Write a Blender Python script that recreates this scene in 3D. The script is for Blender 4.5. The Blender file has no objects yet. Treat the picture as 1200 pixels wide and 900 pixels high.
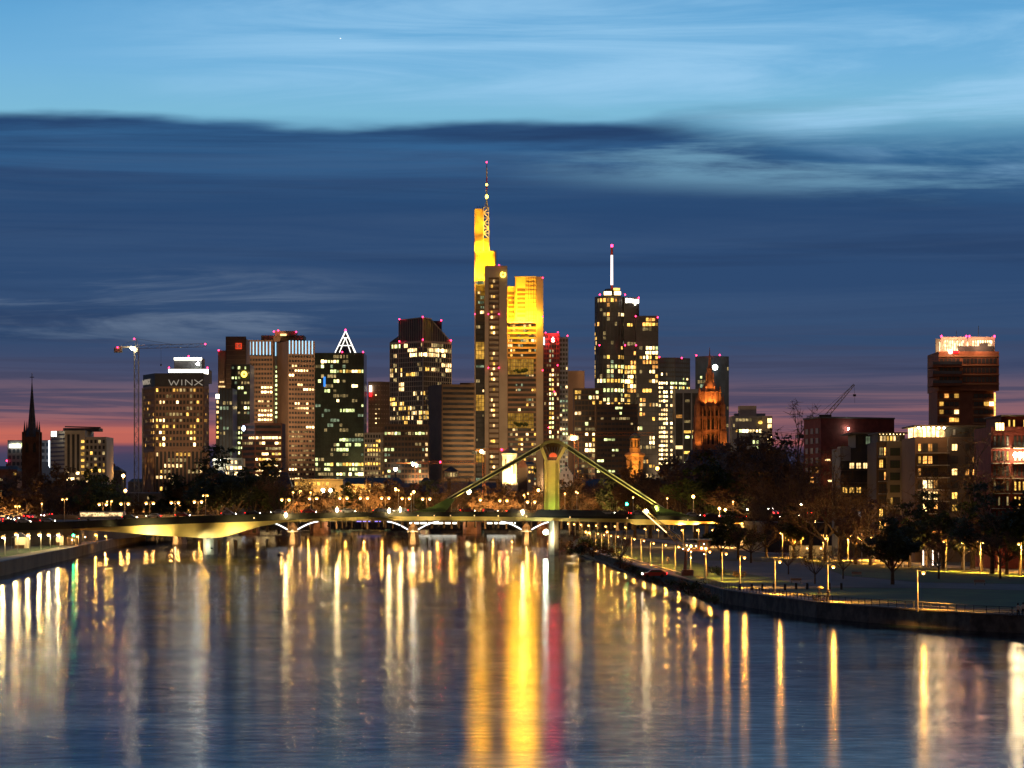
import bpy, math, random
from mathutils import Vector, Matrix
R = math.radians
rnd = random.Random(7)
SC = bpy.context.scene
COL = SC.collection

# ------------------------------------------------------------------ camera
F, H, HY = 3100.0, 15.0, 592.0            # focal length in reference pixels, eye height, horizon row
cd = bpy.data.cameras.new('camera'); cam = bpy.data.objects.new('camera', cd); COL.objects.link(cam)
cam.location = (0, 0, H); cam.rotation_euler = (R(90), 0, 0)
cd.sensor_width = 36; cd.lens = F / 1200 * 36; cd.shift_y = (HY - 450) / 1200
cd.clip_start = 1; cd.clip_end = 60000
SC.camera = cam
def X(px, d): return (px - 600) / F * d
def Z(py, d): return H + (HY - py) / F * d
def S(n, d): return n * d / F             # n pixels in metres at distance d
def P(px, py, d): return Vector((X(px, d), d, Z(py, d)))
def D(py, z): return (H - z) * F / (py - HY)  # distance of a point at height z on row py

# ------------------------------------------------------------------ world
SUN_EL, SUN_ROT = R(-3.0), R(8)
w = bpy.data.worlds.new('World'); SC.world = w; w.use_nodes = True
nt = w.node_tree; nt.nodes.clear()
class NB:
    """small helper for node trees"""
    def __init__(s, nt): s.nt = nt
    def new(s, t, **k):
        n = s.nt.nodes.new(t)
        for a, v in k.items():
            if a == 'ins':
                for i, x in v.items():
                    if hasattr(x, 'links') or isinstance(x, bpy.types.NodeSocket): s.nt.links.new(x, n.inputs[i])
                    else: n.inputs[i].default_value = x
            else: setattr(n, a, v)
        return n
    def m(s, op, a, b=None, c=None, clamp=False):
        n = s.nt.nodes.new('ShaderNodeMath'); n.operation = op; n.use_clamp = clamp
        for i, x in enumerate((a, b, c)):
            if x is None: continue
            if isinstance(x, bpy.types.NodeSocket): s.nt.links.new(x, n.inputs[i])
            else: n.inputs[i].default_value = x
        return n.outputs[0]
    def mix(s, f, a, b, mode='MIX'):
        n = s.nt.nodes.new('ShaderNodeMix'); n.data_type = 'RGBA'; n.blend_type = mode
        for i, x in ((0, f), (6, a), (7, b)):
            if isinstance(x, bpy.types.NodeSocket): s.nt.links.new(x, n.inputs[i])
            else: n.inputs[i].default_value = x
        return n.outputs[2]
    def sstep(s, x, a, b):
        n = s.nt.nodes.new('ShaderNodeMapRange'); n.interpolation_type = 'SMOOTHSTEP'
        s.nt.links.new(x, n.inputs[0]); n.inputs[1].default_value = a; n.inputs[2].default_value = b
        return n.outputs[0]
    def ramp(s, x, stops):
        n = s.nt.nodes.new('ShaderNodeValToRGB'); e = n.color_ramp.elements
        while len(e) < len(stops): e.new(0.5)
        for i, (p, c) in enumerate(stops): e[i].position = p; e[i].color = c
        s.nt.links.new(x, n.inputs[0]); return n.outputs[0]
def lin(r, g, b):
    f = lambda c: (c / 255) / 12.92 if c / 255 <= .04045 else ((c / 255 + .055) / 1.055) ** 2.4
    return (f(r), f(g), f(b), 1)
b = NB(nt)
tc = b.new('ShaderNodeTexCoord')
sp = b.new('ShaderNodeSeparateXYZ', ins={0: tc.outputs['Generated']})
hx, hy, hz = sp.outputs
hor = b.m('SQRT', b.m('ADD', b.m('MULTIPLY', hx, hx), b.m('MULTIPLY', hy, hy)))
el = b.m('DIVIDE', hz, b.m('MAXIMUM', hor, 0.02))            # tangent of the elevation
az = b.m('ARCTAN2', hx, hy)                                   # bearing, 0 = towards the afterglow
def noise(sx, sy, scale, detail=5, rough=.55, off=0.0, dist=0.0):
    cv = b.new('ShaderNodeCombineXYZ', ins={0: b.m('MULTIPLY', az, sx), 1: b.m('MULTIPLY', el, sy), 2: off})
    n = b.new('ShaderNodeTexNoise', ins={'Vector': cv.outputs[0], 'Scale': scale, 'Detail': detail, 'Roughness': rough, 'Distortion': dist})
    return n.outputs[0]
def v(py): return (HY - py) / F
K = 1 / 0.25                                                  # ramp runs over elevations 0 .. 0.25
n_w = b.m('SUBTRACT', noise(6, 22, 1.5, 4, .5, 3.1), .5)
n_s = b.m('SUBTRACT', noise(9, 90, 1.3, 6, .6, 8.3, .3), .5)
elw = b.m('ADD', el, b.m('MULTIPLY', n_s, .006))
clear = b.ramp(b.m('MULTIPLY', elw, K), [
    (0.0, lin(84, 68, 84)), (v(545) * K, lin(78, 68, 88)), (v(532) * K, lin(104, 74, 86)), (v(520) * K, lin(186, 96, 84)),
    (v(502) * K, lin(166, 104, 102)), (v(480) * K, lin(146, 100, 106)), (v(458) * K, lin(118, 94, 108)), (v(438) * K, lin(74, 78, 106)),
    (v(400) * K, lin(47, 73, 109)), (v(345) * K, lin(42, 72, 112)), (v(260) * K, lin(41, 74, 116)), (v(180) * K, lin(52, 104, 148)),
    (v(135) * K, lin(124, 186, 216)), (v(80) * K, lin(114, 178, 220)), (v(20) * K, lin(98, 166, 214)), (v(-60) * K, lin(78, 144, 198)), (1.0, lin(60, 116, 168))])
# low striped clouds in front of the afterglow
st = b.sstep(noise(7, 260, 1.0, 6, .6, 5.5, .6), .46, .62)
lowmask = b.m('MULTIPLY', b.sstep(el, .080, .045), b.sstep(el, .018, .026))
c1 = b.mix(b.m('MULTIPLY', b.m('MULTIPLY', st, lowmask), .72), clear, lin(62, 66, 92))
base_bank = b.sstep(b.m('ADD', el, b.m('MULTIPLY', n_s, .004)), .0245, .0215)
c1 = b.mix(b.m('MULTIPLY', base_bank, .7), c1, lin(58, 62, 92))
og = b.m('MULTIPLY', b.m('MULTIPLY', b.sstep(el, .0215, .0245), b.sstep(el, .034, .026)), b.sstep(az, -.02, -.15))
c1 = b.mix(b.m('MULTIPLY', og, .75), c1, lin(222, 112, 84))
# pale wisps
wp = b.sstep(noise(4.5, 60, 1.3, 7, .62, 12.4, .9), .44, .66)
wm = b.m('MULTIPLY', b.m('MULTIPLY', b.sstep(el, .055, .070), b.sstep(el, .092, .080)), b.sstep(az, -.03, -.10))
c1 = b.mix(b.m('MULTIPLY', b.m('MULTIPLY', wp, wm), .85), c1, lin(118, 136, 160))
# the long dark bank with its upper edge
slope = b.m('MULTIPLY', b.sstep(az, .05, .20), -.028)
edge = b.m('ADD', b.m('ADD', b.m('ADD', .1425, b.m('MULTIPLY', az, -.010)), slope), b.m('MULTIPLY', n_w, .016))
dd = b.m('SUBTRACT', el, edge)
soft = b.m('ADD', .003, b.m('MULTIPLY', b.sstep(az, .03, .12), .022))
q = b.m('DIVIDE', dd, soft)
under = b.sstep(b.m('ADD', q, b.m('MULTIPLY', n_s, 1.2)), .8, -.8)
bankdepth = b.sstep(el, .085, .125)
bankcol = b.mix(b.m('MULTIPLY', b.sstep(noise(4, 70, 1.2, 7, .6, 20.1, .8), .36, .70), b.sstep(el, .105, .14)), lin(34, 66, 108), lin(50, 98, 144))
c2 = b.mix(b.m('MULTIPLY', under, b.m('ADD', .15, b.m('MULTIPLY', bankdepth, .85))), c1, bankcol)
c2 = b.mix(b.m('MULTIPLY', b.m('MULTIPLY', b.sstep(noise(3.5, 75, 1.1, 8, .62, 51.0, .6), .40, .68), b.m('MULTIPLY', b.sstep(el, .052, .075), b.sstep(dd, .002, -.006))), .32), c2, lin(66, 92, 128))
c2 = b.mix(b.m('MULTIPLY', b.m('MULTIPLY', b.sstep(noise(4, 60, 1.0, 8, .62, 61.0, .6), .48, .72), b.sstep(dd, .002, -.006)), .4), c2, lin(30, 52, 88))
# streaky wisps across the east of the bank edge and the high veil
rw = b.sstep(noise(5, 52, 1.2, 8, .62, 31.0, .35), .42, .66)
rm = b.m('MULTIPLY', b.m('MULTIPLY', b.sstep(az, -.02, .07), b.sstep(b.m('ADD', el, b.m('MULTIPLY', az, .05)), .118, .130)), b.sstep(el, .156, .142))
c2 = b.mix(b.m('MULTIPLY', b.m('MULTIPLY', rw, rm), .8), c2, lin(112, 160, 188))
vl = b.sstep(noise(3.4, 34, 1.2, 8, .62, 40.0, .8), .40, .70)
c2 = b.mix(b.m('MULTIPLY', b.m('MULTIPLY', vl, b.m('MULTIPLY', b.sstep(dd, .0, .015), b.sstep(az, -.20, -.04))), .75), c2, lin(158, 206, 240))
# the rest of the dome: darker towards the zenith and the east, with an unseen warm glow added low in the east to light the fronts
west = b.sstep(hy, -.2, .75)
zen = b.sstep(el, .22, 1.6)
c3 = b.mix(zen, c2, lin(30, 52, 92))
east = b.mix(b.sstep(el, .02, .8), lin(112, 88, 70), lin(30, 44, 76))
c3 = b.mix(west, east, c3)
below = b.sstep(hz, .0, -.01)
c3 = b.mix(below, c3, lin(30, 28, 30))
sky = b.new('ShaderNodeTexSky', sky_type='NISHITA', sun_disc=False, sun_elevation=SUN_EL, sun_rotation=SUN_ROT)
bg1 = b.new('ShaderNodeBackground', ins={0: sky.outputs[0], 1: 0.012})
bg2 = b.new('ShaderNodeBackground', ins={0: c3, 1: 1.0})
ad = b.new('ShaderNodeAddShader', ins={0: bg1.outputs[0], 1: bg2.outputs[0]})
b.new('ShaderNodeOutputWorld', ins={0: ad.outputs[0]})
w.cycles.sampling_method = 'MANUAL'; w.cycles.sample_map_resolution = 512

# the sun has just set behind the skyline: only a trace of warm light is left
sl = bpy.data.lights.new('sun', 'SUN'); so = bpy.data.objects.new('sun', sl); COL.objects.link(so)
sl.energy = 0.0006; sl.angle = R(8); sl.color = (1, .62, .42)
so.rotation_euler = (R(86), 0, R(172))
SC.view_settings.view_transform = 'Standard'; SC.view_settings.look = 'None'
SC.view_settings.exposure = 0; SC.view_settings.gamma = 1; SC.view_settings.use_curve_mapping = False
SC.render.engine = 'CYCLES'
cy = SC.cycles
cy.use_denoising = True; cy.use_light_tree = True; cy.max_bounces = 5; cy.glossy_bounces = 3; cy.diffuse_bounces = 2
cy.transmission_bounces = 2; cy.sample_clamp_indirect = 3; cy.sample_clamp_direct = 0; cy.caustics_reflective = False
cy.caustics_refractive = False

# ------------------------------------------------------------------ materials
MATS = {}
def mat(name, col, rough=.8, noise=0.0, scale=.3, metal=0.0, col2=None, bump=0.0, spec=.4):
    if name in MATS: return MATS[name]
    m = bpy.data.materials.new(name); m.use_nodes = True; MATS[name] = m
    n = NB(m.node_tree); p = m.node_tree.nodes['Principled BSDF']
    p.inputs['Base Color'].default_value = (*col, 1); p.inputs['Roughness'].default_value = rough
    p.inputs['Metallic'].default_value = metal; p.inputs['Specular IOR Level'].default_value = spec
    if noise or col2:
        t = n.new('ShaderNodeTexCoord')
        z = n.new('ShaderNodeTexNoise', ins={'Vector': t.outputs['Object'], 'Scale': scale, 'Detail': 4.0, 'Roughness': .6})
        a = (*[c * (1 - noise) for c in col], 1); c2 = (*(col2 or [c * (1 + noise) for c in col]), 1)
        f = n.sstep(z.outputs[0], .32, .68)
        m.node_tree.links.new(n.mix(f, a, c2), p.inputs['Base Color'])
        if bump:
            bp = n.new('ShaderNodeBump', ins={'Strength': .4, 'Distance': bump, 'Height': z.outputs[0]})
            m.node_tree.links.new(bp.outputs[0], p.inputs['Normal'])
    return m
def emat(name, col, strength, vary=0.0, scale=.7, tree=True):
    """a lamp, a sign, a lit room or a glow added to a part"""
    if name in MATS: return MATS[name]
    m = bpy.data.materials.new(name); m.use_nodes = True; MATS[name] = m
    n = NB(m.node_tree); m.node_tree.nodes.clear()
    e = n.new('ShaderNodeEmission', ins={0: (*col, 1), 1: strength})
    if vary:
        t = n.new('ShaderNodeNewGeometry')
        o = n.new('ShaderNodeObjectInfo')
        z = n.new('ShaderNodeTexNoise', ins={'Vector': t.outputs['Position'], 'Scale': scale, 'Detail': 2.0})
        k = n.m('MULTIPLY', n.m('ADD', .25, n.m('MULTIPLY', o.outputs['Random'], 1.5)), n.m('ADD', 1 - vary, n.m('MULTIPLY', n.sstep(z.outputs[0], .3, .7), 2 * vary)))
        m.node_tree.links.new(n.m('MULTIPLY', k, strength), e.inputs[1])
    n.new('ShaderNodeOutputMaterial', ins={0: e.outputs[0]})
    return m
M = dict(
    conc=mat('concrete', (.33, .31, .28), .85, .2, .25), conc_dark=mat('dark concrete', (.13, .12, .11), .9, .25, .3),
    brown=mat('brown stone', (.30, .19, .13), .75, .12, .08), brown_dark=mat('dark brown stone', (.15, .10, .07), .8, .15, .1),
    rust=mat('red brown stone', (.22, .10, .065), .8, .15, .2), red_brick=mat('dark red brick', (.17, .035, .028), .85, .2, .5),
    brick=mat('orange brown brick', (.26, .105, .055), .85, .15, .4),
    cream=mat('pale render', (.52, .46, .36), .85, .08, .2), white=mat('white paint', (.75, .74, .7), .6, .05, .3),
    greyp=mat('grey panel', (.26, .27, .29), .6, .1, .1), dkgrey=mat('charcoal panel', (.045, .047, .055), .6, .15, .2),
    slate=mat('slate roof', (.05, .055, .07), .7, .25, .3), tile=mat('red roof tile', (.16, .06, .04), .85, .25, .5),
    glass=mat('dark curtain wall glass', (.040, .042, .045), .30, .4, .12, 0, None, 0, .6),
    glass_g=mat('green curtain wall glass', (.036, .060, .036), .3, .4, .12, 0, None, 0, .6),
    glass_b=mat('blue curtain wall glass', (.045, .065, .095), .3, .3, .12, 0, None, 0, .6),
    steel=mat('painted steel', (.30, .30, .31), .45, .1, .5, .3), steel_dk=mat('dark steel', (.05, .05, .055), .5, .1, .5, .3),
    yellow_p=mat('yellow bridge steel and lit girder', (.66, .50, .20), .5, .1, .15), green_p=mat('green painted bridge steel', (.16, .26, .07), .5, .1, .3),
    crane_y=mat('yellow crane paint', (.42, .30, .07), .5, .1, .4), crane_o=mat('orange crane paint', (.55, .16, .04), .5, .1, .4),
    sand=mat('red sandstone', (.36, .17, .10), .9, .35, .22), pierst=mat('bridge pier masonry', (.30, .22, .15), .9, .3, .5),
    quay=mat('quay masonry', (.10, .085, .065), .9, .5, .5, bump=.15), asphalt=mat('asphalt', (.05, .05, .052), .85, .2, .3),
    paving=mat('pale paving', (.30, .26, .20), .85, .18, .25), plaza=mat('plaza gravel', (.06, .065, .08), .9, .2, .15),
    lawn=mat('lawn grass', (.022, .06, .010), .95, .35, .2), soil=mat('ground', (.03, .034, .02), .95, .3, .05),
    bark=mat('bark', (.07, .05, .035), .9, .3, 1.5), leaf_d=mat('dark leaves', (.035, .050, .016), .8, .45, .6),
    leaf_b=mat('brown twigs and buds', (.15, .09, .045), .85, .4, .5), leaf_g=mat('fresh green leaves', (.06, .09, .02), .8, .4, .5),
    skin=mat('skin', (.5, .3, .2), .6), black=mat('black rubber', (.015, .015, .015), .6),
    copper=mat('green copper', (.14, .22, .16), .7, .2, .4), blue_p=mat('blue tarpaulin', (.08, .12, .3), .7),
    tent=mat('pale canvas', (.7, .66, .5), .8),
)
E = dict(
    W=emat('warm white room light', (1, .64, .26), 2.1, .45), Y=emat('yellow room light', (1, .54, .10), 1.6, .5), G=emat('green yellow room light', (.82, .92, .36), 1.7, .5),
    C=emat('cool white room light', (.92, .96, 1), 2.3, .4), O=emat('orange room light', (1, .42, .09), 1.7, .5), D=emat('dim room light', (.62, .44, .18), .55, .5),
    B=emat('very bright window', (1, .68, .28), 6, .3), BO=emat('bright orange window', (1, .60, .20), 5, .5), T=emat('pale green room light', (.55, .70, .42), .4, .5),
    red=emat('red obstruction lamp', (1, .02, .08), 14), redsign=emat('red sign light', (1, .008, .012), 6), redp2=emat('orange red sign panel', (1, .07, .02), .9), redtail=emat('tail lamp', (1, .012, .01), 30),
    head=emat('headlamp', (1, .9, .7), 40), lamp=emat('sodium lamp', (1, .50, .12), 30), lampb=emat('bridge lamp', (1, .55, .20), 30), glow=emat('lamp halo glow', (1, .42, .08), 2.2),
    lampw=emat('white lamp', (1, .80, .42), 60), flood=emat('floodlamp face', (1, .78, .40), 130), floodw=emat('white floodlamp face', (.95, 1, .85), 120),
    green=emat('green signal lamp', (.02, .9, .3), 60), strip=emat('white light strip', (1, .92, .72), 7), stripw=emat('cool light strip', (.85, .93, 1), 3.2),
    blue=emat('pale blue light strip', (.38, .72, 1), 1.5), wx=emat('sign letters', (1, .84, .66), .32), logo=emat('yellow logo light', (1, .66, .08), 5),
    orange=emat('orange red lamp', (1, .20, .03), 60), shop=emat('warm lit stall', (1, .62, .24), 2.5), purple=emat('violet light', (.35, .28, 1), 1.6),
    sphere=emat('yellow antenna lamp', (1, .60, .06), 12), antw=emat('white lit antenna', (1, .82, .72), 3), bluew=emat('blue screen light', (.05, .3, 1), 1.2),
)

for k_ in ('W', 'Y', 'G', 'C', 'O', 'D', 'T', 'glow', 'wx', 'lamp', 'lampb', 'lampw', 'head', 'redtail', 'bluew', 'blue', 'stripw', 'red', 'B', 'BO', 'strip'): E[k_].cycles.emission_sampling = 'NONE'
LAMPC = {'lamp': (1, .44, .06), 'lampb': (1, .43, .09), 'lampw': (1, .68, .24)}
# ------------------------------------------------------------------ helpers
class MB:
    def __init__(s): s.v, s.f, s.mi = [], [], []
    def add(s, vs, fs, mi=0):
        o = len(s.v); s.v += [tuple(x) for x in vs]; s.f += [tuple(i + o for i in f) for f in fs]; s.mi += [mi] * len(fs)
    def box(s, x0, x1, y0, y1, z0, z1, mi=0):
        s.add([(x, y, z) for z in (z0, z1) for x, y in ((x0, y0), (x1, y0), (x1, y1), (x0, y1))],
              [(3, 2, 1, 0), (4, 5, 6, 7), (0, 1, 5, 4), (1, 2, 6, 5), (2, 3, 7, 6), (3, 0, 4, 7)], mi)
    def prism(s, pts, z0, z1, mi=0, top=None):
        """plan polygon (counter-clockwise) raised from z0 to z1; top: a second polygon for a tapered body"""
        n = len(pts); t = top or pts
        zz = z1 if isinstance(z1, (list, tuple)) else [z1] * n
        s.add([(p[0], p[1], z0) for p in pts] + [(p[0], p[1], zz[i]) for i, p in enumerate(t)],
              [tuple(range(n - 1, -1, -1)), tuple(range(n, 2 * n))] + [(i, (i + 1) % n, n + (i + 1) % n, n + i) for i in range(n)], mi)
    def front(s, poly, y0, y1, mi=0):
        """outline in x,z (counter-clockwise seen from -y) extruded from y0 back to y1"""
        n = len(poly)
        s.add([(p[0], y0, p[1]) for p in poly] + [(p[0], y1, p[1]) for p in poly],
              [tuple(range(n)), tuple(range(2 * n - 1, n - 1, -1))] + [(n + i, n + (i + 1) % n, (i + 1) % n, i) for i in range(n)], mi)
    def tube(s, a, c, r0, r1=None, n=6, mi=0):
        a, c = Vector(a), Vector(c); r1 = r0 if r1 is None else r1
        dv = (c - a)
        if dv.length < 1e-6: return
        dv.normalize(); u = dv.orthogonal().normalized(); q = dv.cross(u)
        vs = []
        for p, r in ((a, r0), (c, r1)):
            for k in range(n):
                t = 2 * math.pi * k / n; vs.append(p + (u * math.cos(t) + q * math.sin(t)) * r)
        s.add(vs, [tuple(range(n - 1, -1, -1)), tuple(range(n, 2 * n))] + [(i, (i + 1) % n, n + (i + 1) % n, n + i) for i in range(n)], mi)
    def bar(s, a, c, w_, h_, mi=0):
        """rectangular bar between two points, w_ across in plan, h_ upwards"""
        a, c = Vector(a), Vector(c); dv = (c - a).normalized()
        side = dv.cross(Vector((0, 0, 1)))
        side = side.normalized() if side.length > 1e-4 else Vector((1, 0, 0))
        up = side.cross(dv).normalized()
        vs = []
        for p in (a, c):
            for i, j in ((-1, -1), (1, -1), (1, 1), (-1, 1)): vs.append(p + side * (w_ / 2 * i) + up * (h_ / 2 * j))
        s.add(vs, [(3, 2, 1, 0), (4, 5, 6, 7), (0, 1, 5, 4), (1, 2, 6, 5), (2, 3, 7, 6), (3, 0, 4, 7)], mi)
    def lathe(s, c, prof, n=10, mi=0, sx=1, sy=1):
        """profile of (radius, z) turned round the vertical through c"""
        vs = []; fs = []
        for r, z in prof:
            for k in range(n):
                t = 2 * math.pi * (k + .5) / n; vs.append((c[0] + r * sx * math.cos(t), c[1] + r * sy * math.sin(t), c[2] + z))
        for i in range(len(prof) - 1):
            for k in range(n): fs.append((i * n + k, i * n + (k + 1) % n, (i + 1) * n + (k + 1) % n, (i + 1) * n + k))
        fs.append(tuple(range(n - 1, -1, -1))); fs.append(tuple(range((len(prof) - 1) * n, len(prof) * n)))
        s.add(vs, fs, mi)
    def ball(s, c, r, n=8, mi=0, sz=1):
        s.lathe(c, [(r * math.sin(math.pi * k / n) + .001, -r * sz * math.cos(math.pi * k / n)) for k in range(n + 1)], n, mi)
    def build(s, name, m, parent=None, smooth=False):
        me = bpy.data.meshes.new(name); me.from_pydata(s.v, [], s.f)
        for x in (m if isinstance(m, (list, tuple)) else [m]): me.materials.append(x)
        if isinstance(m, (list, tuple)): me.polygons.foreach_set('material_index', s.mi)
        if smooth: me.polygons.foreach_set('use_smooth', [True] * len(me.polygons))
        me.update()
        return link(name, me, parent)
def link(name, data, parent=None):
    o = bpy.data.objects.new(name, data); COL.objects.link(o)
    if parent is not None:
        o.parent = parent
        p = parent; loc = Vector((0, 0, 0))
        while p is not None: loc += p.location; p = p.parent
        o.location = -loc
    return o
def tag(o, label=None, cat=None, group=None, kind=None):
    for k, x in (('label', label), ('category', cat), ('group', group), ('kind', kind)):
        if x: o[k] = x
    return o
def thing(name, loc, label, cat, group=None, rz=0):
    o = bpy.data.objects.new(name, None); COL.objects.link(o); o.location = loc; o.rotation_euler.z = rz
    return tag(o, label, cat, group)
KIDS = {}
def kids(o):
    return KIDS.get(o.name) or [c for c in COL.objects if c.parent == o]
def copy_tree(o, parent=None, cache={}):
    if o.name not in cache: cache[o.name] = [c for c in COL.objects if c.parent == o]
    c = o.copy(); COL.objects.link(c)
    if parent is not None: c.parent = parent
    for ch in cache[o.name]: copy_tree(ch, c)
    return c
WORDS = 'first second third fourth fifth sixth seventh eighth ninth tenth eleventh twelfth thirteenth fourteenth fifteenth sixteenth seventeenth eighteenth nineteenth twentieth'.split()
def nth(i):
    if i < 20: return WORDS[i]
    t = 'twenty thirty forty fifty sixty'.split()[(i + 1) // 10 - 2]
    return t + '-' + WORDS[(i + 1) % 10 - 1] if (i + 1) % 10 else {'twenty': 'twentieth', 'thirty': 'thirtieth', 'forty': 'fortieth', 'fifty': 'fiftieth', 'sixty': 'sixtieth'}[t]
UNIT = {}
def unit_box(m):
    if m.name not in UNIT:
        q = MB(); q.box(-.5, .5, -.5, .5, -.5, .5); me = bpy.data.meshes.new('window'); me.from_pydata(q.v, [], q.f); me.materials.append(m); UNIT[m.name] = me
    return UNIT[m.name]
def ubox(name, m, c, sx, sy, sz, rz, parent):
    o = link(name, unit_box(m), parent); o.location = Vector(c) + o.location; o.scale = (sx, sy, sz); o.rotation_euler.z = rz
    return o
def lamp(kind, loc, power, col, parent=None, target=None, angle=60, blend=.6, size=.4, name='lamp_light'):
    l = bpy.data.lights.new(name, kind); l.energy = power; l.color = col
    if kind == 'SPOT': l.spot_size = R(angle); l.spot_blend = blend
    l.shadow_soft_size = size
    o = link(name, l, parent); o.location = Vector(loc) + o.location
    if target is not None: o.rotation_euler = (Vector(target) - Vector(loc)).to_track_quat('-Z', 'Y').to_euler()
    return o
def floodlight(loc, target, power, col, label, angle=70, blend=.7, size=.5, group='floodlights', s=.8):
    """housing, bracket and the lamp in it; the lamp is in front of the glass"""
    loc = Vector(loc); t = thing('floodlight', loc, label, 'floodlight', group)
    dv = (Vector(target) - loc).normalized()
    m = MB(); m.bar(loc - dv * s * .6, loc, s, s * .7); m.build('housing', M['steel_dk'], t)
    m = MB(); m.box(loc.x - s * .15, loc.x + s * .15, loc.y - s * .15, loc.y + s * .15, loc.z - s * 1.2, loc.z - s * .2); m.build('bracket', M['steel_dk'], t)
    lamp('SPOT', loc + dv * .1, power, col, t, target, angle, blend, size)
    return t
REDN = [0]
def red_lamp(pt, root, r=None):
    d = pt[1]; r = r or S(.95, d)
    m = MB(); m.ball(pt, r, 6); m.build('obstruction_lamp', E['red'], root)

# ------------------------------------------------------------------ tower generator
def project(p): return 600 + p[0] / p[1] * F, HY - (p[2] - H) / p[1] * F
def plan_of(front, depth):
    pts = [Vector((X(px, d), d, 0)) for px, d in front]
    a, c = pts[0], pts[-1]
    if len(pts) == 3:
        back = [a + c - pts[1]]
        if back[0].y - max(a.y, c.y) < 8: back = [c + Vector((0, depth, 0)), a + Vector((0, depth, 0))]
    else:
        back = [c + Vector((0, depth, 0)), a + Vector((0, depth, 0))]
    return pts, pts + back
def facade(root, pts, z0, z1, fh=3.6, bw=3.0, style='grid', frame='brown', lit=(), p=0.0, pal='W', faces=None, proud=.45, inset_top=0, seed=1, parapet=1.6, band=.42, pier=.28, maxp=90):
    """frame of floor bands and piers in front of the glass of each visible face, and the lit windows between them.
    lit: (x0, y0, x1, y1, palette, probability) in rows and columns of the photograph"""
    rr = random.Random(seed); fr = MB(); cells = []
    for k in range(len(pts) - 1):
        if faces is not None and k not in faces: continue
        a, c = pts[k], pts[k + 1]; u = (c - a); W = u.length; u.normalize(); nrm = Vector((u.y, -u.x, 0))
        rz = math.atan2(u.y, u.x)
        bw_ = bw * .8 if bw < 5 else bw; n = max(1, round(W / bw_)); cw = W / n; rows = max(1, round((z1 - z0 - parapet) / fh)); ch = (z1 - z0 - parapet) / rows
        def slab(u0, u1, za, zb, pr):
            q = [a + u * u0, a + u * u1, a + u * u1 + nrm * pr, a + u * u0 + nrm * pr]
            q = [q[3], q[2], q[1], q[0]]
            fr.prism([(t.x, t.y) for t in q], za, zb)
        if style in ('grid', 'bands'):
            for i in range(rows + 1): slab(0, W, z0 + i * ch, z0 + i * ch + ch * band, proud * .8)
        if style in ('grid', 'fins'):
            for j in range(n + 1):
                x = j * cw; slab(max(0, x - cw * pier / 2), min(W, x + cw * pier / 2), z0, z1 - parapet * .5, proud)
        slab(0, W, z1 - parapet, z1, proud + .05)
        slab(0, .5, z0, z1, proud + .08); slab(W - .5, W, z0, z1, proud + .08)
        for i in range(rows):
            run, rm_ = 0, None
            for j in range(n):
                zc = z0 + i * ch + ch * (band + 1) / 2 if style != 'fins' else z0 + (i + .5) * ch
                ctr = a + u * ((j + .5) * cw) + nrm * .12; ctr.z = zc
                px, py = project(ctr)
                m = None
                for (x0, y0, x1, y1, pl, pr) in lit:
                    if x0 <= px <= x1 and y0 <= py <= y1:
                        if rr.random() < pr: m = rr.choice(pl)
                        break
                else:
                    if run: m, run = rm_, run - 1
                    elif rr.random() < p: m = rm_ = rr.choice(pal); run = rr.choice((0, 0, 1, 1, 2, 4))
                if m:
                    hh = ch * (1 - band) * .9 if style != 'fins' else ch * .62
                    cells.append((m, ctr, cw * (1 - (pier if style != 'bands' else .08)) * rr.choice((1, 1, .85, .6)), hh * rr.choice((1, 1, .8)), rz))
    if fr.v: fr.build('facade_frame', M[frame] if isinstance(frame, str) else frame, root)
    rr.shuffle(cells)
    for m, ctr, cw, hh, rz in cells[:maxp]: ubox('window', E[m], ctr, cw, .2, hh, rz, root)
    rest = {}
    for m, ctr, cw, hh, rz in cells[maxp:]:
        q = rest.setdefault(m, MB()); u = Vector((math.cos(rz), math.sin(rz), 0)); nn = Vector((u.y, -u.x, 0))
        c4 = [ctr - u * cw / 2 + nn * .1, ctr + u * cw / 2 + nn * .1, ctr + u * cw / 2 - nn * .1, ctr - u * cw / 2 - nn * .1]
        q.prism([(t.x, t.y) for t in c4], ctr.z - hh / 2, ctr.z + hh / 2)
    if rest:
        big = MB(); ms = list(rest)
        for i, k in enumerate(ms):
            o = len(big.v); big.v += rest[k].v; big.f += [tuple(j + o for j in f) for f in rest[k].f]; big.mi += [i] * len(rest[k].f)
        tag(big.build('window', [E[k] for k in ms], root), kind='stuff')
GROUND = 6.0
def tower(name, label, front, ytop, body='glass', depth=35, clad=None, z0=GROUND, cat='tower', root=None, group=None, facade_on=True, part='wall', ztops=None, **k):
    pts, plan = plan_of(front, depth)
    dn = min(d for _, d in front)
    z1 = Z(ytop, dn)
    if root is None:
        c = sum((q for q in plan), Vector()) / len(plan); root = thing(name, (c.x, c.y, z0), label, cat, group)
    m = MB(); m.prism([(q.x, q.y) for q in plan], z0, z1); m.build(part, M[body], root)
    if clad:
        q = MB(); vis = k.get('faces') or range(len(pts) - 1); N_ = len(plan)
        for i in range(N_):
            if i in vis and i < len(pts) - 1: continue
            a_, c_ = plan[i], plan[(i + 1) % N_]; u_ = (c_ - a_).normalized(); n_ = Vector((u_.y, -u_.x, 0)) * .35
            q.prism([(a_ + n_).xy, (c_ + n_).xy, c_.xy, a_.xy][::1], z0, z1 + .01)
        q.build('cladding', M[clad], root)
    if facade_on: facade(root, pts, z0, z1, **k)
    return root, pts, z1
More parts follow.
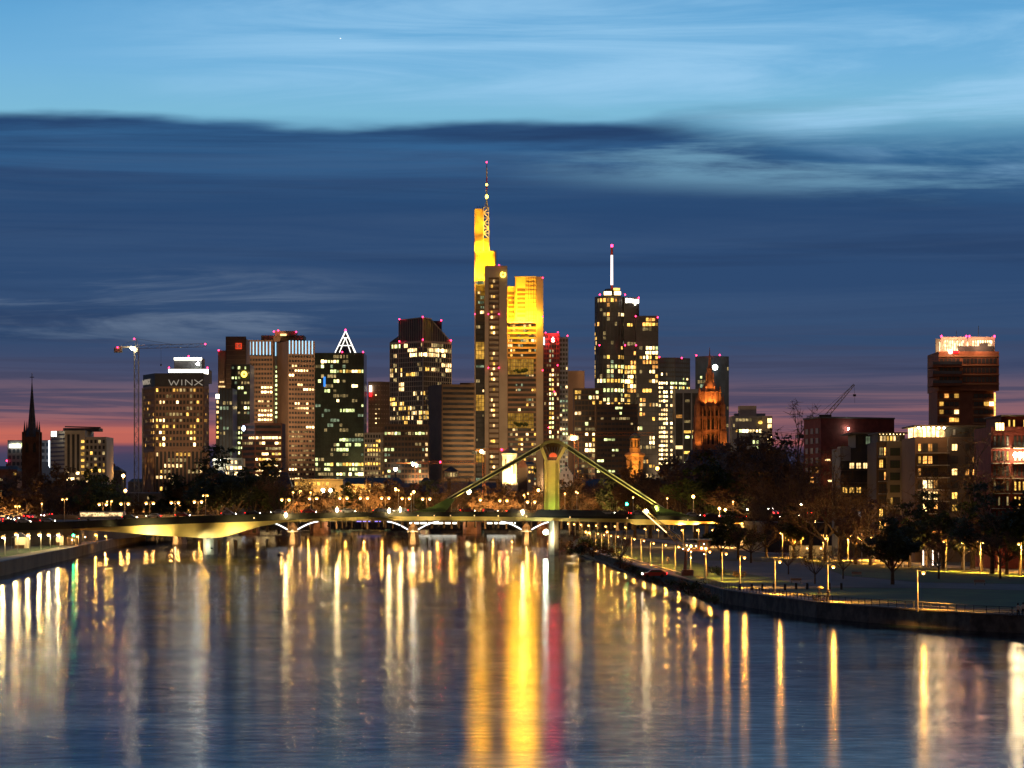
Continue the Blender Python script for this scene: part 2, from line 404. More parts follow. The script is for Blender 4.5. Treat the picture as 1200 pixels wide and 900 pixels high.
def block(root, name, x0, y0, x1, y1, d, dep, m, hang=0):
    """box part given by its rectangle in the picture at distance d"""
    q = MB(); q.box(X(x0, d), X(x1, d), d, d + dep, Z(y1, d), Z(y0, d)); return q.build(name, M[m] if m in M else E[m], root)

# ------------------------------------------------------------------ water, ground, banks
def sheet(name, pts, z, m, kind='structure'):
    q = MB(); q.add([(x, y, z) for x, y in pts], [tuple(range(len(pts)))]); return tag(q.build(name, m), kind=kind)
WR, WBUMP = .140, .035
wm_ = bpy.data.materials.new('river water'); wm_.use_nodes = True
n = NB(wm_.node_tree); wm_.node_tree.nodes.clear()
t = n.new('ShaderNodeTexCoord')
mp = n.new('ShaderNodeMapping', ins={0: t.outputs['Object'], 3: (.10, 1.3, 1)})
z1_ = n.new('ShaderNodeTexNoise', ins={'Vector': mp.outputs[0], 'Scale': 1.0, 'Detail': 3.0, 'Roughness': .55})
mp2 = n.new('ShaderNodeMapping', ins={0: t.outputs['Object'], 3: (.02, .05, 1)})
z2_ = n.new('ShaderNodeTexNoise', ins={'Vector': mp2.outputs[0], 'Scale': 1.0, 'Detail': 3.0, 'Roughness': .6})
bp = n.new('ShaderNodeBump', ins={'Strength': .5, 'Distance': WBUMP, 'Height': z1_.outputs[0]})
ro = n.m('ADD', WR, n.m('MULTIPLY', n.sstep(z2_.outputs[0], .35, .65), .03))
mp3 = n.new('ShaderNodeMapping', ins={0: t.outputs['Object'], 3: (.40, .75, 1)})
z3_ = n.new('ShaderNodeTexNoise', ins={'Vector': mp3.outputs[0], 'Scale': 1.0, 'Detail': 4.0, 'Roughness': .65})
mp4 = n.new('ShaderNodeMapping', ins={0: t.outputs['Object'], 3: (.03, .09, 1)})
z4_ = n.new('ShaderNodeTexNoise', ins={'Vector': mp4.outputs[0], 'Scale': 1.0, 'Detail': 5.0, 'Roughness': .6})
rip = n.m('MULTIPLY', n.m('ADD', .35, n.m('MULTIPLY', n.sstep(z3_.outputs[0], .30, .70), .65)), n.m('ADD', .8, n.m('MULTIPLY', n.sstep(z4_.outputs[0], .35, .65), .35)))
gl = n.new('ShaderNodeBsdfAnisotropic', distribution='BECKMANN', ins={'Color': n.mix(rip, (.36, .42, .52, 1), (.92, .92, .92, 1)), 'Roughness': ro, 'Anisotropy': 0.0, 'Normal': bp.outputs[0], 'Tangent': n.new('ShaderNodeCombineXYZ', ins={0: 0.0, 1: 1.0, 2: 0.0}).outputs[0]})
df = n.new('ShaderNodeBsdfDiffuse', ins={'Color': (.004, .012, .022, 1)})
fr_ = n.new('ShaderNodeFresnel', ins={'IOR': 1.33})
mx_ = n.new('ShaderNodeMixShader', ins={0: fr_.outputs[0], 1: df.outputs[0], 2: gl.outputs[0]})
n.new('ShaderNodeOutputMaterial', ins={0: mx_.outputs[0]})
sheet('water', [(-6000, -400), (6000, -400), (6000, 2400), (-6000, 2400)], 0, wm_)
# bank lines as (x, y) along the water's edge
def edge_pts(lst): return [(X(px, D(py, 0)), D(py, 0)) for px, py in lst]
LB = [(-150, 60), (-118, 330)] + edge_pts([(0, 675), (40, 665), (80, 655.5), (125, 643), (170, 631.5)]) + [(-188, 1400), (-215, 1690)]
RBE = edge_pts([(1200, 742), (1140, 739), (1080, 734), (1020, 729.5), (960, 724), (900, 715), (850, 707), (828, 700), (800, 690), (770, 682), (740, 672), (712, 661), (690, 653), (672, 647)])
RB = [(150, 60), (100, 190)] + RBE + [(20, 900), (24, 1000), (34, 1200), (60, 1400), (95, 1690)]
def land(name, line, far, z, m):
    pts = line + far
    q = MB(); nn = len(pts)
    q.add([(x, y, z) for x, y in pts] + [(x, y, -3) for x, y in pts],
          [tuple(range(nn))] + [(i, nn + i, nn + (i + 1) % nn, (i + 1) % nn) for i in range(nn)])
    return tag(q.build(name, m), kind='structure')
ZB = 1.9
land('ground', LB[::-1], [(-7000, 60), (-7000, 1690)], 2.9, M['soil'])
land('ground', RB, [(7000, 1690), (7000, 60)], ZB, M['soil'])
q = MB(); q.box(-7000, 7000, 1690, 1712, -3, 5.0); tag(q.build('quay_wall', M['quay']), 'long dark embankment wall beyond both bridges at the river bend', 'wall')
sheet('ground', [(-30000, 1712), (30000, 1712), (30000, 50000), (-30000, 50000)], GROUND, M['soil'])
def offset(line, a, c):
    """two rows of points at distance a and c behind the line (positive x side)"""
    o1, o2 = [], []
    for i, pt in enumerate(line):
        i0, i1 = max(0, i - 1), min(len(line) - 1, i + 1)
        t = Vector((line[i1][0] - line[i0][0], line[i1][1] - line[i0][1])).normalized(); nn = Vector((t.y, -t.x))
        o1.append((pt[0] + nn.x * a, pt[1] + nn.y * a)); o2.append((pt[0] + nn.x * c, pt[1] + nn.y * c))
    return o1, o2
def strip(name, line, a, c, z, m):
    o1, o2 = offset(line, a, c); q = MB(); nn = len(o1)
    q.add([(x, y, z) for x, y in o1 + o2], [(i, nn + i, nn + i + 1, i + 1) for i in range(nn - 1)])
    return tag(q.build(name, m), kind='structure')
RL = [(112, 160)] + RBE
strip('path', RL, .6, 4.8, ZB + .02, M['paving'])
# quay wall with coping on the near part of the bank
def wall_along(name, label, line, z0, z1, th, m, cap):
    t = thing(name, (line[0][0], line[0][1], 0), label, 'wall')
    q = MB(); o1, o2 = offset(line, -.35, th); nn = len(line)
    q.add([(x, y, z0) for x, y in o1] + [(x, y, z1) for x, y in o1] + [(x, y, z1) for x, y in o2],
          [(i + 1, i, nn + i, nn + i + 1) for i in range(nn - 1)] + [(nn + i, 2 * nn + i, 2 * nn + i + 1, nn + i + 1) for i in range(nn - 1)])
    q.build('wall', m, t)
    q = MB(); o1, o2 = offset(line, -.5, .35)
    for i in range(nn - 1):
        q.prism([o1[i], o2[i], o2[i + 1], o1[i + 1]], z1 + .003, z1 + .18)
    q.build('coping', cap, t)
NEAR = [(112, 160)] + RBE[:8]
wall_along('quay_wall', 'dark stone quay wall curving below the lamp-lit promenade railing', NEAR, -2, ZB + .1, .6, M['quay'], M['conc_dark'])
wall_along('quay_wall', 'plain brown embankment wall below the market stalls', [(a, c) for a, c in LB[:7]][::-1], -2, 3.0, .6, mat('brown quay', (.26, .17, .085), .9, .2, .1), M['conc'])
# railing on the quay
rl = thing('railing', (NEAR[3][0], NEAR[3][1], ZB), 'thin metal railing along the top of the dark stone quay wall', 'railing')
lo, _ = offset(NEAR, .15, 1); top = MB(); cnt = 0
for i in range(1, len(lo) - 1):
    a, c = Vector((*lo[i], ZB + .25)), Vector((*lo[i + 1], ZB + .25)); L = (c - a).length; k = max(1, round(L / 1.9))
    top.tube(a + Vector((0, 0, .85)), c + Vector((0, 0, .85)), .045); top.tube(a + Vector((0, 0, .42)), c + Vector((0, 0, .42)), .025); top.tube(a + Vector((0, 0, .12)), c + Vector((0, 0, .12)), .025)
    for j in range(k):
        if cnt < 98:
            q = MB(); pp = a + (c - a) * (j / k); q.tube(pp, pp + Vector((0, 0, .9)), .05, n=5); q.build('post', M['steel_dk'], rl); cnt += 1
top.build('rail', M['steel_dk'], rl)
# lawn, plaza and second path of the park
def gp(px, py, z=ZB): d = D(py, z); return (X(px, d), d)
sheet('lawn', [gp(905, 692), gp(1000, 702), gp(1100, 709), gp(1230, 716), gp(1260, 694), gp(1100, 690), gp(960, 689)], ZB + .03, M['lawn'])
sheet('lawn', [gp(790, 672), gp(820, 683), gp(860, 691), gp(868, 688), gp(830, 677), gp(806, 671)], ZB + .03, M['lawn'])
sheet('plaza', [gp(820, 668), gp(866, 687), gp(905, 690.5), gp(960, 688), gp(1100, 689), gp(1260, 693), gp(1260, 686), gp(1080, 683), gp(990, 675), gp(950, 660), gp(800, 656)], ZB + .012, M['plaza'])
sheet('lawn', [gp(990, 674), gp(1080, 682), gp(1260, 685), gp(1240, 674), gp(1080, 668), gp(950, 658.5)], ZB + .024, M['lawn'])
PATH2 = [gp(1240, 671, 2.4), gp(1150, 665.5, 2.4), gp(1060, 659.5, 2.4), gp(980, 653, 2.4), gp(920, 648, 2.4), gp(860, 642.5, 2.4), gp(800, 637, 2.4), gp(740, 630, 2.4)]
strip('path', PATH2, 0, 9, ZB + .04, M['paving'])
# grass verge and river shrubs line of the far part
strip('lawn', RBE[7:], 4.8, 16, ZB + .02, M['lawn'])
strip('path', LB[1:8][::-1], 1, 5, 2.95, M['paving'])
strip('lawn', LB[1:8][::-1], 5.0, 12, 2.93, M['lawn'])

# ------------------------------------------------------------------ far skyline, from the church end to the brick tower end
# glass office behind the church
r, pts, z1 = tower('office_building', 'low glass office with a white roof sign behind the dark church', [(9, 1700), (58, 1700)], 516, 'glass_b', 30, cat='office building', frame='greyp', fh=4, bw=3.2, p=.10, pal='GGC', lit=[(12, 521, 28, 526, 'G', .8)], seed=3)
block(r, 'sign', 11, 520.5, 24, 524.5, 1698.5, 1, 'strip')
for x in (45.5, 57): block(r, 'light_strip', x, 516, x + 1.2, 556, 1698.6, .8, 'stripw')
block(r, 'sign', 38, 574, 41.5, 585, 1500, 2, 'strip')
red_lamp((X(8, 1698), 1698, Z(540, 1698)), r)

# dark church with a needle spire
def church():
    d = 1350; x = lambda p_: X(p_, d); z = lambda y: Z(y, d)
    t = thing('church', (x(36), d, GROUND), 'dark brown church with a needle spire and cross', 'church')
    hw = S(8.2, d)
    m = MB(); m.box(x(36) - hw, x(36) + hw, d, d + 2 * hw, GROUND - 3, z(512)); 
    for i in (-1, 1):
        for dy in (0, 2 * hw): m.box(x(36) + i * hw - .8, x(36) + i * hw + .8, d + dy - .8, d + dy + .8, GROUND - 3, z(506))
    m.build('tower', mat('church sandstone', (.09, .045, .03), .9, .3, .3), t)
    m = MB(); cy_ = d + hw
    m.lathe((x(36), cy_, 0), [(hw * .95, z(512)), (hw * .62, z(503)), (hw * .36, z(478)), (.12, z(446))], 8)
    for i in (-1, 1):
        for dy in (-1, 1): m.lathe((x(36) + i * hw * .9, cy_ + dy * hw * .9, 0), [(.9, z(508)), (.05, z(493))], 4)
    m.build('spire', M['slate'], t)
    m = MB(); m.box(x(36) - .15, x(36) + .15, cy_ - .15, cy_ + .15, z(447), z(437)); m.box(x(36) - 1.1, x(36) + 1.1, cy_ - .12, cy_ + .12, z(442), z(441.2)); m.build('cross', M['steel_dk'], t)
    for i in (-1, 1):
        m = MB(); m.front([(x(36) + i * 2 - .9, z(530)), (x(36) + i * 2 + .9, z(530)), (x(36) + i * 2 + .9, z(521)), (x(36) + i * 2, z(518)), (x(36) + i * 2 - .9, z(521))], d - .1, d + .05); m.build('belfry_opening', M['black'], t)
    m = MB(); y0, y1 = d + 2 * hw, d + 2 * hw + 40
    m.add([(x(26), y0, GROUND - 3), (x(46), y0, GROUND - 3), (x(46), y0, z(560)), (x(36), y0, z(540)), (x(26), y0, z(560)), (x(26), y1, GROUND - 3), (x(46), y1, GROUND - 3), (x(46), y1, z(560)), (x(36), y1, z(540)), (x(26), y1, z(560))],
                  [(0, 1, 2, 3, 4), (9, 8, 7, 6, 5), (1, 6, 7, 2), (2, 7, 8, 3), (3, 8, 9, 4), (4, 9, 5, 0), (0, 5, 6, 1)]); m.build('nave', M['slate'], t)
church()
# pale office with one lit stair column
r, pts, z1 = tower('office_building', 'pale office block with one fully lit yellow stair column', [(59, 1490), (76, 1470), (100, 1470)], 504.5, 'cream', 30, cat='office building', frame='cream', fh=3.5, bw=3.3, style='grid', band=.45, proud=.3, faces=(1,), lit=[(93, 510, 98.5, 560, 'Y', 1), (76, 552, 100, 575, 'WB', .6)], p=.05, seed=4)
q = MB(); a_, c_ = pts[0], pts[1]
for i in range(11):
    zz = Z(509 + i * 5, 1470); u = (c_ - a_); q.bar(a_ + u * .03 + Vector((0, -.15, zz)), c_ - u * .03 + Vector((0, -.15, zz)), .35, .9)
q.build('window_band', M['glass'], r)
for j in range(4):
    q = MB(); x0 = 79 + j * 5.6; q.box(X(x0, 1470), X(x0 + 3, 1470), 1469.6, 1470.3, Z(553, 1470), Z(509, 1470))
    if j != 3: q.build('glazing', M['glass'], r)
tower('', '', [(100, 1472), (124, 1472)], 512, 'glass', 26, root=r, part='wing', clad='cream', frame='cream', fh=3.3, bw=2.6, band=.4, pier=.4, lit=[(100, 546, 124, 575, 'YYW', .55), (100, 512, 124, 546, 'YD', .28)], seed=5)
block(r, 'roof_plant', 74, 501.5, 116, 505.2, 1478, 14, 'dkgrey'); block(r, 'sign', 60, 505.5, 66, 511.5, 1468.6, .8, 'strip')
q = MB(); q.tube((X(76, 1478), 1478, Z(500, 1478)), (X(118, 1478), 1478, Z(501, 1478)), .35); q.build('facade_lift_rail', M['steel_dk'], r)
# lattice cranes
def crane(name, label, mx, ybase, ytop, jib, cj, jy, d, m, w_=2.0, lights=(), work=None, base_z=GROUND, apex=None):
    """mx: mast column, jib/cj: columns of the jib tips, jy: their rows"""
    t = thing(name, (X(mx, d), d, base_z), label, 'crane')
    def truss(a, c, wid, hgt, nseg, tri=False):
        a, c = Vector(a), Vector(c); dv = (c - a).normalized(); side = Vector((0, 1, 0)) if abs(dv.z) < .9 else Vector((0, 1, 0))
        up = Vector((0, 0, 1)) if abs(dv.z) < .9 else Vector((1, 0, 0)); r_ = wid * .07; k = MB()
        up = (up - dv * up.dot(dv)).normalized()
        cs = [side * wid / 2, -side * wid / 2, side * wid / 2 + up * hgt, -side * wid / 2 + up * hgt]
        for o in cs: k.tube(a + o, c + o, r_, n=4)
        for i in range(nseg):
            p0, p1 = a + (c - a) * (i / nseg), a + (c - a) * ((i + 1) / nseg)
            e = i % 2
            k.tube(p0 + cs[e * 2], p1 + cs[2 - e * 2], r_ * .6, n=4); k.tube(p0 + cs[1 + e * 2], p1 + cs[3 - e * 2], r_ * .6, n=4)
            k.tube(p0 + cs[0], p0 + cs[2], r_ * .6, n=4); k.tube(p0 + cs[e], p1 + cs[1 - e], r_ * .6, n=4)
        return k
    xm = X(mx, d); zj = Z((jy[0] + jy[1]) / 2, d); L = abs(X(jib, d) - xm)
    truss((xm - w_ / 2, d, base_z), (xm - w_ / 2, d, zj), w_, w_, max(4, int((zj - base_z) / w_ / 1.1))).build('mast', m, t)
    truss((xm, d, Z(jy[0], d)), (X(jib, d), d, Z(jy[1], d)), w_ * .6, w_ * .75, max(5, int(L / w_ / 1.1))).build('jib', m, t)
    k = MB(); k.bar((xm, d, zj + .3), (X(cj, d), d, zj + .3), w_ * .6, w_ * .35); k.build('counter_jib', m, t)
    k = MB(); xc = X(cj, d); k.box(xc - w_ * .9, xc + w_ * .9, d - w_ * .45, d + w_ * .45, zj - w_ * 1.1, zj + .1); k.build('counterweight', M['conc_dark'], t)
    ap = Z(apex if apex else jy[0] - 8, d)
    k = MB(); k.tube((xm - w_ * .4, d, zj), (xm, d, ap), .2, .12, 4); k.tube((xm + w_ * .4, d, zj), (xm, d, ap), .2, .12, 4)
    k.tube((xm, d, ap), (xm + (X(jib, d) - xm) * .55, d, zj + w_ * .7), .09, n=4); k.tube((xm, d, ap), (X(cj, d), d, zj + .5), .09, n=4); k.build('tie_rod', M['steel_dk'], t)
    k = MB(); k.box(xm - w_ * .5, xm + w_ * .5, d - w_ * 1.2, d - w_ * .4, zj - w_ * 1.1, zj - .1); k.build('cab', M['white'], t)
    xh = xm + (X(jib, d) - xm) * .35
    k = MB(); k.tube((xh, d, zj), (xh, d, zj - 9), .07, n=4); k.box(xh - .4, xh + .4, d - .4, d + .4, zj - 10, zj - 9); k.build('hook', M['steel_dk'], t)
    for lx, ly in lights: red_lamp((X(lx, d), d - w_, Z(ly, d)), t)
    if work:
        q = MB(); q.ball((X(work[0], d), d - w_ * 1.4, Z(work[1], d)), S(work[2], d), 7); q.build('work_lamp', E[work[3]], t)
    return t
crane('tower_crane', 'tall slim tower crane beside the construction tower with the crown lettering', 160, 570, 398, 242, 138.5, (408.5, 406.5), 1450, M['steel'], 2.4, [(158, 397.5), (138.5, 407.5), (241, 403.5)], (155.6, 408.7, 1.7, 'flood'), apex=397)

# tower under construction with sign lettering
LET = {'W': [((0, 1), (.25, 0)), ((.25, 0), (.5, .8)), ((.5, .8), (.75, 0)), ((.75, 0), (1, 1))], 'I': [((.5, 0), (.5, 1))], 'N': [((.1, 0), (.1, 1)), ((.1, 1), (.9, 0)), ((.9, 0), (.9, 1))], 'X': [((0, 0), (1, 1)), ((0, 1), (1, 0))],
       'D': [((.1, 0), (.1, 1)), ((.1, 1), (.6, 1)), ((.6, 1), (.9, .7)), ((.9, .7), (.9, .3)), ((.9, .3), (.6, 0)), ((.6, 0), (.1, 0))],
       'B': [((.1, 0), (.1, 1)), ((.1, 1), (.7, 1)), ((.7, 1), (.8, .75)), ((.8, .75), (.1, .52)), ((.1, .52), (.9, .3)), ((.9, .3), (.7, 0)), ((.7, 0), (.1, 0))],
       'S': [((.85, .85), (.6, 1)), ((.6, 1), (.25, 1)), ((.25, 1), (.12, .75)), ((.12, .75), (.85, .3)), ((.85, .3), (.7, 0)), ((.7, 0), (.12, .08))]}
def letters(word, a, u, up, wl, gap, h, th, m, root, nrm, name='letter'):
    for i, ch in enumerate(word):
        wch = wl * (.35 if ch == 'I' else 1.25 if ch == 'W' else 1)
        k = MB()
        for (x0, y0), (x1, y1) in LET[ch]: k.tube(a + u * (x0 * wch) + up * (y0 * h) + nrm * .3, a + u * (x1 * wch) + up * (y1 * h) + nrm * .3, th / 2, n=5)
        k.build(name, m, root); a = a + u * (wch + gap)
def winx():
    d = 1600; front = [(168.5, 1622), (182, 1600), (238, 1600), (244, 1612)]
    pts = [Vector((X(p_, q_), q_, 0)) for p_, q_ in front]; plan = pts + [Vector((X(243, 1650), 1650, 0)), Vector((X(172, 1650), 1650, 0))]
    r = thing('construction_tower', (X(205, d), d + 20, GROUND), 'round-cornered tower under construction with a lit roof crown and crown lettering', 'tower')
    m = MB(); m.prism([(q.x, q.y) for q in plan], GROUND, Z(448, d)); m.build('wall', M['glass'], r)
    facade(r, pts, Z(526, d), Z(452, d), 3.6, 2.6, 'grid', 'brown', [(180, 486, 194, 526, 'YYB', .7), (183, 471, 199, 476, 'W', .6), (204, 471, 210, 476, 'B', 1), (206, 456, 209, 466, 'Y', .7), (219, 486, 231, 526, 'YYB', .6), (196, 486, 216, 526, 'YD', .35), (219, 454, 244, 526, 'DY', .4), (237, 440, 245, 526, 'Y', .8)], .16, 'DDY', seed=8, maxp=100, pier=.35)
    facade(r, pts, GROUND, Z(526, d), 3.6, 2.9, 'fins', 'brown', [(168, 526, 175, 560, 'YW', .6), (238, 526, 245, 560, 'YB', .9)], .33, 'YDDW', seed=9, proud=.9, pier=.4, maxp=100)
    c = Vector((X(205, d), d + 25, 0)); q = MB()
    q.prism([((v_.x - c.x) * 1.02 + c.x, (v_.y - c.y) * 1.03 + c.y) for v_ in plan], Z(453, d), Z(437.5, d)); q.build('crown', M['dkgrey'], r)
    up = Vector((0, 0, 1)); y = 1600 - .9
    letters('WINX', Vector((X(197.8, y), y, Z(451.5, y))), Vector((1, 0, 0)), up, S(9.5, d), S(1.8, d), S(6.6, d), .55, E['wx'], r, Vector((0, -1, 0)))
    a, e = pts[0], pts[1]; u = (e - a).normalized(); nn = Vector((u.y, -u.x, 0))
    letters('WINX', a + u * 2 + nn * 1.0 + up * Z(450.5, 1610), u, up, 3.6, .8, S(6, d), .5, E['wx'], r, nn)
    block(r, 'roof_storey', 198, 432.5, 243.5, 448, 1614, 22, 'dkgrey'); block(r, 'roof_storey', 204, 419, 236, 433, 1617, 18, 'dkgrey')
    block(r, 'light_strip', 197.5, 432.8, 243.8, 436.2, 1612.6, 1.2, 'strip'); block(r, 'light_strip', 204, 419, 236.2, 421.8, 1615.6, 1.2, 'strip')
    block(r, 'light_strip', 239, 436.5, 243.8, 449, 1612.4, 1.4, 'strip')
    m = MB(); m.ball((X(232, 1611), 1611, Z(426.5, 1611)), S(1.8, 1611), 7); m.build('work_lamp', E['floodw'], r)
    for x in (198, 221, 243): red_lamp((X(x, 1611), 1611, Z(431 if x != 221 else 417.5, 1611)), r)
    m = MB()
    for i in range(5):   # scaffold hoist on the side
        m.tube((X(166.5 + i * .01, 1608), 1608 + i, GROUND), (X(166.5, 1608), 1608 + i, Z(455, 1608)), .12, n=4)
    for i in range(24): m.tube((X(166.5, 1608), 1608, Z(455 + i * 4.2, 1608)), (X(169, 1612), 1612, Z(455 + i * 4.2, 1612)), .12, n=4)
    m.build('scaffold', M['steel'], r)
winx()

# brown stepped tower with red sign
r, pts, z1 = tower('stepped_tower', 'brown stepped tower with a square red sign near its top', [(264.5, 2250), (288.5, 2250)], 397, 'brown', 34, frame='brown_dark', fh=4, bw=30, style='bands', band=.88, proud=.25, lit=[(264, 412, 272, 420, 'W', .3)], seed=11)
tower('', '', [(255.5, 2252), (264.5, 2252)], 411.5, 'brown', 30, root=r, part='wing', frame='brown', fh=4, bw=6.5, style='bands', band=.55, proud=.3, lit=[(255, 443, 265, 457, 'W', .75)], p=.02, seed=12)
y = 2248.6
block(r, 'sign_panel', 276, 402, 283.2, 409, y, .9, 'redp2')
letters('DB', Vector((X(276.9, y), y - .3, Z(407.8, y))), Vector((1, 0, 0)), Vector((0, 0, 1)), 1.8, .45, S(4.6, y), .55, M['white'], r, Vector((0, -1, 0)))
block(r, 'roof_plant', 268, 395.6, 286, 397, 2258, 14, 'dkgrey'); red_lamp((X(256.5, 2250), 2249, Z(410.5, 2250)), r)
# dark glass pair with a round yellow logo
r, pts, z1 = tower('glass_tower', 'dark green glass tower with a round yellow ring logo', [(271, 2120), (293, 2120)], 427, 'glass_g', 34, frame='dkgrey', fh=4, bw=3.2, lit=[(278, 428, 293, 435, 'G', .8), (281, 433, 291, 444, '', 0), (285, 455, 291, 462, 'GB', 1), (285, 473, 291, 478, 'GB', 1), (279, 449, 293, 455, 'G', .6), (274, 512, 285, 518, 'G', .8)], p=.16, pal='DGT', seed=13)
m = MB(); y = 2118.2; cx, cz, rr_ = X(286, y), Z(438.5, y), S(2.6, y)
for k in range(14):
    a0, a1 = k * math.pi / 7, (k + 1) * math.pi / 7
    m.tube((cx + rr_ * math.cos(a0), y, cz + rr_ * math.sin(a0)), (cx + rr_ * math.cos(a1), y, cz + rr_ * math.sin(a1)), .85, n=5)
m.build('logo', E['logo'], r)
r, pts, z1 = tower('glass_tower', 'blue-black glass tower with a bright edge lamp, beside the yellow ring logo', [(257, 2060), (272.5, 2060)], 455, 'glass_b', 34, frame='dkgrey', fh=4, bw=3.2, p=.07, pal='DT', seed=14, style='fins')
tower('', '', [(253, 2064), (257, 2064)], 461, 'dkgrey', 30, root=r, part='stair_tower', frame='dkgrey', fh=4, bw=2.6, lit=[(250, 467, 258, 535, 'WY', .7)], seed=15)
block(r, 'light_strip', 253, 462, 257, 467, 2061, 1, 'strip')
r, pts, z1 = tower('low_building', 'low pale block with a white lamp at the foot of the dark glass towers', [(249, 1900), (284, 1900)], 537, 'cream', 20, cat='building', frame='cream', fh=4, bw=4, p=.12, pal='WB', seed=16, maxp=40)
m = MB(); m.ball((X(257.5, 1896), 1896, Z(539, 1896)), S(1.8, 1896), 7); m.build('work_lamp', E['floodw'], r)

# twin brown towers with blue lit crowns
def twin(label, front, ytop, face, lit, seed, p):
    r, pts, z1 = tower('twin_tower', label, front, ytop, 'glass', 30, clad='brown', frame='brown', fh=4.15, bw=3.4, style='grid', band=.52, proud=.35, pier=.26, faces=(face,), lit=lit, p=p, pal='WD', seed=seed, group='twin towers with blue lit crowns', maxp=100, parapet=12.5)
    a, c = pts[face], pts[face + 1]; u = (c - a); W = u.length; u.normalize(); nn = Vector((u.y, -u.x, 0)); n_ = int(W / 2.75)
    k = MB()
    for i in range(n_):
        q0 = a + u * ((i + .28) * W / n_) + nn * .75; k.prism([(q0 - u * .45).xy, (q0 + u * .45).xy, (q0 + u * .45 - nn * .2).xy, (q0 - u * .45 - nn * .2).xy][::-1], Z(416, 2350), Z(400.5, 2350))
    k.build('crown_light', E['blue'], r)
    return r, pts, z1
ra, pa, za = twin('brown twin tower with blue lit crown and green-lit recess on its flank', [(292, 2350), (319.5, 2350)], 398.5, 0, [(298, 422.5, 317, 426.5, 'Y', .9), (306, 449, 319, 460, 'B', 1), (293, 468, 316, 473, 'BW', .95), (304, 481, 319, 496, 'WB', .85)], 21, .02)
tower('', '', [(319.5, 2366), (328, 2366)], 400, 'dkgrey', 18, root=ra, part='recess', frame='dkgrey', fh=4, bw=2.6, lit=[(319, 425, 327, 497, 'G', .75)], seed=22)
for x in (320.3, 322.6): block(ra, 'crown_light', x, 401, x + .9, 417, 2364.4, 1, 'blue')
rb, pb, zb = twin('brown twin tower with blue lit crown and one blank dark flank', [(325.5, 2362), (338, 2330), (368.5, 2338)], 399.5, 1, [(345, 432, 361, 438, 'B', 1), (338, 436, 346, 442, 'B', 1), (354, 456, 368, 461, 'B', 1), (346, 469, 351, 474, 'B', 1), (338, 479, 347, 483, 'W', .9), (354, 483, 361, 488, 'B', .9), (359, 497, 368, 503, 'B', .9), (338, 550, 347, 555, 'B', 1), (340, 418, 360, 423, 'O', .5), (338, 517, 368, 560, 'D', .35)], 23, .06)
block(rb, 'roof_plant', 306, 393, 356, 400, 2356, 26, 'brown'); block(rb, 'roof_plant', 322, 387.8, 346, 393.5, 2352, 24, 'brown'); block(rb, 'light_strip', 328.5, 391.2, 335.5, 393.4, 2351, .9, 'shop')
for x, yy in ((321, 388.5), (326, 387.5), (347, 389)): red_lamp((X(x, 2350), 2350, Z(yy, 2350)), rb)
# squat brown bank with bright rows
r, pts, z1 = tower('office_building', 'squat brown office building with bright rows of windows below the twin towers', [(284, 1960), (299, 1950), (330, 1950)], 496, 'glass', 30, clad='rust', cat='office building', frame='rust', fh=3.9, bw=3.2, style='bands', band=.46, proud=.3, faces=(0, 1),
      lit=[(288, 511, 300, 517, 'W', .7), (300, 511, 330, 517, 'BW', .95), (287, 520, 292, 525, 'Y', 1), (302, 517, 329, 524, 'WBY', .7), (300, 526, 329, 539, 'WBY', .75), (299, 542, 329, 560, 'BWY', .8), (284, 496, 330, 511, '', 0)], p=.04, pal='YD', seed=24, maxp=100)
m = MB(); m.ball((X(285.5, 1948), 1948, Z(502, 1948)), S(2.0, 1948), 7, sz=1.5); m.build('roof_lamp', emat('bluish lamp', (.6, .75, 1), 14), r)
# green glass tower with a lit pyramid
r, pts, z1 = tower('pyramid_tower', 'dark green glass tower with a white lit pyramid frame on its roof', [(369, 2100), (426.5, 2100)], 413.5, 'glass_g', 40, frame='glass_g', fh=3.9, bw=3.1, band=.3, pier=.12, proud=.2, cat='tower',
      lit=[(377, 422, 397, 427, 'GB', 1), (377, 427, 382, 431, 'G', .8), (388, 435, 427, 440.5, 'BGY', 1), (371.5, 444, 377, 449.5, 'G', 1), (390.5, 444, 398.5, 450, 'GB', 1), (411, 449, 419.5, 454.5, 'B', 1), (381.5, 454, 387, 458.5, 'G', 1), (393, 467, 399, 472, 'B', 1), (393, 517, 424, 521.5, 'G', .8), (392.5, 526, 409, 532, 'GB', 1),
           (388.5, 540, 426, 549.5, 'GBY', .85), (380.5, 543, 386, 550, 'G', 1), (395, 553.5, 426, 558.5, 'GB', .85), (369, 536, 374, 548, 'G', .6), (378, 440, 382, 452, '', 0)], p=.14, pal='DTGD', seed=25, maxp=100)
block(r, 'screen', 379, 441.5, 381.4, 453, 2099, .8, 'bluew')
m = MB(); d = 2110; ap = Vector((X(404.3, d), d + 8, Z(387, d))); zb_ = Z(413, d)
cs = [Vector((X(392.8, d), d, zb_)), Vector((X(415.8, d), d, zb_)), Vector((X(415.8, d), d + 16, zb_)), Vector((X(392.8, d), d + 16, zb_))]
for c_ in cs: m.tube(ap, c_, .5, n=4)
for f_ in (.32, .68):
    ring = [ap + (c_ - ap) * f_ for c_ in cs]
    for i in range(4): m.tube(ring[i], ring[(i + 1) % 4], .38, n=4)
a1, a2 = ap + (cs[0] - ap) * .32, ap + (cs[1] - ap) * .32
mid = (cs[0] + cs[1]) / 2
m.tube((a1 + a2) / 2, cs[0] + (cs[1] - cs[0]) * .22, .4, n=4); m.tube((a1 + a2) / 2, cs[0] + (cs[1] - cs[0]) * .78, .4, n=4)
m.build('pyramid_frame', emat('pyramid light', (1, .93, .80), 2.4), r)
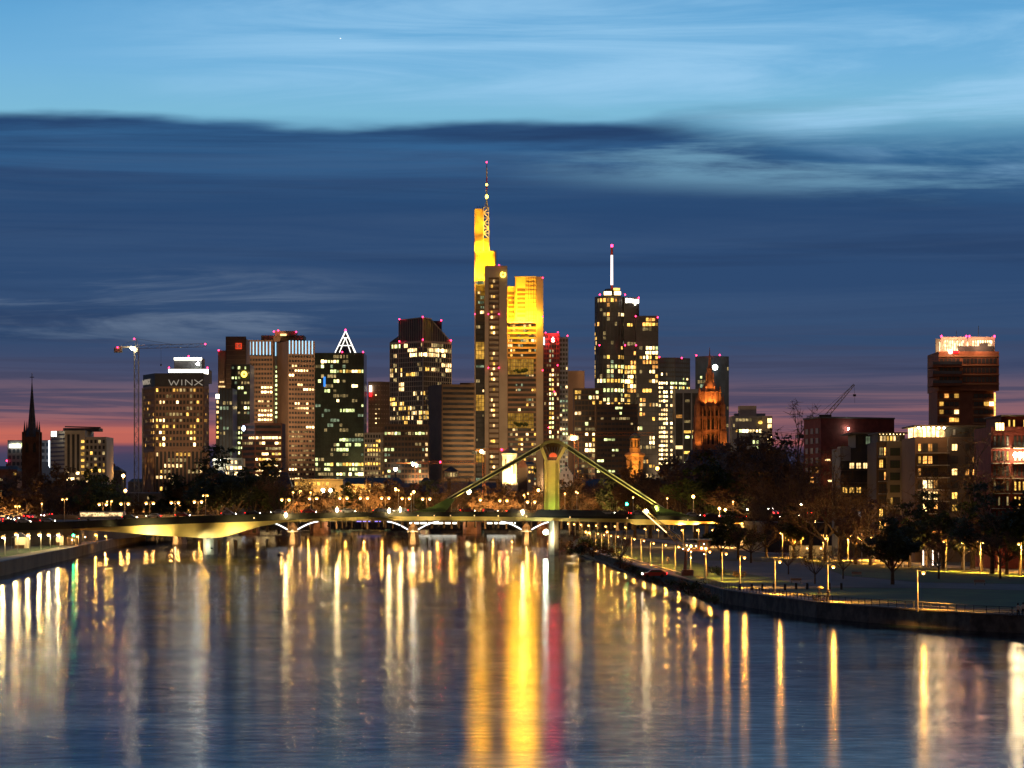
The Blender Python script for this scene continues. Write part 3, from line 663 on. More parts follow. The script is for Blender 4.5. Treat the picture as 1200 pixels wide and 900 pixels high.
m = MB(); m.prism([c_.xy for c_ in cs], zb_, ap.z - 2, top=[ap.xy + (c_.xy - ap.xy) * .05 for c_ in cs]); m.build('pyramid_roof', M['glass'], r)
red_lamp((X(401, 2099), 2099, Z(412.5, 2099)), r); red_lamp((X(425.5, 2099), 2099, Z(412.5, 2099)), r); red_lamp((X(404.3, d), d + 7, Z(386.3, d)), r, .9)
# plain brown tower with upright sign
r, pts, z1 = tower('office_tower', 'plain brown office tower with a small upright red and white sign', [(431.5, 2180), (446, 2180), (457.5, 2186)], 449, 'brown', 30, frame='brown_dark', fh=3.9, bw=3.4, style='grid', band=.75, pier=.5, proud=.2, lit=[(438.5, 458, 444.5, 500, 'WD', .6), (431, 449, 458, 510, '', 0)], seed=26)
block(r, 'sign_panel', 433, 452, 435.6, 459, 2178, 1, 'strip'); block(r, 'sign_panel', 433, 459.3, 435.6, 464.5, 2178, 1, 'redsign')
r, pts, z1 = tower('office_building', 'slim pale office building with a regular grid of warm windows', [(427, 1960), (446.5, 1960), (450.5, 1966)], 507, 'glass', 26, clad='cream', cat='office building', frame='cream', fh=3.4, bw=2.6, band=.35, pier=.3, proud=.4, p=.42, pal='DYYD', lit=[(427, 507, 450, 516, '', 0)], seed=27, maxp=60)

# bank tower with chamfered top
def chamfer():
    d = 1980; A, Bc, C = Vector((X(457, 2002), 2002, 0)), Vector((X(495.5, 1975), 1975, 0)), Vector((X(529, 1998), 1998, 0)); Dk = A + C - Bc
    r = thing('chamfered_tower', (X(493, 1990), 1992, GROUND), 'tower with a fine pale grid and a sloping cut corner at its roof', 'tower')
    zt, zs, zl = Z(373, 1975), Z(400, 1985), Z(401, 2002)
    A2 = A + (Bc - A) * .27; cut = Bc + (C - Bc) * .27
    m = MB(); m.prism([A.xy, A2.xy, (A2 + (Dk - A) * 1.0).xy, Dk.xy], GROUND, [zl, Z(393, 1990), Z(393, 1990), zl])
    m.build('wing', M['glass'], r)
    m = MB()
    low = [A2, Bc, cut, C, C + (Dk - C) * .73]
    m.prism([q_.xy for q_ in low], GROUND, [zt, zt + .6, zt, zs, zs + 3]); m.build('wall', M['glass'], r)
    lit = [(457, 401, 469, 406.5, 'WG', .7), (476, 405, 483, 416, 'BW', .8), (481, 410, 496, 420, 'WB', .85), (462, 411, 468, 420, 'W', .7), (496, 410, 524, 415.5, 'BW', 1), (496, 415.5, 521, 420.5, 'W', .9), (517, 426, 529, 431.5, 'W', .9), (519, 432, 529, 438, 'W', .6), (457, 432, 475, 442, 'WY', .4), (468, 452, 475, 461, 'W', .7),
           (484, 456, 502, 467, 'WYD', .55), (457, 473, 473, 480, 'WYD', .55), (466, 478, 503, 488, 'YWD', .6), (457, 488, 502, 494, 'YWD', .65), (457, 372, 530, 400, '', 0)]
    facade(r, [A, A2, Bc], GROUND, Z(400, 1985), 3.65, 2.7, 'grid', 'cream', lit, .07, 'WYDD', proud=.3, band=.17, pier=.13, seed=31, maxp=100)
    facade(r, [Bc, C], GROUND, Z(400, 1985), 3.65, 2.7, 'grid', 'cream', lit, .07, 'WYDD', proud=.3, band=.17, pier=.13, seed=32, maxp=100)
    q = MB()
    for a, c, ya, yc in ((A2, Bc, 373.5, 372.5), (Bc, C, 372.5, 400)):
        L = (c - a).length; nq = int(L / 2.4); u = (c - a) / nq; un = u.normalized(); nn = Vector((un.y, -un.x, 0))
        for i in range(nq + 1):
            f_ = i / nq; zt_ = Z(373, 1975) if (a is A2 or f_ <= .27) else Z(373, 1975) + (Z(400, 1985) - Z(373, 1975)) * (f_ - .27) / .73
            pt = a + u * i + nn * .2
            if zt_ > Z(400, 1985) + .5: q.tube(pt + Vector((0, 0, Z(400, 1985))), pt + Vector((0, 0, zt_)), .14, n=4)
    q.tube(A2 + Vector((0, -.3, zt)), Bc + Vector((0, -.3, zt + .6)), .4, n=4); q.tube(Bc + Vector((0, -.3, zt + .6)), cut + Vector((0, -.3, zt)), .4, n=4); q.tube(cut + Vector((0, -.3, zt)), C + Vector((0, -.3, zs)), .4, n=4)
    q.tube(Bc + Vector((0, -.4, GROUND)), Bc + Vector((0, -.4, zt)), .5, n=4)
    q.build('mullion_grid', M['cream'], r)
    block(r, 'lift_core', 507, 376, 517.5, 392, 2000, 8, 'dkgrey')
    for x, yy, dd_ in ((468, 374, 1990), (495.5, 371.5, 1973), (517, 375.5, 1998), (528.5, 399, 1996), (495.5, 398, 1972), (468, 400, 1990)): red_lamp((X(x, dd_), dd_, Z(yy, dd_)), r)
chamfer()
r, pts, z1 = tower('office_building', 'wide dark office block with a reddish brown top band in front of the chamfered tower', [(450, 1850), (502, 1850)], 497, 'glass', 30, clad='brown_dark', cat='office building', frame=mat('dull brown', (.22, .14, .09), .8, .1, .1), fh=3.7, bw=3.1, band=.40, pier=.2, proud=.25, lit=[(450, 497, 502, 507, '', 0), (451, 507.5, 471, 512, 'WG', .95), (450, 522, 460, 527, 'G', 1), (468, 521, 478, 526, 'G', .6), (498.5, 502, 502.6, 548, 'W', .7), (450, 535, 500, 560, 'DGT', .22)], p=.12, pal='DGT', seed=33)
q = MB(); q.ball((X(463.5, 1845), 1845, Z(549, 1845)), S(2.6, 1845), 8, sz=1.3); q.build('display_globe', E['strip'], r)
q = MB(); q.tube((X(463.5, 1845), 1845, GROUND), (X(463.5, 1845), 1845, Z(552, 1845)), .5); q.build('display_pole', M['steel_dk'], r)
r, pts, z1 = tower('slab_tower', 'dark brown slab tower with dull horizontal bands and hardly a lit window', [(502.5, 1915), (518, 1890), (556, 1898)], 450.5, 'glass', 34, clad='brown_dark', frame=mat('dull band', (.20, .135, .08), .8, .1, .1), fh=3.7, bw=40, style='bands', band=.5, proud=.3, faces=(1,), lit=[(518, 450, 556, 466, '', 0)], seed=34)
block(r, 'roof_plant', 539, 448.5, 556, 451, 1915, 12, 'brown_dark')

# ------------------------------------------------------------------ the tallest tower with floodlit yellow crown
def commerz():
    d = 2000
    r = thing('floodlit_tower', (X(596, d), d + 30, GROUND), 'tallest tower with yellow floodlit crown, lattice antenna and stone piers', 'tower')
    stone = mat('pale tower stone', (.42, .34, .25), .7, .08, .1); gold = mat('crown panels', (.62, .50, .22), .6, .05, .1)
    def bx(nm, x0, x1, y0, y1, d0, dep, m):
        q = MB(); q.box(X(x0, d0), X(x1, d0), d0, d0 + dep, GROUND if y1 is None else Z(y1, d0), Z(y0, d0)); return q.build(nm, m, r)
    bx('wall', 568, 594, 311.5, None, 2002, 38, stone); bx('wall', 594, 637, 378, None, 2012, 40, M['glass']); bx('wall', 557, 568, 327, None, 2014, 36, M['glass'])
    bx('pier', 568, 572.6, 311.5, None, 1999.5, 4, stone); bx('pier', 585, 594.5, 311.5, None, 1999.5, 4, stone); bx('pier', 628.7, 636.6, 324, None, 2007, 30, stone); bx('pier', 556, 557.3, 294, None, 2010, 6, stone)
    bx('lintel', 572.6, 585, 311.5, 325, 1999.8, 4, stone)
    litc = [(575.5, 325, 581, 372, 'YW', .55), (575.5, 372, 581, 560, 'YW', .45)]
    facade(r, [Vector((X(572.6, 2001), 2001, 0)), Vector((X(585, 2001), 2001, 0))], GROUND, Z(325, 2001), 3.9, 1.9, 'bands', 'brown_dark', litc, 0, seed=41, band=.4, proud=.2, maxp=70)
    gard_r = [(594, 420, 626, 439.5), (594, 483.5, 626, 502.5)]
    litr = [(594, a1, 630, b1, '', 0) for _, a1, _, b1 in gard_r] + [(594, 377, 629, 420, 'DYWT', .34), (594, 439, 629, 483, 'DYWT', .25), (608, 392, 622, 396.5, 'BW', .9), (610, 467, 628, 473, 'WG', .7), (596, 503, 629, 560, 'DYW', .36), (608, 512, 626, 517, 'WY', .85)]
    facade(r, [Vector((X(594.5, 2011.8), 2011.8, 0)), Vector((X(628.7, 2011.8), 2011.8, 0))], GROUND, Z(377.5, 2011.8), 3.75, 2.6, 'bands', 'brown', litr, .2, 'DYWT', seed=42, band=.42, proud=.3, maxp=100)
    facade(r, [Vector((X(557.2, 2013.8), 2013.8, 0)), Vector((X(568, 2013.8), 2013.8, 0))], GROUND, Z(327, 2013.8), 3.75, 2.4, 'bands', 'dkgrey', [(557, 400, 568, 422, '', 0), (557, 462, 568, 482, '', 0), (557, 525, 568, 542, '', 0), (557, 350, 568, 353, 'W', .7), (562, 363, 568, 370, 'W', .8)], .12, 'DWT', seed=43, band=.35, proud=.2, maxp=60)
    # sky gardens: lit halls behind glass, several storeys high
    hall = emat('sky garden interior', (1, .52, .08), .62, .55, .28); nth_ = 0
    for (x0, x1, y0, y1, dd_) in ((595, 625.5, 420.5, 439, 2010.9), (595, 625.5, 484, 502, 2010.9), (557.6, 567.6, 400.5, 421, 2012.9), (557.6, 567.6, 462.5, 481.5, 2012.9), (557.6, 567.6, 525.5, 542, 2012.9), (616.5, 627, 546, 556, 2010.9)):
        q = MB(); q.box(X(x0, dd_), X(x1, dd_), dd_, dd_ + .5, Z(y1, dd_), Z(y0, dd_)); g_ = q.build('sky_garden', hall, r)
        q = MB(); n_ = int((x1 - x0) / 2.9)
        for i in range(n_ + 1): xx = X(x0 + (x1 - x0) * i / n_, dd_); q.box(xx - .12, xx + .12, dd_ - .25, dd_ - .02, Z(y1, dd_), Z(y0, dd_))
        for i in range(5): zz = Z(y0 + (y1 - y0) * i / 4, dd_); q.box(X(x0, dd_), X(x1, dd_), dd_ - .3, dd_ - .03, zz - .15, zz + .15)
        o = q.build('glazing_frame', M['brown_dark'], g_)
        if x0 > 590:   # planting seen through the glass
            q = MB()
            for i in range(10): q.ball((X(x0 + 8 + i * 1.6, dd_), dd_ - .05, Z(y1 - 3.5 - rnd.random() * 3, dd_)), .9 + rnd.random() * .9, 5)
            tag(q.build('planting', M['leaf_d'], g_), kind='stuff')
    # yellow floodlit recess, the right hand block
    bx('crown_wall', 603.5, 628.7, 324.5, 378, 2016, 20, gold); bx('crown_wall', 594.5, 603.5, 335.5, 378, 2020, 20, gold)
    q = MB()
    for i in range(7): q.box(X(606, 2015.8), X(615.5, 2015.8), 2015.7, 2016.2, Z(341.5 + i * 5, 2015.8), Z(338.6 + i * 5, 2015.8))
    for i in range(6): q.box(X(595.5, 2019.8), X(602.5, 2019.8), 2019.7, 2020.2, Z(345.5 + i * 5.4, 2019.8), Z(342 + i * 5.4, 2019.8))
    q.build('louvre', M['brown_dark'], r)
    bx('terrace', 594.6, 628.6, 376.8, 378.4, 2008.5, 12, stone)
    bx('roof_edge', 603, 629, 323.6, 324.8, 2015.4, 3, stone)
    # the slender upper block and lattice
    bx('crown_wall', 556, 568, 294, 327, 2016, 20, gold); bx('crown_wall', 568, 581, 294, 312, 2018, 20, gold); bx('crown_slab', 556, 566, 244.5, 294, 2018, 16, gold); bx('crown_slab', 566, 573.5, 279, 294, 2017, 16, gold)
    bx('fin', 580, 581.4, 294, 312, 2008, 10, stone)
    q = MB(); xa, xb = X(566.3, 2012), X(573.2, 2012)
    for yy in (2012, 2017):
        q.tube((xa, yy, Z(294, 2012)), (xa + .3, yy, Z(243, 2012)), .3, n=4); q.tube((xb, yy, Z(294, 2012)), (xb - .4, yy, Z(243, 2012)), .3, n=4)
        for i in range(6):
            za_, zb_ = Z(279 - i * 6, 2012), Z(273 - i * 6, 2012); e = i % 2
            q.tube((xa if e else xb, yy, za_), (xb if e else xa, yy, zb_), .3, n=4); q.tube((xa, yy, zb_), (xb, yy, zb_), .22, n=4)
    q.build('lattice', M['white'], r)
    xc = X(570.4, 2014); q = MB()
    q.tube((xa + .6, 2014, Z(244, 2014)), (xc, 2014, Z(234, 2014)), .25, n=4); q.tube((xb - .6, 2014, Z(244, 2014)), (xc, 2014, Z(234, 2014)), .25, n=4)
    q.tube((xc, 2014, Z(244, 2014)), (xc, 2014, Z(222, 2014)), .75, .6, 6, 0); q.tube((xc, 2014, Z(222, 2014)), (xc, 2014, Z(208, 2014)), .55, .5, 6, 1); q.tube((xc, 2014, Z(208, 2014)), (xc, 2014, Z(196, 2014)), .6, .45, 6, 0); q.tube((xc, 2014, Z(196, 2014)), (xc, 2014, Z(189.5, 2014)), .3, .2, 6, 1)
    q.build('antenna', [M['white'], M['redp']], r)
    for yy, k_ in ((230.5, 1.9), (216.5, 1.3)):
        q = MB(); q.ball((xc, 2014, Z(yy, 2014)), S(k_, 2014), 8, sz=1.3); q.build('antenna_lamp', E['sphere'], r)
    red_lamp((xc, 2014, Z(190, 2014)), r)
    for k_ in range(3): q = MB(); q.tube((X(560 + 3 * k_, 2024), 2024, Z(244.5, 2024)), (X(560 + 3 * k_ - 1, 2024), 2024, Z(241.5, 2024)), .3, n=4); q.build('roof_boom', M['steel_dk'], r)
    # logo: a hexagonal ring, open in the middle
    q = MB(); y = 1998.6; cx, cz = X(589.5, y), Z(321.8, y); ro = S(2.8, y)
    hexa = [(cx + ro * math.cos(R(60 * k + 30)), cz + ro * math.sin(R(60 * k + 30))) for k in range(6)]
    for k in range(6):
        (ax, az_), (bx_, bz_) = hexa[k], hexa[(k + 1) % 6]
        if k != 0: q.tube((ax, y, az_), (bx_, y, bz_), .62, n=5)
        else: q.tube((ax, y, az_), ((ax + bx_) / 2, y, (az_ + bz_) / 2), .62, n=5)
    q.build('logo', E['logo'], r)
    for x, yy, dd_ in ((584.8, 310.5, 1998), (636, 325.5, 2005), (636, 371, 2005), (636, 434, 2005), (572.3, 368, 1998), (584.6, 368, 1998), (572.3, 431, 1998), (584.6, 431, 1998), (556.6, 368, 2008)): red_lamp((X(x, dd_), dd_, Z(yy, dd_)), r, S(.75, dd_))
    Yc = (1, .44, .012)
    def fl(x, y_, dd_, tx, ty, td, pw, ang=95):
        l = Vector((X(x, dd_), dd_, Z(y_, dd_))); q = MB(); q.box(l.x - .5, l.x + .5, l.y - .6, l.y + .2, l.z - 1.0, l.z - .3); q.build('floodlamp', M['steel_dk'], r)
        lamp('SPOT', l, pw, Yc, r, (X(tx, td), td, Z(ty, td)), ang, .6, .5)
    for x in (600, 606, 612, 618, 625): fl(x, 375, 2008, x, 350, 3537, 26000)
    for x in (600, 610, 620): fl(x, 374, 2004, x, 325, 2016, 52650, 60)
    for x in (559, 564.5): fl(x, 326, 2009.5, x, 305, 3537, 17000); fl(x, 325, 2007, x, 290, 2016, 26325, 60)
    for x in (571, 577): fl(x, 310.5, 2011, x, 300, 3541, 12000)
    for x in (558, 563): fl(x, 292, 2011, x, 270, 3541, 13000); fl(x, 292.5, 2009, x, 245, 2018, 15795, 50)
    fl(569.5, 292.5, 2008, 569.5, 275, 3535, 26000); fl(569.5, 293, 2007, 569.5, 250, 2014, 38610, 40)
    for x in (558, 563): fl(x, 292.5, 2004, x, 252, 2018, 42000, 40)
    fl(569.5, 293, 2002, 569.5, 258, 2014, 60000, 30)
    q = MB()
    for i in range(9): xx = X(604.5 + i * 2.95, 2015.7); q.box(xx - .12, xx + .12, 2015.3, 2015.9, Z(377, 2016), Z(324.8, 2016)) if not 605.5 < 604.5 + i * 2.95 < 616 else None
    for i in range(5): xx = X(557.5 + i * 2.4, 2015.7); q.box(xx - .1, xx + .1, 2015.4, 2015.9, Z(327, 2016), Z(294.5, 2016))
    for i in range(11): zz = Z(326 + i * 4.7, 2016); q.box(X(616, 2016), X(628.6, 2016), 2015.6, 2015.95, zz - .12, zz + .12)
    q.build('cladding_joint', M['brown_dark'], r)
    for x, y_, dd_ in ((602, 374, 2005), (612, 374, 2005), (622, 374, 2005), (562, 322, 2008)): lamp('POINT', (X(x, dd_), dd_, Z(y_, dd_)), 60000, Yc, r, size=.6)  # bare lights added to deepen the gold streak on the water
M['redp'] = mat('red paint', (.55, .05, .03), .5)
commerz()

# savings bank tower with red lit sign
r, pts, z1 = tower('sign_tower', 'narrow tower with a red lit sign and a bright stair column beside the tallest tower', [(637, 2120), (655.5, 2120)], 390.5, 'glass', 26, clad='rust', frame='rust', fh=3.8, bw=2.7, proud=.3, band=.35, lit=[(643.5, 436, 650.8, 516, 'BYG', .92), (636, 404, 643, 560, 'DT', .12), (644, 408, 650.5, 436, 'TDW', .6), (636, 388, 656, 404, '', 0), (644, 516, 656, 560, 'DYW', .4)], p=.10, pal='DW', seed=51, maxp=100)
y = 2118.8
q = MB(); q.lathe((X(648, y), y - .6, 0), [(.1, 0)], 3)
q = MB(); cx, cz = X(648, y), Z(398.2, y)
pl_ = [(cx + S(3.1, y) * math.cos(R(k * 30)), cz + S(3.1, y) * math.sin(R(k * 30)) * .95) for k in range(12)]
q.front(pl_, y - .5, y); q.build('sign_disc', E['redsign'], r)
letters('S', Vector((cx - 1.25, y - .8, cz - 1.6)), Vector((1, 0, 0)), Vector((0, 0, 1)), 2.5, 0, 2.5, .7, E['strip'], r, Vector((0, -1, 0)))
q = MB(); q.ball((cx, y - 1.1, cz + 1.75), .45, 6); q.build('sign_dot', E['strip'], r)
lamp('POINT', (cx, y - 2.4, cz + 1), 17000, (1, .03, .05), r, size=.8)  # red light added for the sign's streak on the water
tower('', '', [(655.5, 2126), (665.8, 2126)], 395, 'glass', 26, root=r, part='wing', frame='greyp', fh=3.8, bw=2.6, proud=.3, lit=[(655, 394, 667, 408, '', 0)], p=.26, pal='DTGW', seed=52, maxp=80)
block(r, 'light_strip', 636.8, 395, 638.3, 404, 2117, 1, 'stripw')
for x, yy in ((639.5, 390), (653.8, 389.5), (665, 393.5), (653.5, 428), (649.5, 459), (643, 501)): red_lamp((X(x, 2116), 2116, Z(yy, 2116)), r, S(.8, 2116))
tower('office_tower', 'plain brown windowless tower end between the red sign tower and the dark block', [(664.5, 2200), (685, 2200)], 434.5, 'brown', 30, frame='brown', fh=8, bw=30, style='bands', band=.1, proud=.12, seed=53)
r, pts, z1 = tower('office_building', 'dark office block with scattered square lit windows beside the round-fronted tower', [(673, 2040), (706, 2040)], 455, 'glass', 30, clad='brown_dark', cat='office building', frame='brown_dark', fh=4.0, bw=3.4, band=.3, pier=.15, lit=[(673, 455.5, 682, 461, 'Y', .8), (690.5, 461, 702, 468, 'WG', 1), (674, 483, 681, 488, 'W', 1), (684, 508, 698, 514.5, 'B', .95), (684, 521, 698, 528, 'WB', .85), (693, 468, 718, 474, 'WY', .7), (673, 540, 690, 560, 'D', .3)], p=.12, pal='DGY', seed=54)
q = MB(); q.ball((X(670.5, 2030), 2030, Z(513.5, 2030)), .1, 4)

# round-fronted high rise with antenna
def main_tower():
    r = thing('round_tower', (X(715, 2150), 2170, GROUND), 'dark round-fronted high-rise with a white antenna and bright roof sign', 'tower')
    cx, cy_, rad = X(714.5, 2165), 2165, S(17.2, 2165)
    arc = [Vector((cx + rad * math.cos(R(a)), cy_ + rad * math.sin(R(a)), 0)) for a in range(180, 361, 15)]
    z1 = Z(346.5, 2150)
    q = MB(); q.lathe((cx, cy_, 0), [(rad, GROUND), (rad, z1)], 24); q.build('round_wall', M['glass'], r)
    lit = [(703, 351, 722, 355, 'YO', .8), (709, 355, 714, 369, 'OY', .9), (724, 366, 732, 371, 'BW', .9), (723, 418, 733, 423, 'Y', 1), (712, 427, 733, 436, 'WYG', .85), (699, 442, 732, 448.5, 'BYG', 1), (708, 456, 733, 462, 'GB', .95), (708, 462, 733, 474, 'YBG', .5), (696, 393, 700, 450, 'WY', .6), (696, 346, 733, 390, 'DO', .12)]
    facade(r, arc, GROUND, z1, 3.85, 3.0, 'grid', 'dkgrey', lit, .13, 'DDYT', proud=.2, band=.16, pier=.1, seed=61, maxp=100)
    q = MB(); q.box(X(731, 2158), X(749, 2158), 2158, 2190, GROUND, Z(348.5, 2158)); q.build('square_wall', M['glass'], r)
    facade(r, [Vector((X(731.5, 2157.8), 2157.8, 0)), Vector((X(749, 2157.8), 2157.8, 0))], GROUND, Z(348.5, 2158), 3.85, 3.0, 'grid', 'dkgrey', [(735, 378, 741, 383, 'Y', 1), (732, 427, 750, 436, 'WY', .75), (733, 441, 750, 453, 'YWB', .7), (732, 461, 740, 475, 'Y', .8), (731, 348, 750, 360, '', 0)], .10, 'DOY', proud=.2, band=.16, pier=.1, seed=62, maxp=90)
    q = MB(); q.lathe((cx + S(2.5, 2165), cy_, 0), [(S(10.5, 2165), z1), (S(10.5, 2165), Z(340.5, 2150)), (S(8, 2165), Z(337, 2150))], 16); q.build('roof_storey', M['dkgrey'], r)
    for x0, x1 in ((708, 716.5), (720, 727.5)): block(r, 'window', x0, 341.5, x1, 345.3, 2142.5, 3, 'B')
    block(r, 'window', 719, 337.5, 726.5, 340, 2146, 3, 'Y')
    xa = X(717, 2160)
    q = MB(); q.tube((xa, 2160, Z(340, 2160)), (xa, 2160, Z(332, 2160)), 1.1, .9, 8); q.build('antenna_base', M['redp'], r)
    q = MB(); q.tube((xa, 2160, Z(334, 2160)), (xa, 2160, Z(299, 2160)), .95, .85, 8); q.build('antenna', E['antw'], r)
    q = MB(); q.tube((xa, 2160, Z(299, 2160)), (xa, 2160, Z(290, 2160)), 1.05, .9, 8); q.build('antenna_tip', mat('red antenna band', (.6, .08, .05), .5), r)
    red_lamp((xa, 2160, Z(288, 2160)), r, S(1.8, 2160))
    # bright lettering on the roof edge, too far away to read
    for i, (x0, x1, y0, y1) in enumerate(((733.3, 735.2, 349.5, 354.8), (735.7, 737.6, 350, 354.5), (738.1, 740.4, 349.8, 354.5), (740.9, 742.8, 350.5, 355), (743.3, 745.2, 350.8, 357.5), (745.6, 748.6, 350.8, 355.2))):
        block(r, 'sign_letter', x0, y0, x1, y1, 2156.6, .7, 'strip')
    for x, yy, dd_ in ((703, 345.3, 2143), (732.5, 345.4, 2150), (748.5, 349, 2156), (702.5, 404.5, 2143), (732.5, 404.5, 2150)): red_lamp((X(x, dd_), dd_, Z(yy, dd_)), r)
main_tower()
r, pts, z1 = tower('glass_tower', 'dark square tower with clustered lit floors, joined to the round-fronted high-rise', [(745.5, 2145), (771.5, 2145)], 370, 'glass', 34, frame='dkgrey', fh=3.85, bw=3.0, band=.2, pier=.14, proud=.2, lit=[(752, 404, 771, 414, 'BWG', .85), (754, 374, 768, 382, 'YO', .6), (750, 417, 765, 423.5, 'YB', .95), (762, 431.5, 766, 435.5, 'B', 1), (763, 443, 771, 448.5, 'WG', .9), (757, 471, 765, 478, 'BO', .8), (749, 473, 754, 480, 'B', .9), (760, 511, 767, 520, 'B', .9), (746, 497, 753, 503, 'GW', .8)], p=.12, pal='ODYW', seed=63, maxp=100)
for x, yy in ((745, 370.5), (770.8, 371.8), (745.3, 404.5)): red_lamp((X(x, 2142), 2142, Z(yy, 2142)), r)
tower('office_building', 'wide dull brown office slab, almost unlit, in front of the round-fronted high-rise', [(699, 1940), (747, 1940)], 474, 'glass', 30, clad='brown_dark', cat='office building', frame='brown_dark', fh=3.8, bw=3.3, band=.5, pier=.14, proud=.25, lit=[(719, 489, 723, 494, 'O', .8), (714, 488, 717, 492, 'Y', .8)], p=.035, pal='DG', seed=64)
r, pts, z1 = tower('glass_tower', 'blue glass tower dark above and full of white window rows below', [(771.5, 2250), (791, 2250), (808.5, 2262)], 419, 'glass_b', 30, frame='dkgrey', fh=3.75, bw=2.7, band=.4, pier=.16, proud=.2, lit=[(771, 418, 809, 436, '', 0), (773, 436, 784, 446, 'BW', .6), (786, 444, 804, 450, 'G', .6), (772, 448, 784, 545, 'BWW', .86), (786, 450, 791, 545, 'BW', .75), (785, 450, 808, 462, 'YG', .7), (791, 462, 809, 545, 'DW', .3)], p=.02, seed=65, maxp=100)
block(r, 'screen', 770.8, 461, 784.5, 474, 2251.2, .6, 'dkgrey')
for x, yy in ((772.5, 418.5), (799, 419.5)): red_lamp((X(x, 2247), 2247, Z(yy, 2247)), r)
r, pts, z1 = tower('office_building', 'grey framed office building with tall fins in front of the blue glass tower', [(791, 2000), (820, 2000)], 456, 'glass', 30, cat='office building', frame='greyp', fh=3.9, bw=6.2, style='fins', pier=.16, proud=.8, parapet=3, lit=[(792, 483, 798, 492, 'O', .9), (797, 496, 820, 545, 'YGW', .5), (791, 455, 822, 464, '', 0)], p=.2, pal='YDGB', seed=66)
r, pts, z1 = tower('glass_tower', 'dark blue glass tower with one dazzling round light behind the cathedral', [(815, 2300), (834, 2290), (854, 2300)], 417, 'glass_b', 30, frame='glass_b', fh=3.8, bw=3.0, band=.2, pier=.12, proud=.15, lit=[(815, 440, 824, 448, 'DG', .5)], p=.03, pal='TD', seed=67)
q = MB(); q.ball((X(838, 2284), 2284, Z(430.5, 2284)), S(3.3, 2284), 10); q.build('round_light', emat('round roof light', (.9, 1, .85), 9), r)
for x, yy in ((843.5, 416), (816, 416.5)): red_lamp((X(x, 2287), 2287, Z(yy, 2287)), r)
# white-ended hotel with rooftop box
r, pts, z1 = tower('office_building', 'office block with a pale rooftop box and one long yellow lit floor', [(858, 1900), (893, 1900)], 487.5, 'greyp', 26, cat='office building', frame='greyp', fh=4, bw=3, band=.4, pier=.18, proud=.25, lit=[(862, 504, 893, 509.5, 'BYG', 1), (858, 497, 893, 503, 'DG', .25)], p=.08, pal='DG', seed=68)
tower('', '', [(893, 1899), (905, 1899)], 487.5, 'cream', 26, root=r, part='end_wall', frame='cream', fh=4, bw=4.5, band=.1, pier=.1, lit=[(900.5, 488, 906, 528, 'BWY', .85)], seed=69)
block(r, 'rooftop_box', 866.5, 475.5, 886.5, 488, 1906, 12, 'cream'); block(r, 'roof_plant', 861, 484.5, 897, 488, 1912, 8, 'greyp')
q = MB(); y = 1897.5; q.front([(X(891, y) + 1.6 * math.cos(R(k * 36)), Z(495, y) + 1.2 * math.sin(R(k * 36))) for k in range(10)], y - .3, y); q.build('sign_disc', E['Y'], r)
tower('low_building', 'low yellow-lit round kiosk building below the tallest tower', [(676, 1800), (684, 1800)], 548, 'cream', 12, cat='building', frame='cream', fh=3, bw=2, p=.5, pal='Y', seed=70)

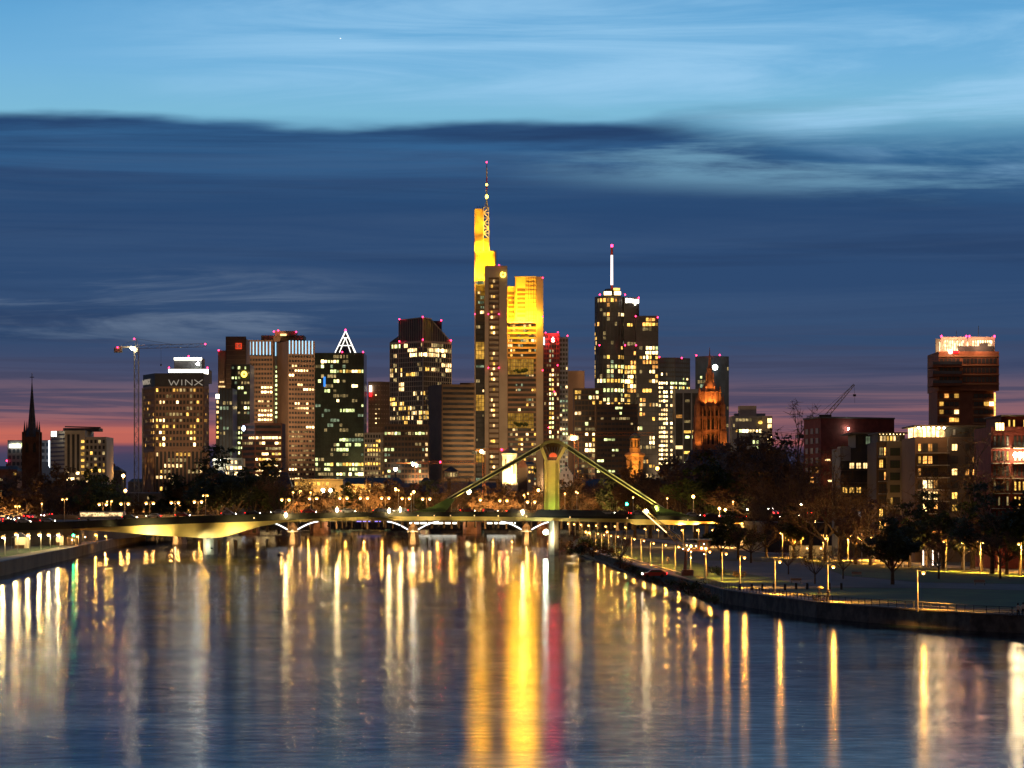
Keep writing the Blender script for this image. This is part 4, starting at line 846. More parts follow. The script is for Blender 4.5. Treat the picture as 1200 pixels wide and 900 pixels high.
# ------------------------------------------------------------------ floodlit churches and old town
def cathedral():
    d = 1500; x = lambda p_: X(p_, d); z = lambda y: Z(y, d); cx, cyy = x(833), d + 9; st = M['sand']
    r = thing('cathedral', (cx, cyy, GROUND), 'orange floodlit gothic cathedral tower with pinnacles above a dark nave', 'cathedral')
    hw = S(16.5, d)
    m = MB(); m.box(cx - hw * .86, cx + hw * .86, cyy - hw * .86, cyy + hw * .86, GROUND, z(476)); 
    for i in range(7):       # vertical ribs of the shaft
        xx = cx - hw * .86 + hw * 1.72 * i / 6; m.box(xx - .35, xx + .35, cyy - hw * .86 - 1.3, cyy - hw * .86 + .02, GROUND, z(474 + (i % 2) * 3))
    for yy in (522, 505, 489, 477): m.box(cx - hw * .9, cx + hw * .9, cyy - hw * .9 - .35, cyy + hw * .9, z(yy), z(yy - 1.2))
    m.build('tower', st, r)
    for sx in (-1, 1):
        for sy in (-1, 1):
            m = MB(); bx, by = cx + sx * hw * .9, cyy + sy * hw * .9
            for k, (ya, yb, ww) in enumerate(((530, 505, 1.9), (505, 488, 1.5), (488, 474, 1.1))):
                m.box(bx - ww, bx + ww, by - ww, by + ww, GROUND if k == 0 else z(ya), z(yb))
            m.lathe((bx, by, 0), [(1.2, z(474)), (.7, z(471)), (.08, z(461))], 4); m.build('buttress', st, r)
    for (yb_, yt_, cols_) in ((521, 508, (-.62, -.22, .22, .62)), (503, 490, (-.62, -.2, .2, .62)), (487, 479, (-.5, 0, .5))):
        for i in cols_:
            m = MB(); ww = 1.15; m.front([(cx + i * hw - ww, z(yb_)), (cx + i * hw + ww, z(yb_)), (cx + i * hw + ww, z(yt_ + 3)), (cx + i * hw, z(yt_)), (cx + i * hw - ww, z(yt_ + 3))], cyy - hw * .86 - .35, cyy - hw * .86 - .02); m.build('window', M['black'], r)
    m = MB(); m.lathe((cx, cyy, 0), [(hw * .72, z(476)), (hw * .70, z(459)), (hw * .74, z(458))], 8)
    m.build('octagon', st, r)
    m = MB(); m.lathe((cx, cyy, 0), [(hw * .66, z(458)), (hw * .56, z(453)), (hw * .36, z(447)), (hw * .25, z(441)), (hw * .20, z(432)), (hw * .24, z(431)), (hw * .13, z(428)), (.25, z(412)), (.12, z(406))], 8); m.build('spire', st, r)
    for k in range(8):
        a = R(22.5 + 45 * k); m = MB(); bx, by = cx + hw * .78 * math.cos(a), cyy + hw * .78 * math.sin(a)
        m.lathe((bx, by, z(476)), [(.9, 0), (.8, S(16, d)), (1.0, S(17, d)), (.06, S(25, d))], 4); m.build('pinnacle', st, r)
    for k in range(4):
        a = R(45 + 90 * k); m = MB(); bx, by = cx + hw * .36 * math.cos(a), cyy + hw * .36 * math.sin(a)
        m.lathe((bx, by, z(447)), [(.5, 0), (.45, S(6, d)), (.04, S(12, d))], 4); m.build('pinnacle', st, r)
    m = MB(); yn = cyy + hw
    def roof(xa, xb, ye, yr, y0, y1):
        xm_ = (xa + xb) / 2
        m.add([(xa, y0, GROUND), (xb, y0, GROUND), (xb, y0, z(ye)), (xm_, y0, z(yr)), (xa, y0, z(ye)), (xa, y1, GROUND), (xb, y1, GROUND), (xb, y1, z(ye)), (xm_, y1, z(yr)), (xa, y1, z(ye))],
                      [(0, 1, 2, 3, 4), (9, 8, 7, 6, 5), (1, 6, 7, 2), (2, 7, 8, 3), (3, 8, 9, 4), (4, 9, 5, 0), (0, 5, 6, 1)])
    # transept and nave roofs, ridge running across the picture
    for (xa, xb, ye, yr, y0) in ((801, 856, 548, 527, d - 14), (846, 928, 548, 529, d - 4)):
        m.add([(x(xa), y0, GROUND), (x(xb), y0, GROUND), (x(xb), y0 + 26, GROUND), (x(xa), y0 + 26, GROUND), (x(xa), y0, z(ye)), (x(xb), y0, z(ye)), (x(xb), y0 + 26, z(ye)), (x(xa), y0 + 26, z(ye)), (x(xa + 8), y0 + 13, z(yr)), (x(xb - 5), y0 + 13, z(yr))],
              [(0, 1, 5, 4), (1, 2, 6, 5), (2, 3, 7, 6), (3, 0, 4, 7), (4, 5, 9, 8), (6, 7, 8, 9), (5, 6, 9), (7, 4, 8), (3, 2, 1, 0)])
    m.build('nave', M['slate'], r)
    m = MB(); m.lathe((x(866), d + 6, z(531)), [(1.0, 0), (.9, 6), (.05, 17)], 6); m.build('ridge_turret', M['slate'], r)
    Oc = (1, .40, .07)
    for (lx, ly, ty, pw, an) in ((818, 528, 500, 3800, 80), (826, 529, 470, 5200, 50), (833, 528, 495, 5200, 50), (841, 529, 470, 5200, 50), (849, 528, 500, 3800, 80)):
        l = Vector((x(lx), cyy - hw - 6, z(ly))); q = MB(); q.box(l.x - .4, l.x + .4, l.y - .5, l.y + .3, l.z - 9, l.z - .3); q.build('floodlamp', M['steel_dk'], r)
        lamp('SPOT', l, pw, Oc, r, (x(lx), cyy - hw, z(ty)), an, .7, .3)
    for (lx, ly, tx, ty, pw) in ((824, 474, 829, 455, 4200), (833, 473, 833, 452, 5200), (842, 474, 837, 455, 4200), (830, 457, 832, 440, 1800), (836, 457, 834, 440, 1800)):
        l = Vector((x(lx), cyy - hw * 1.0, z(ly))); lamp('SPOT', l, pw, Oc, r, (x(tx), cyy - 2, z(ty)), 90, .7, .3)
cathedral()
def old_tower(name, label, px, d, parts, m, dome, lights, cat='tower'):
    x = lambda p_: X(p_, d); z = lambda y: Z(y, d); cyy = d + 6
    r = thing(name, (x(px), cyy, GROUND), label, cat)
    for (nm, prof, sides) in parts:
        q = MB(); q.lathe((x(px), cyy, 0), [(S(rr_, d), z(yy)) for rr_, yy in prof], sides); q.build(nm, m, r)
    q = MB(); q.lathe((x(px), cyy, 0), [(S(rr_, d) if rr_ else .1, z(yy)) for rr_, yy in dome], 10); q.build('dome', M['copper'], r)
    return r, x, z, cyy
r, x, z, cyy = old_tower('church_tower', 'small orange floodlit octagonal church tower with lantern and green dome', 744.5, 1450,
    [('tower', [(8.5, 600), (9, 562), (10.5, 557), (9.5, 556), (11, 535), (13, 533.5), (12.4, 531.5), (9, 530)], 8), ('lantern', [(6.8, 530), (6.6, 526), (7.2, 525), (6.2, 524.5), (6.0, 515), (7.2, 514), (6.6, 513)], 8)],
    mat('warm sandstone', (.42, .26, .13), .85, .2, .3), [(5.9, 513), (5.6, 511), (4, 509), (1.6, 507.6), (.5, 507), (.25, 500), (0, 499)], [])
for i, (px_, y0, y1, w_) in enumerate(((739.5, 553, 540, 1.0), (749.5, 553, 540, 1.3), (740.8, 523.5, 517, .8), (744.8, 523.5, 517, .9), (748.6, 523.5, 517, .8))):
    yo = cyy - S((10.2 if y0 > 540 else 6.3), 1450) * (.93 if i in (0, 1) else .97)
    q = MB(); q.front([(x(px_ - w_), z(y0)), (x(px_ + w_), z(y0)), (x(px_ + w_), z(y1 + 1)), (x(px_), z(y1)), (x(px_ - w_), z(y1 + 1))], yo - .3, yo + 1.2); q.build('window', M['black'], r)
for (lx, ly, ty, yo, pw) in ((739, 559, 540, 9, 11000), (749, 559, 540, 9, 11000), (744, 531, 520, 6, 4200), (744, 561, 530, 16, 12000)):
    lamp('SPOT', (x(lx), cyy - S(10, 1450) - yo, z(ly)), pw, (1, .42, .07), r, (x(lx), cyy, z(ty)), 90, .7, .3)
# white lit stone tower on the quay
r, x, z, cyy = old_tower('quay_tower', 'squat white floodlit stone tower with a dark pointed cap below the tallest tower', 597, 1420,
    [('tower', [(9, 600), (9, 534), (9.8, 533), (9.8, 531)], 8)], mat('white lit limestone', (.72, .62, .46), .8, .12, .3), [(10, 531), (6, 527.5), (1.5, 525), (0, 523)], [])
for i, px_ in enumerate((592.5, 598, 602)):
    q = MB(); q.front([(x(px_ - .7), z(556 if i else 548)), (x(px_ + .7), z(556 if i else 548)), (x(px_ + .7), z(539)), (x(px_ - .7), z(539))], cyy - S(8.7, 1420), cyy - S(8, 1420)); q.build('window', M['brown_dark'], r)
for lx in (588, 597, 606): lamp('SPOT', (x(lx), cyy - S(9, 1420) - 9, z(568)), 42000, (1, .66, .28), r, (x(lx * .4 + 597 * .6), cyy, z(548)), 75, .7, .3)

# row of riverside houses and roofs
def house(name, label, x0, x1, ybase, yeave, yridge, d, dep, wall, roof, hip=.0, lit=(), p=0.0, pal='YD', cat='house', seed=1, frame=None, facade_on=True, gable=False, z0=GROUND, bw=3.2, fh=3.4, **k):
    r = thing(name, (X((x0 + x1) / 2, d), d + dep / 2, z0), label, cat)
    xa, xb = X(x0, d), X(x1, d); zb, ze, zr = z0, Z(yeave, d), Z(yridge, d)
    q = MB(); q.box(xa, xb, d, d + dep, zb, ze); q.build('wall', M[wall], r)
    q = MB()
    if gable:
        xm_ = (xa + xb) / 2; q.add([(xa - .3, d - .3, ze), (xb + .3, d - .3, ze), (xm_, d - .3, zr), (xa - .3, d + dep + .3, ze), (xb + .3, d + dep + .3, ze), (xm_, d + dep + .3, zr)], [(0, 1, 2), (5, 4, 3), (1, 4, 5, 2), (3, 0, 2, 5), (0, 3, 4, 1)])
    else:
        hx_ = (xb - xa) * hip; ym = d + dep / 2
        q.add([(xa - .5, d - .5, ze), (xb + .5, d - .5, ze), (xb + .5, d + dep + .5, ze), (xa - .5, d + dep + .5, ze), (xa + hx_, ym, zr), (xb - hx_, ym, zr)], [(0, 1, 5, 4), (2, 3, 4, 5), (1, 2, 5), (3, 0, 4), (3, 2, 1, 0)])
    rf = q.build('roof', M[roof], r)
    if facade_on: facade(r, [Vector((xa, d, 0)), Vector((xb, d, 0))], zb, ze, fh, bw, 'grid', frame or wall, lit, p, pal, seed=seed, proud=.2, band=.45, pier=.4, parapet=.6, **k)
    n_ = max(1, int((xb - xa) / 22))
    for i in range(n_):
        xx = xa + (xb - xa) * (i + .5) / n_; q = MB(); q.box(xx - .6, xx + .6, d + dep * .6, d + dep * .6 + 1.2, ze, zr + 1.5 if hip < .4 else ze + (zr - ze) * .8); q.build('chimney', M['rust'], rf)
    return r
cityrow = 'old riverside houses under the towers'
house('riverside_building', 'long yellow-lit museum building with a flat dark roof under the green glass tower', 345, 402, 600, 563.5, 560.5, 1560, 24, 'cream', 'slate', .05, [(345, 560, 405, 568, 'Y', .45), (345, 568, 405, 580, 'O', .5)], .2, 'OY', 'building', 81, fh=3.6)
house('riverside_building', 'wide palace building with orange lit storeys and a dark hipped roof', 396, 474, 600, 569, 559.5, 1600, 26, 'cream', 'slate', .1, [(397, 568, 432, 583, 'YO', .55)], .22, 'OD', 'building', 82, fh=3.6)
house('riverside_building', 'low wide house with a shallow dark roof beside the orange crane', 452, 492, 600, 573, 566, 1540, 20, 'brown', 'slate', .1, (), .12, 'OD', 'building', 83)
house('roofed_hall', 'long dark roofed hall between the pointed roof and the white lit tower', 508, 592, 600, 580, 565, 1480, 30, 'brown_dark', 'slate', .04, (), .05, 'OD', 'building', 84)
house('gate_house', 'stone gatehouse with a steep pointed dark roof', 484, 513, 600, 577, 559.5, 1430, 20, 'conc', 'slate', .42, (), 0, 'D', 'building', 85, facade_on=False)
for (px_, y_, d_, tx_, pw_, w__) in ((360, 590, 1545, 360, 18000, 'museum'), (388, 590, 1545, 388, 18000, 'museum'), (408, 590, 1585, 408, 30000, 'palace'), (425, 590, 1585, 425, 30000, 'palace')):
    floodlight((X(px_, d_), d_, Z(y_ - 4, d_)), (X(tx_, d_ + 16), d_ + 16, Z(566, d_ + 16)), pw_, (1, .5, .1), f'{["church side", "cathedral side"][px_ in (388, 425)]} orange floodlight in front of the long {w__} building'[0:], 120, .8)
def lookout():
    d = 1440; r = thing('lookout_tower', (X(526, d), d + 3, GROUND), 'small timber lookout tower with a dark pointed cap', 'tower')
    q = MB(); q.box(X(524, d), X(528.5, d), d + 1.5, d + 4.5, GROUND, Z(561, d)); q.build('shaft', M['brown_dark'], r)
    q = MB(); q.box(X(520, d), X(537, d), d - .5, d + 7, Z(561, d), Z(552, d)); q.build('gallery', M['brown'], r)
    q = MB(); q.prism([(X(519, d), d - 1), (X(538, d), d - 1), (X(538, d), d + 8), (X(519, d), d + 8)], Z(552.3, d), Z(546.5, d), top=[(X(527.5, d), d + 3), (X(529.5, d), d + 3), (X(529.5, d), d + 4), (X(527.5, d), d + 4)]); q.build('roof', M['slate'], r)
    for i in range(5): block(r, 'window', 521.5 + i * 3.1, 554, 523.5 + i * 3.1, 558.5, d - .7, .3, 'D')
lookout()
for i, (px_, yt, yb_, w_) in enumerate(((436.5, 555, 580, 5), (323, 545, 575, 2), (339.5, 559, 578, 4), (457, 562, 578, 4))):
    r = thing('steeple', (X(px_, 1380), 1384, GROUND), ['dark pointed steeple standing before the orange lit palace', 'thin dark spire in front of the squat brown office building', 'short dark spire at the foot of the brown twin towers', 'small dark turret at the end of the palace roof'][i], 'steeple')
    q = MB(); q.box(X(px_ - w_ / 2, 1380), X(px_ + w_ / 2, 1380), 1380, 1380 + S(w_, 1380), GROUND, Z(yb_ - 3, 1380)); q.build('shaft', M['brown_dark'], r)
    q = MB(); q.lathe((X(px_, 1380), 1380 + S(w_ / 2, 1380), 0), [(S(w_ * .68, 1380), Z(yb_ - 3, 1380)), (S(w_ * .3, 1380), Z((yt + yb_) / 2 - 1, 1380)), (.06, Z(yt, 1380))], 8); q.build('spire', M['slate'], r)
house('steep_roofed_house', 'dark steep-roofed house beside the thin spire under the brown bank', 322, 341, 600, 572, 553, 1370, 16, 'brown_dark', 'slate', .3, (), .1, 'OD', 'house', 86, facade_on=False)
# red sandstone gabled house on the old bridge and its twin ramp
def gabled(px0, px1, ye, yr, d, label, wall):
    r = thing('gabled_house', (X((px0 + px1) / 2, d), d + 6, 8), label, 'house')
    xa, xb = X(px0, d), X(px1, d); xm_ = (xa + xb) / 2
    q = MB(); q.front([(xa, 8), (xb, 8), (xb, Z(ye, d)), (xm_ + .5, Z(yr, d)), (xm_ - .5, Z(yr, d)), (xa, Z(ye, d))], d, d + 14); q.build('wall', wall, r)
    q = MB()
    q.add([(xa - .4, d - .2, Z(ye, d) + .05), (xm_, d - .2, Z(yr, d) + .4), (xb + .4, d - .2, Z(ye, d) + .05), (xa - .4, d + 14.2, Z(ye, d) + .05), (xm_, d + 14.2, Z(yr, d) + .4), (xb + .4, d + 14.2, Z(ye, d) + .05)], [(0, 1, 4, 3), (1, 2, 5, 4), (0, 3, 5, 2), (0, 2, 1), (3, 4, 5)]); q.build('roof', M['tile'], r)
    return r
r = gabled(536, 545.5, 590, 577.5, 1395, 'narrow pink sandstone gable house with a steep roof beside a tall white lamp', mat('pink sandstone', (.48, .22, .14), .9, .15, .3))
lamp('SPOT', (X(541, 1385), 1380, 9), 6000, (1, .6, .35), r, (X(541, 1395), 1395, Z(584, 1395)), 80, .7, .3)
r = house('gabled_house', 'white step-gabled old house with a steep roof behind the bridge pylon', 656, 671.5, 600, 556, 544, 1430, 16, 'cream', 'slate', 0, (), .15, 'D', 'house', 87, facade_on=False, gable=True)
q = MB(); d = 1429.4
q.front([(X(656, d), Z(557, d))] + [(X(671.5, d), Z(557, d))] + sum([[(X(671.5 - i * 1.5, d), Z(556 - i * 2.3, d)), (X(671.5 - i * 1.5 - 1.5, d), Z(556 - i * 2.3, d))] for i in range(5)], []) + sum([[(X(662.2 - i * 1.5, d), Z(547 + i * 2.3, d)), (X(662.2 - i * 1.5 - 1.5 * (i < 4), d), Z(547 + i * 2.3, d))] for i in range(4)], []), d - .3, d); q.build('step_gable', M['cream'], r)
for (px_, py_) in ((661, 557), (665.5, 557), (663.5, 550.5)): block(r, 'window', px_ - .7, py_ - 1.5, px_ + .7, py_ + 1.5, d - .5, .3, 'black')
lamp('SPOT', (X(663, 1415), 1412, Z(566, 1415)), 5000, (1, .7, .5), r, (X(663, 1430), 1430, Z(553, 1430)), 70, .7, .3)
house('roofed_hall', 'long low house row with blue-grey roofs to the church tower side of the pylon', 657, 736, 600, 572, 561, 1500, 26, 'brown_dark', 'slate', .05, (), .06, 'OD', 'building', 88)
house('roofed_hall', 'broad house with a dark roof just below the orange church tower', 715, 800, 600, 574, 563, 1520, 30, 'brown_dark', 'slate', .08, [(715, 560, 800, 570, 'W', .1)], .04, 'WD', 'building', 89)
house('dark_gable_house', 'tall dark gabled house beside the white lit quay tower', 607, 618, 600, 548, 536, 1440, 14, 'brown_dark', 'tile', 0, (), 0, 'D', 'house', 90, facade_on=False, gable=True)
r = house('lit_house', 'house with a yellow glowing scaffold front beside the white lit tower', 615, 626, 600, 545, 541, 1490, 12, 'cream', 'slate', .2, [(615, 545, 626, 558, 'Y', 1)], .2, 'Y', 'house', 91, bw=2, fh=2.6)
house('apartment_block', 'long low dim apartment block behind the trees beneath the tall slim crane', 128, 214, 600, 588 - 8, 577, 1450, 18, 'conc_dark', 'slate', .03, (), .12, 'OYD', 'building', 92)
house('apartment_block', 'low grey block with a stepped roof between the pale office and the crane', 118, 142, 600, 553, 546, 1560, 20, 'conc_dark', 'slate', .3, (), .05, 'D', 'building', 93)
house('roofed_hall', 'dim brick station hall beside the squat brown office building', 222, 262, 600, 556, 551, 1700, 20, 'brown_dark', 'slate', .1, (), .15, 'DY', 'building', 94)
house('apartment_block', 'long pale terrace with faint lit windows beneath the construction tower', 150, 262, 600, 566, 561, 1640, 18, 'conc', 'slate', .02, (), .10, 'OYD', 'building', 95)
house('apartment_block', 'dim low block by the dark church, half behind brown trees', -12, 20, 600, 552, 546, 1500, 18, 'rust', 'slate', .1, (), .14, 'OYD', 'building', 96)

# orange and yellow cranes among the houses
crane('tower_crane', 'orange tower crane with a long lattice arm before the orange church tower', 675.3, 575, 515, 766, 668, (510.5, 510.5), 1380, M['crane_o'], 2.2, [], (671, 514, 1.9, 'flood'), apex=501)
crane('tower_crane', 'orange tower crane with a white work lamp above the pointed gatehouse roof', 488.5, 580, 545, 560, 464, (543.5, 543.5), 1400, M['crane_o'], 1.9, [], (484.5, 544, 2.0, 'floodw'), apex=541)
crane('tower_crane', 'small orange crane with an amber lamp before the lower part of the tallest tower', 567.3, 580, 530, 596, 556, (528.5, 528.5), 1390, M['crane_o'], 1.6, [], (564, 529, 1.8, 'lampw'), apex=523)
crane('tower_crane', 'distant thin crane with a faint red arm beyond the cathedral roof', 934, 560, 510, 893, 941, (510.5, 509), 1800, M['crane_o'], 2.0, [], None, apex=505)

for nm_, px_, py_ in (('white work lamp', 516, 541.5), ('amber lamp', 588, 527.0)):  # red lamps and lights added on two jibs for streaks on the water
    for o in list(COL.objects):
        if nm_ in (o.get('label') or '') and o.get('category') == 'crane': red_lamp((X(px_, 1388), 1388, Z(py_, 1388)), o, .55); lamp('POINT', (X(px_, 1386), 1386.5, Z(py_, 1386)), 900, (1, .05, .04), o, size=.3)

# ------------------------------------------------------------------ south bank buildings
def red_box():
    d = 800; r, pts, z1 = tower('red_building', 'windowless dark red block with small square windows at its corner face', [(942, 818), (962, 800), (1048, 812)], 489, 'red_brick', 30, z0=ZB, cat='building', facade_on=False)
    a, c = pts[0], pts[1]; u = (c - a).normalized(); nn = Vector((u.y, -u.x, 0)); W = (c - a).length
    for i in range(3):
        for k_ in range(7):
            zc = Z(505 + k_ * 11.5, 805); ctr = a + u * (W * (.2 + .3 * i)) + nn * .05; ctr.z = zc
            ubox('window', M['glass'] if not (k_ in (4, 5, 6) and (i + k_) % 3 == 0) else E['O'], ctr, W * .15, .25, S(6.4, 805), math.atan2(u.y, u.x), r)
    q = MB(); u2 = (pts[2] - c).normalized(); n2 = Vector((u2.y, -u2.x, 0))
    q.bar(a + nn * .1 + Vector((0, 0, z1)), c + nn * .1 + Vector((0, 0, z1)), .5, .5); q.bar(c + n2 * .1 + Vector((0, 0, z1)), pts[2] + n2 * .1 + Vector((0, 0, z1)), .5, .5); q.build('roof_edge', M['conc_dark'], r)
    q = MB(); q.ball((X(995, 802), 803, Z(502.5, 802)), .25, 6); q.build('wall_lamp', E['floodw'], r)
    for (px_, py_, w_) in ((970, 539, 6), (972, 563.5, 5)): block(r, 'window', px_ - w_ / 2, py_ - 1, px_ + w_ / 2, py_ + 1, 799.5, .6, 'W')
red_box()
def luff():
    d = 830; r = thing('mobile_crane', (X(969, d), d, Z(489, d)), 'slanting lattice crane boom with a hanging hook above the dark red block', 'crane')
    a, c = Vector((X(969, d), d, Z(487, d))), Vector((X(1001, d), d, Z(450.5, d))); dv = (c - a).normalized(); up = Vector((-dv.z, 0, dv.x)); k = MB(); n_ = 16
    for o in (.6, -.6): k.tube(a + up * o + Vector((0, .5, 0)), c + up * o * .4, .11, n=4); k.tube(a + up * o - Vector((0, .5, 0)), c + up * o * .4, .11, n=4)
    for i in range(n_):
        p0, p1 = a + (c - a) * (i / n_), a + (c - a) * ((i + 1) / n_); e = .6 * (1 - .6 * i / n_) * (1 if i % 2 else -1); k.tube(p0 + up * e, p1 - up * e, .08, n=4)
    k.build('boom', M['crane_y'], r)
    k = MB(); k.tube(c, c + Vector((0, 0, -S(22, d))) + Vector((.2, 0, 0)), .05, n=4); k.tube(c, (X(955, d), d, Z(489, d)), .05, n=4); k.build('cable', M['steel_dk'], r)
    k = MB(); k.box(c.x - .35, c.x + .55, d - .3, d + .3, c.z - S(14, d), c.z - S(11.5, d)); k.build('hook', M['steel_dk'], r)
    k = MB(); k.box(X(960, d), X(974, d), d - 1, d + 1, Z(489.2, d), Z(486, d)); k.build('cab', M['steel_dk'], r)
luff()
def brick_tower():
    d = 1000; r = thing('brick_tower', (X(1133, d), d + 12, ZB), 'brown brick tower with jutting balconies and a lit pale double crown', 'tower')
    br = M['brick']; A = [Vector((X(1100, d), d + 3, 0)), Vector((X(1125, d), d, 0)), Vector((X(1140, d), d, 0)), Vector((X(1166, d), d + 3, 0))]
    q = MB(); q.prism([p_.xy for p_ in A] + [(X(1166, d), d + 24), (X(1100, d), d + 24)], ZB, Z(452, d)); q.build('wall', br, r)
    q = MB(); q.box(X(1099.5, d), X(1170, d), d - 1.2, d + 26, Z(458, d), Z(412, d)); q.build('upper_wall', br, r)
    for i, yy in enumerate((417, 427.5, 438.5, 449.5)):
        if i:
            q = MB(); q.box(X(1091.6, d), X(1126, d), d - 3, d + 10, Z(yy + 3, d), Z(yy, d)); b_ = q.build('balcony', br, r)
            q = MB(); q.box(X(1091.8, d), X(1126, d), d - 3.1, d - 2.9, Z(yy, d), Z(yy - 3.4, d)); q.build('glass_rail', M['glass_b'], b_)
        q = MB(); q.box(X(1099, d), X(1170.4, d), d - 1.5, d - 1.15, Z(yy + 1.3, d), Z(yy, d)); q.build('ledge', mat('brick ledge', (.36, .20, .10), .8), r)
    for i in range(3):
        for (x0, x1) in ((1101, 1125), (1128, 1168)):
            n_ = 5 if x0 < 1120 else 9
            for j in range(n_):
                w_ = (x1 - x0) / n_; block(r, 'window', x0 + j * w_ + .5, 420 + i * 10.8, x0 + (j + 1) * w_ - .5, 426 + i * 10.8, d - 1.3, .2, 'glass')
    lits = {(0, 1): 'O', (0, 3): 'Y', (1, 0): 'Y', (1, 6): 'O', (2, 0): 'Y', (2, 3): 'W', (3, 2): 'O', (3, 3): 'Y'}
    for i in range(4):
        yy = 461.5 + i * 9.4
        for side, (x0, x1, n_) in enumerate(((1101, 1124, 4), (1141, 1165, 4))):
            for j in range(n_):
                w_ = (x1 - x0) / n_; xa = x0 + j * w_ + .4; xb = xa + w_ - .8
                yo = d + 3 - abs((xa + xb) / 2 - (1100 if side == 0 else 1166)) / 25 * 3
                e_ = lits.get((i, j)) if side == 0 else ('YB'[j % 2] if (i, j) in ((1, 2), (1, 3)) else None)
                block(r, 'window', xa, yy, xb, yy + 4.6, yo - .35, .5, e_ or 'glass')
        for (x0, x1, ya, yb_) in ((1100, 1125, 3, 0), (1140, 1166, 0, 3)):
            q = MB(); q.bar((X(x0, d), d + ya - .25, Z(yy + 6.5, d)), (X(x1, d), d + yb_ - .25, Z(yy + 6.5, d)), .5, S(2, d)); q.build('ledge', mat('brick ledge', (.36, .20, .10), .8), r)
    pale = mat('pale crown frame', (.62, .50, .40), .7)
    for (x0, x1, y0, y1) in ((1103, 1133.5, 394.5, 415), (1135.8, 1166.5, 394.5, 412)):
        q = MB()
        for dd_ in (d + 1, d + 13):
            q.box(X(x0, d), X(x1, d), dd_, dd_ + 1, Z(y0 + 3.4, d), Z(y0, d)); q.box(X(x0, d), X(x0 + 3.6, d), dd_ + .003, dd_ + 1.003, Z(y1, d), Z(y0 + 3.4, d)); q.box(X(x1 - 2.6, d), X(x1, d), dd_ + .003, dd_ + 1.003, Z(y1, d), Z(y0 + 3.4, d))
        c_ = q.build('crown_frame', pale, r)
        q = MB(); q.box(X(x0 + 3.6, d), X(x1 - 2.6, d), d + 2.5, d + 12, Z(y1, d), Z(y0 + 4, d)); q.build('lit_storey', emat('crown storey light', (1, .66, .34), 2.0, .7, .9), c_)
        q = MB(); n_ = 8
        for i in range(n_): xx = X(x0 + 4.5 + i * (x1 - x0 - 8) / n_, d); q.box(xx - .16, xx + .16, d + 2.1, d + 2.4, Z(y1, d), Z(y0 + 4, d))
        q.build('mullion', pale, c_)
        lamp('AREA', (X((x0 + x1) / 2, d), d - 6, Z(y0 + 12, d)), 450, (1, .55, .32), r, (X((x0 + x1) / 2, d), d + 1, Z(y0, d)), name='crown_lamp').data.size = 3
        for x_ in (x0 + .5, x1 - .8): red_lamp((X(x_, d), d + .5, Z(y0 - .6, d)), r, .4)
    block(r, 'plant_room', 1124, 405.5, 1163, 412, d - .5, 9, 'dkgrey'); block(r, 'plant_room', 1149, 402, 1158, 406, d, 5, 'dkgrey')
    block(r, 'sign', 1116.5, 411, 1123.5, 413.6, d - 1.8, .3, 'redsign'); q = MB(); q.ball((X(1113, d), d - 1.8, Z(412.6, d)), .8, 7); q.build('sign_lamp', E['strip'], r)
    block(r, 'light_strip', 1165.3, 460, 1166.8, 490, d + 1.5, .8, 'O')
    for x_, y_ in ((1125, 386), (1151, 380)): q = MB(); q.tube((X(x_, d), d + 8, Z(404, d)), (X(x_, d), d + 8, Z(y_, d)), .12, n=4); q.build('mast', M['steel_dk'], r)
brick_tower()

def win(root, x0, y0, x1, y1, d, m, fr='steel_dk', mull=1, door=None):
    """framed window: frame part with its panes in front of the wall at distance d"""
    q = MB(); t_ = .12; q.box(X(x0, d), X(x1, d), d - .14, d - .02, Z(y1, d), Z(y0, d)); f_ = q.build('window', M[fr], root)
    q = MB(); w_ = (X(x1, d) - X(x0, d)); xa = X(x0, d) + t_; n_ = mull; pw = (w_ - t_ * (n_ + 1)) / n_
    for i in range(n_): q.box(xa + i * (pw + t_), xa + i * (pw + t_) + pw, d - .2, d - .145, Z(y1, d) + t_, Z(y0, d) - t_)
    q.build('pane', E[m] if m in E else M[m], f_)
def balcony(root, x0, x1, y, d, out=2.2, slab='conc', rail='steel_dk', lit=None):
    q = MB(); q.box(X(x0, d), X(x1, d), d - out, d, Z(y + 1, d), Z(y, d)); b_ = q.build('balcony', M[slab], root)
    q = MB(); xa, xb, zz = X(x0, d), X(x1, d), Z(y, d)
    q.box(xa, xb, d - out + .02, d - out + .09, zz + 1.0, zz + 1.07)
    n_ = max(3, int((xb - xa) / .28))
    for i in range(n_ + 1): xx = xa + (xb - xa) * i / n_; q.box(xx - .025, xx + .025, d - out + .03, d - out + .08, zz, zz + 1.0)
    q.build('balcony_rail', M[rail], b_)
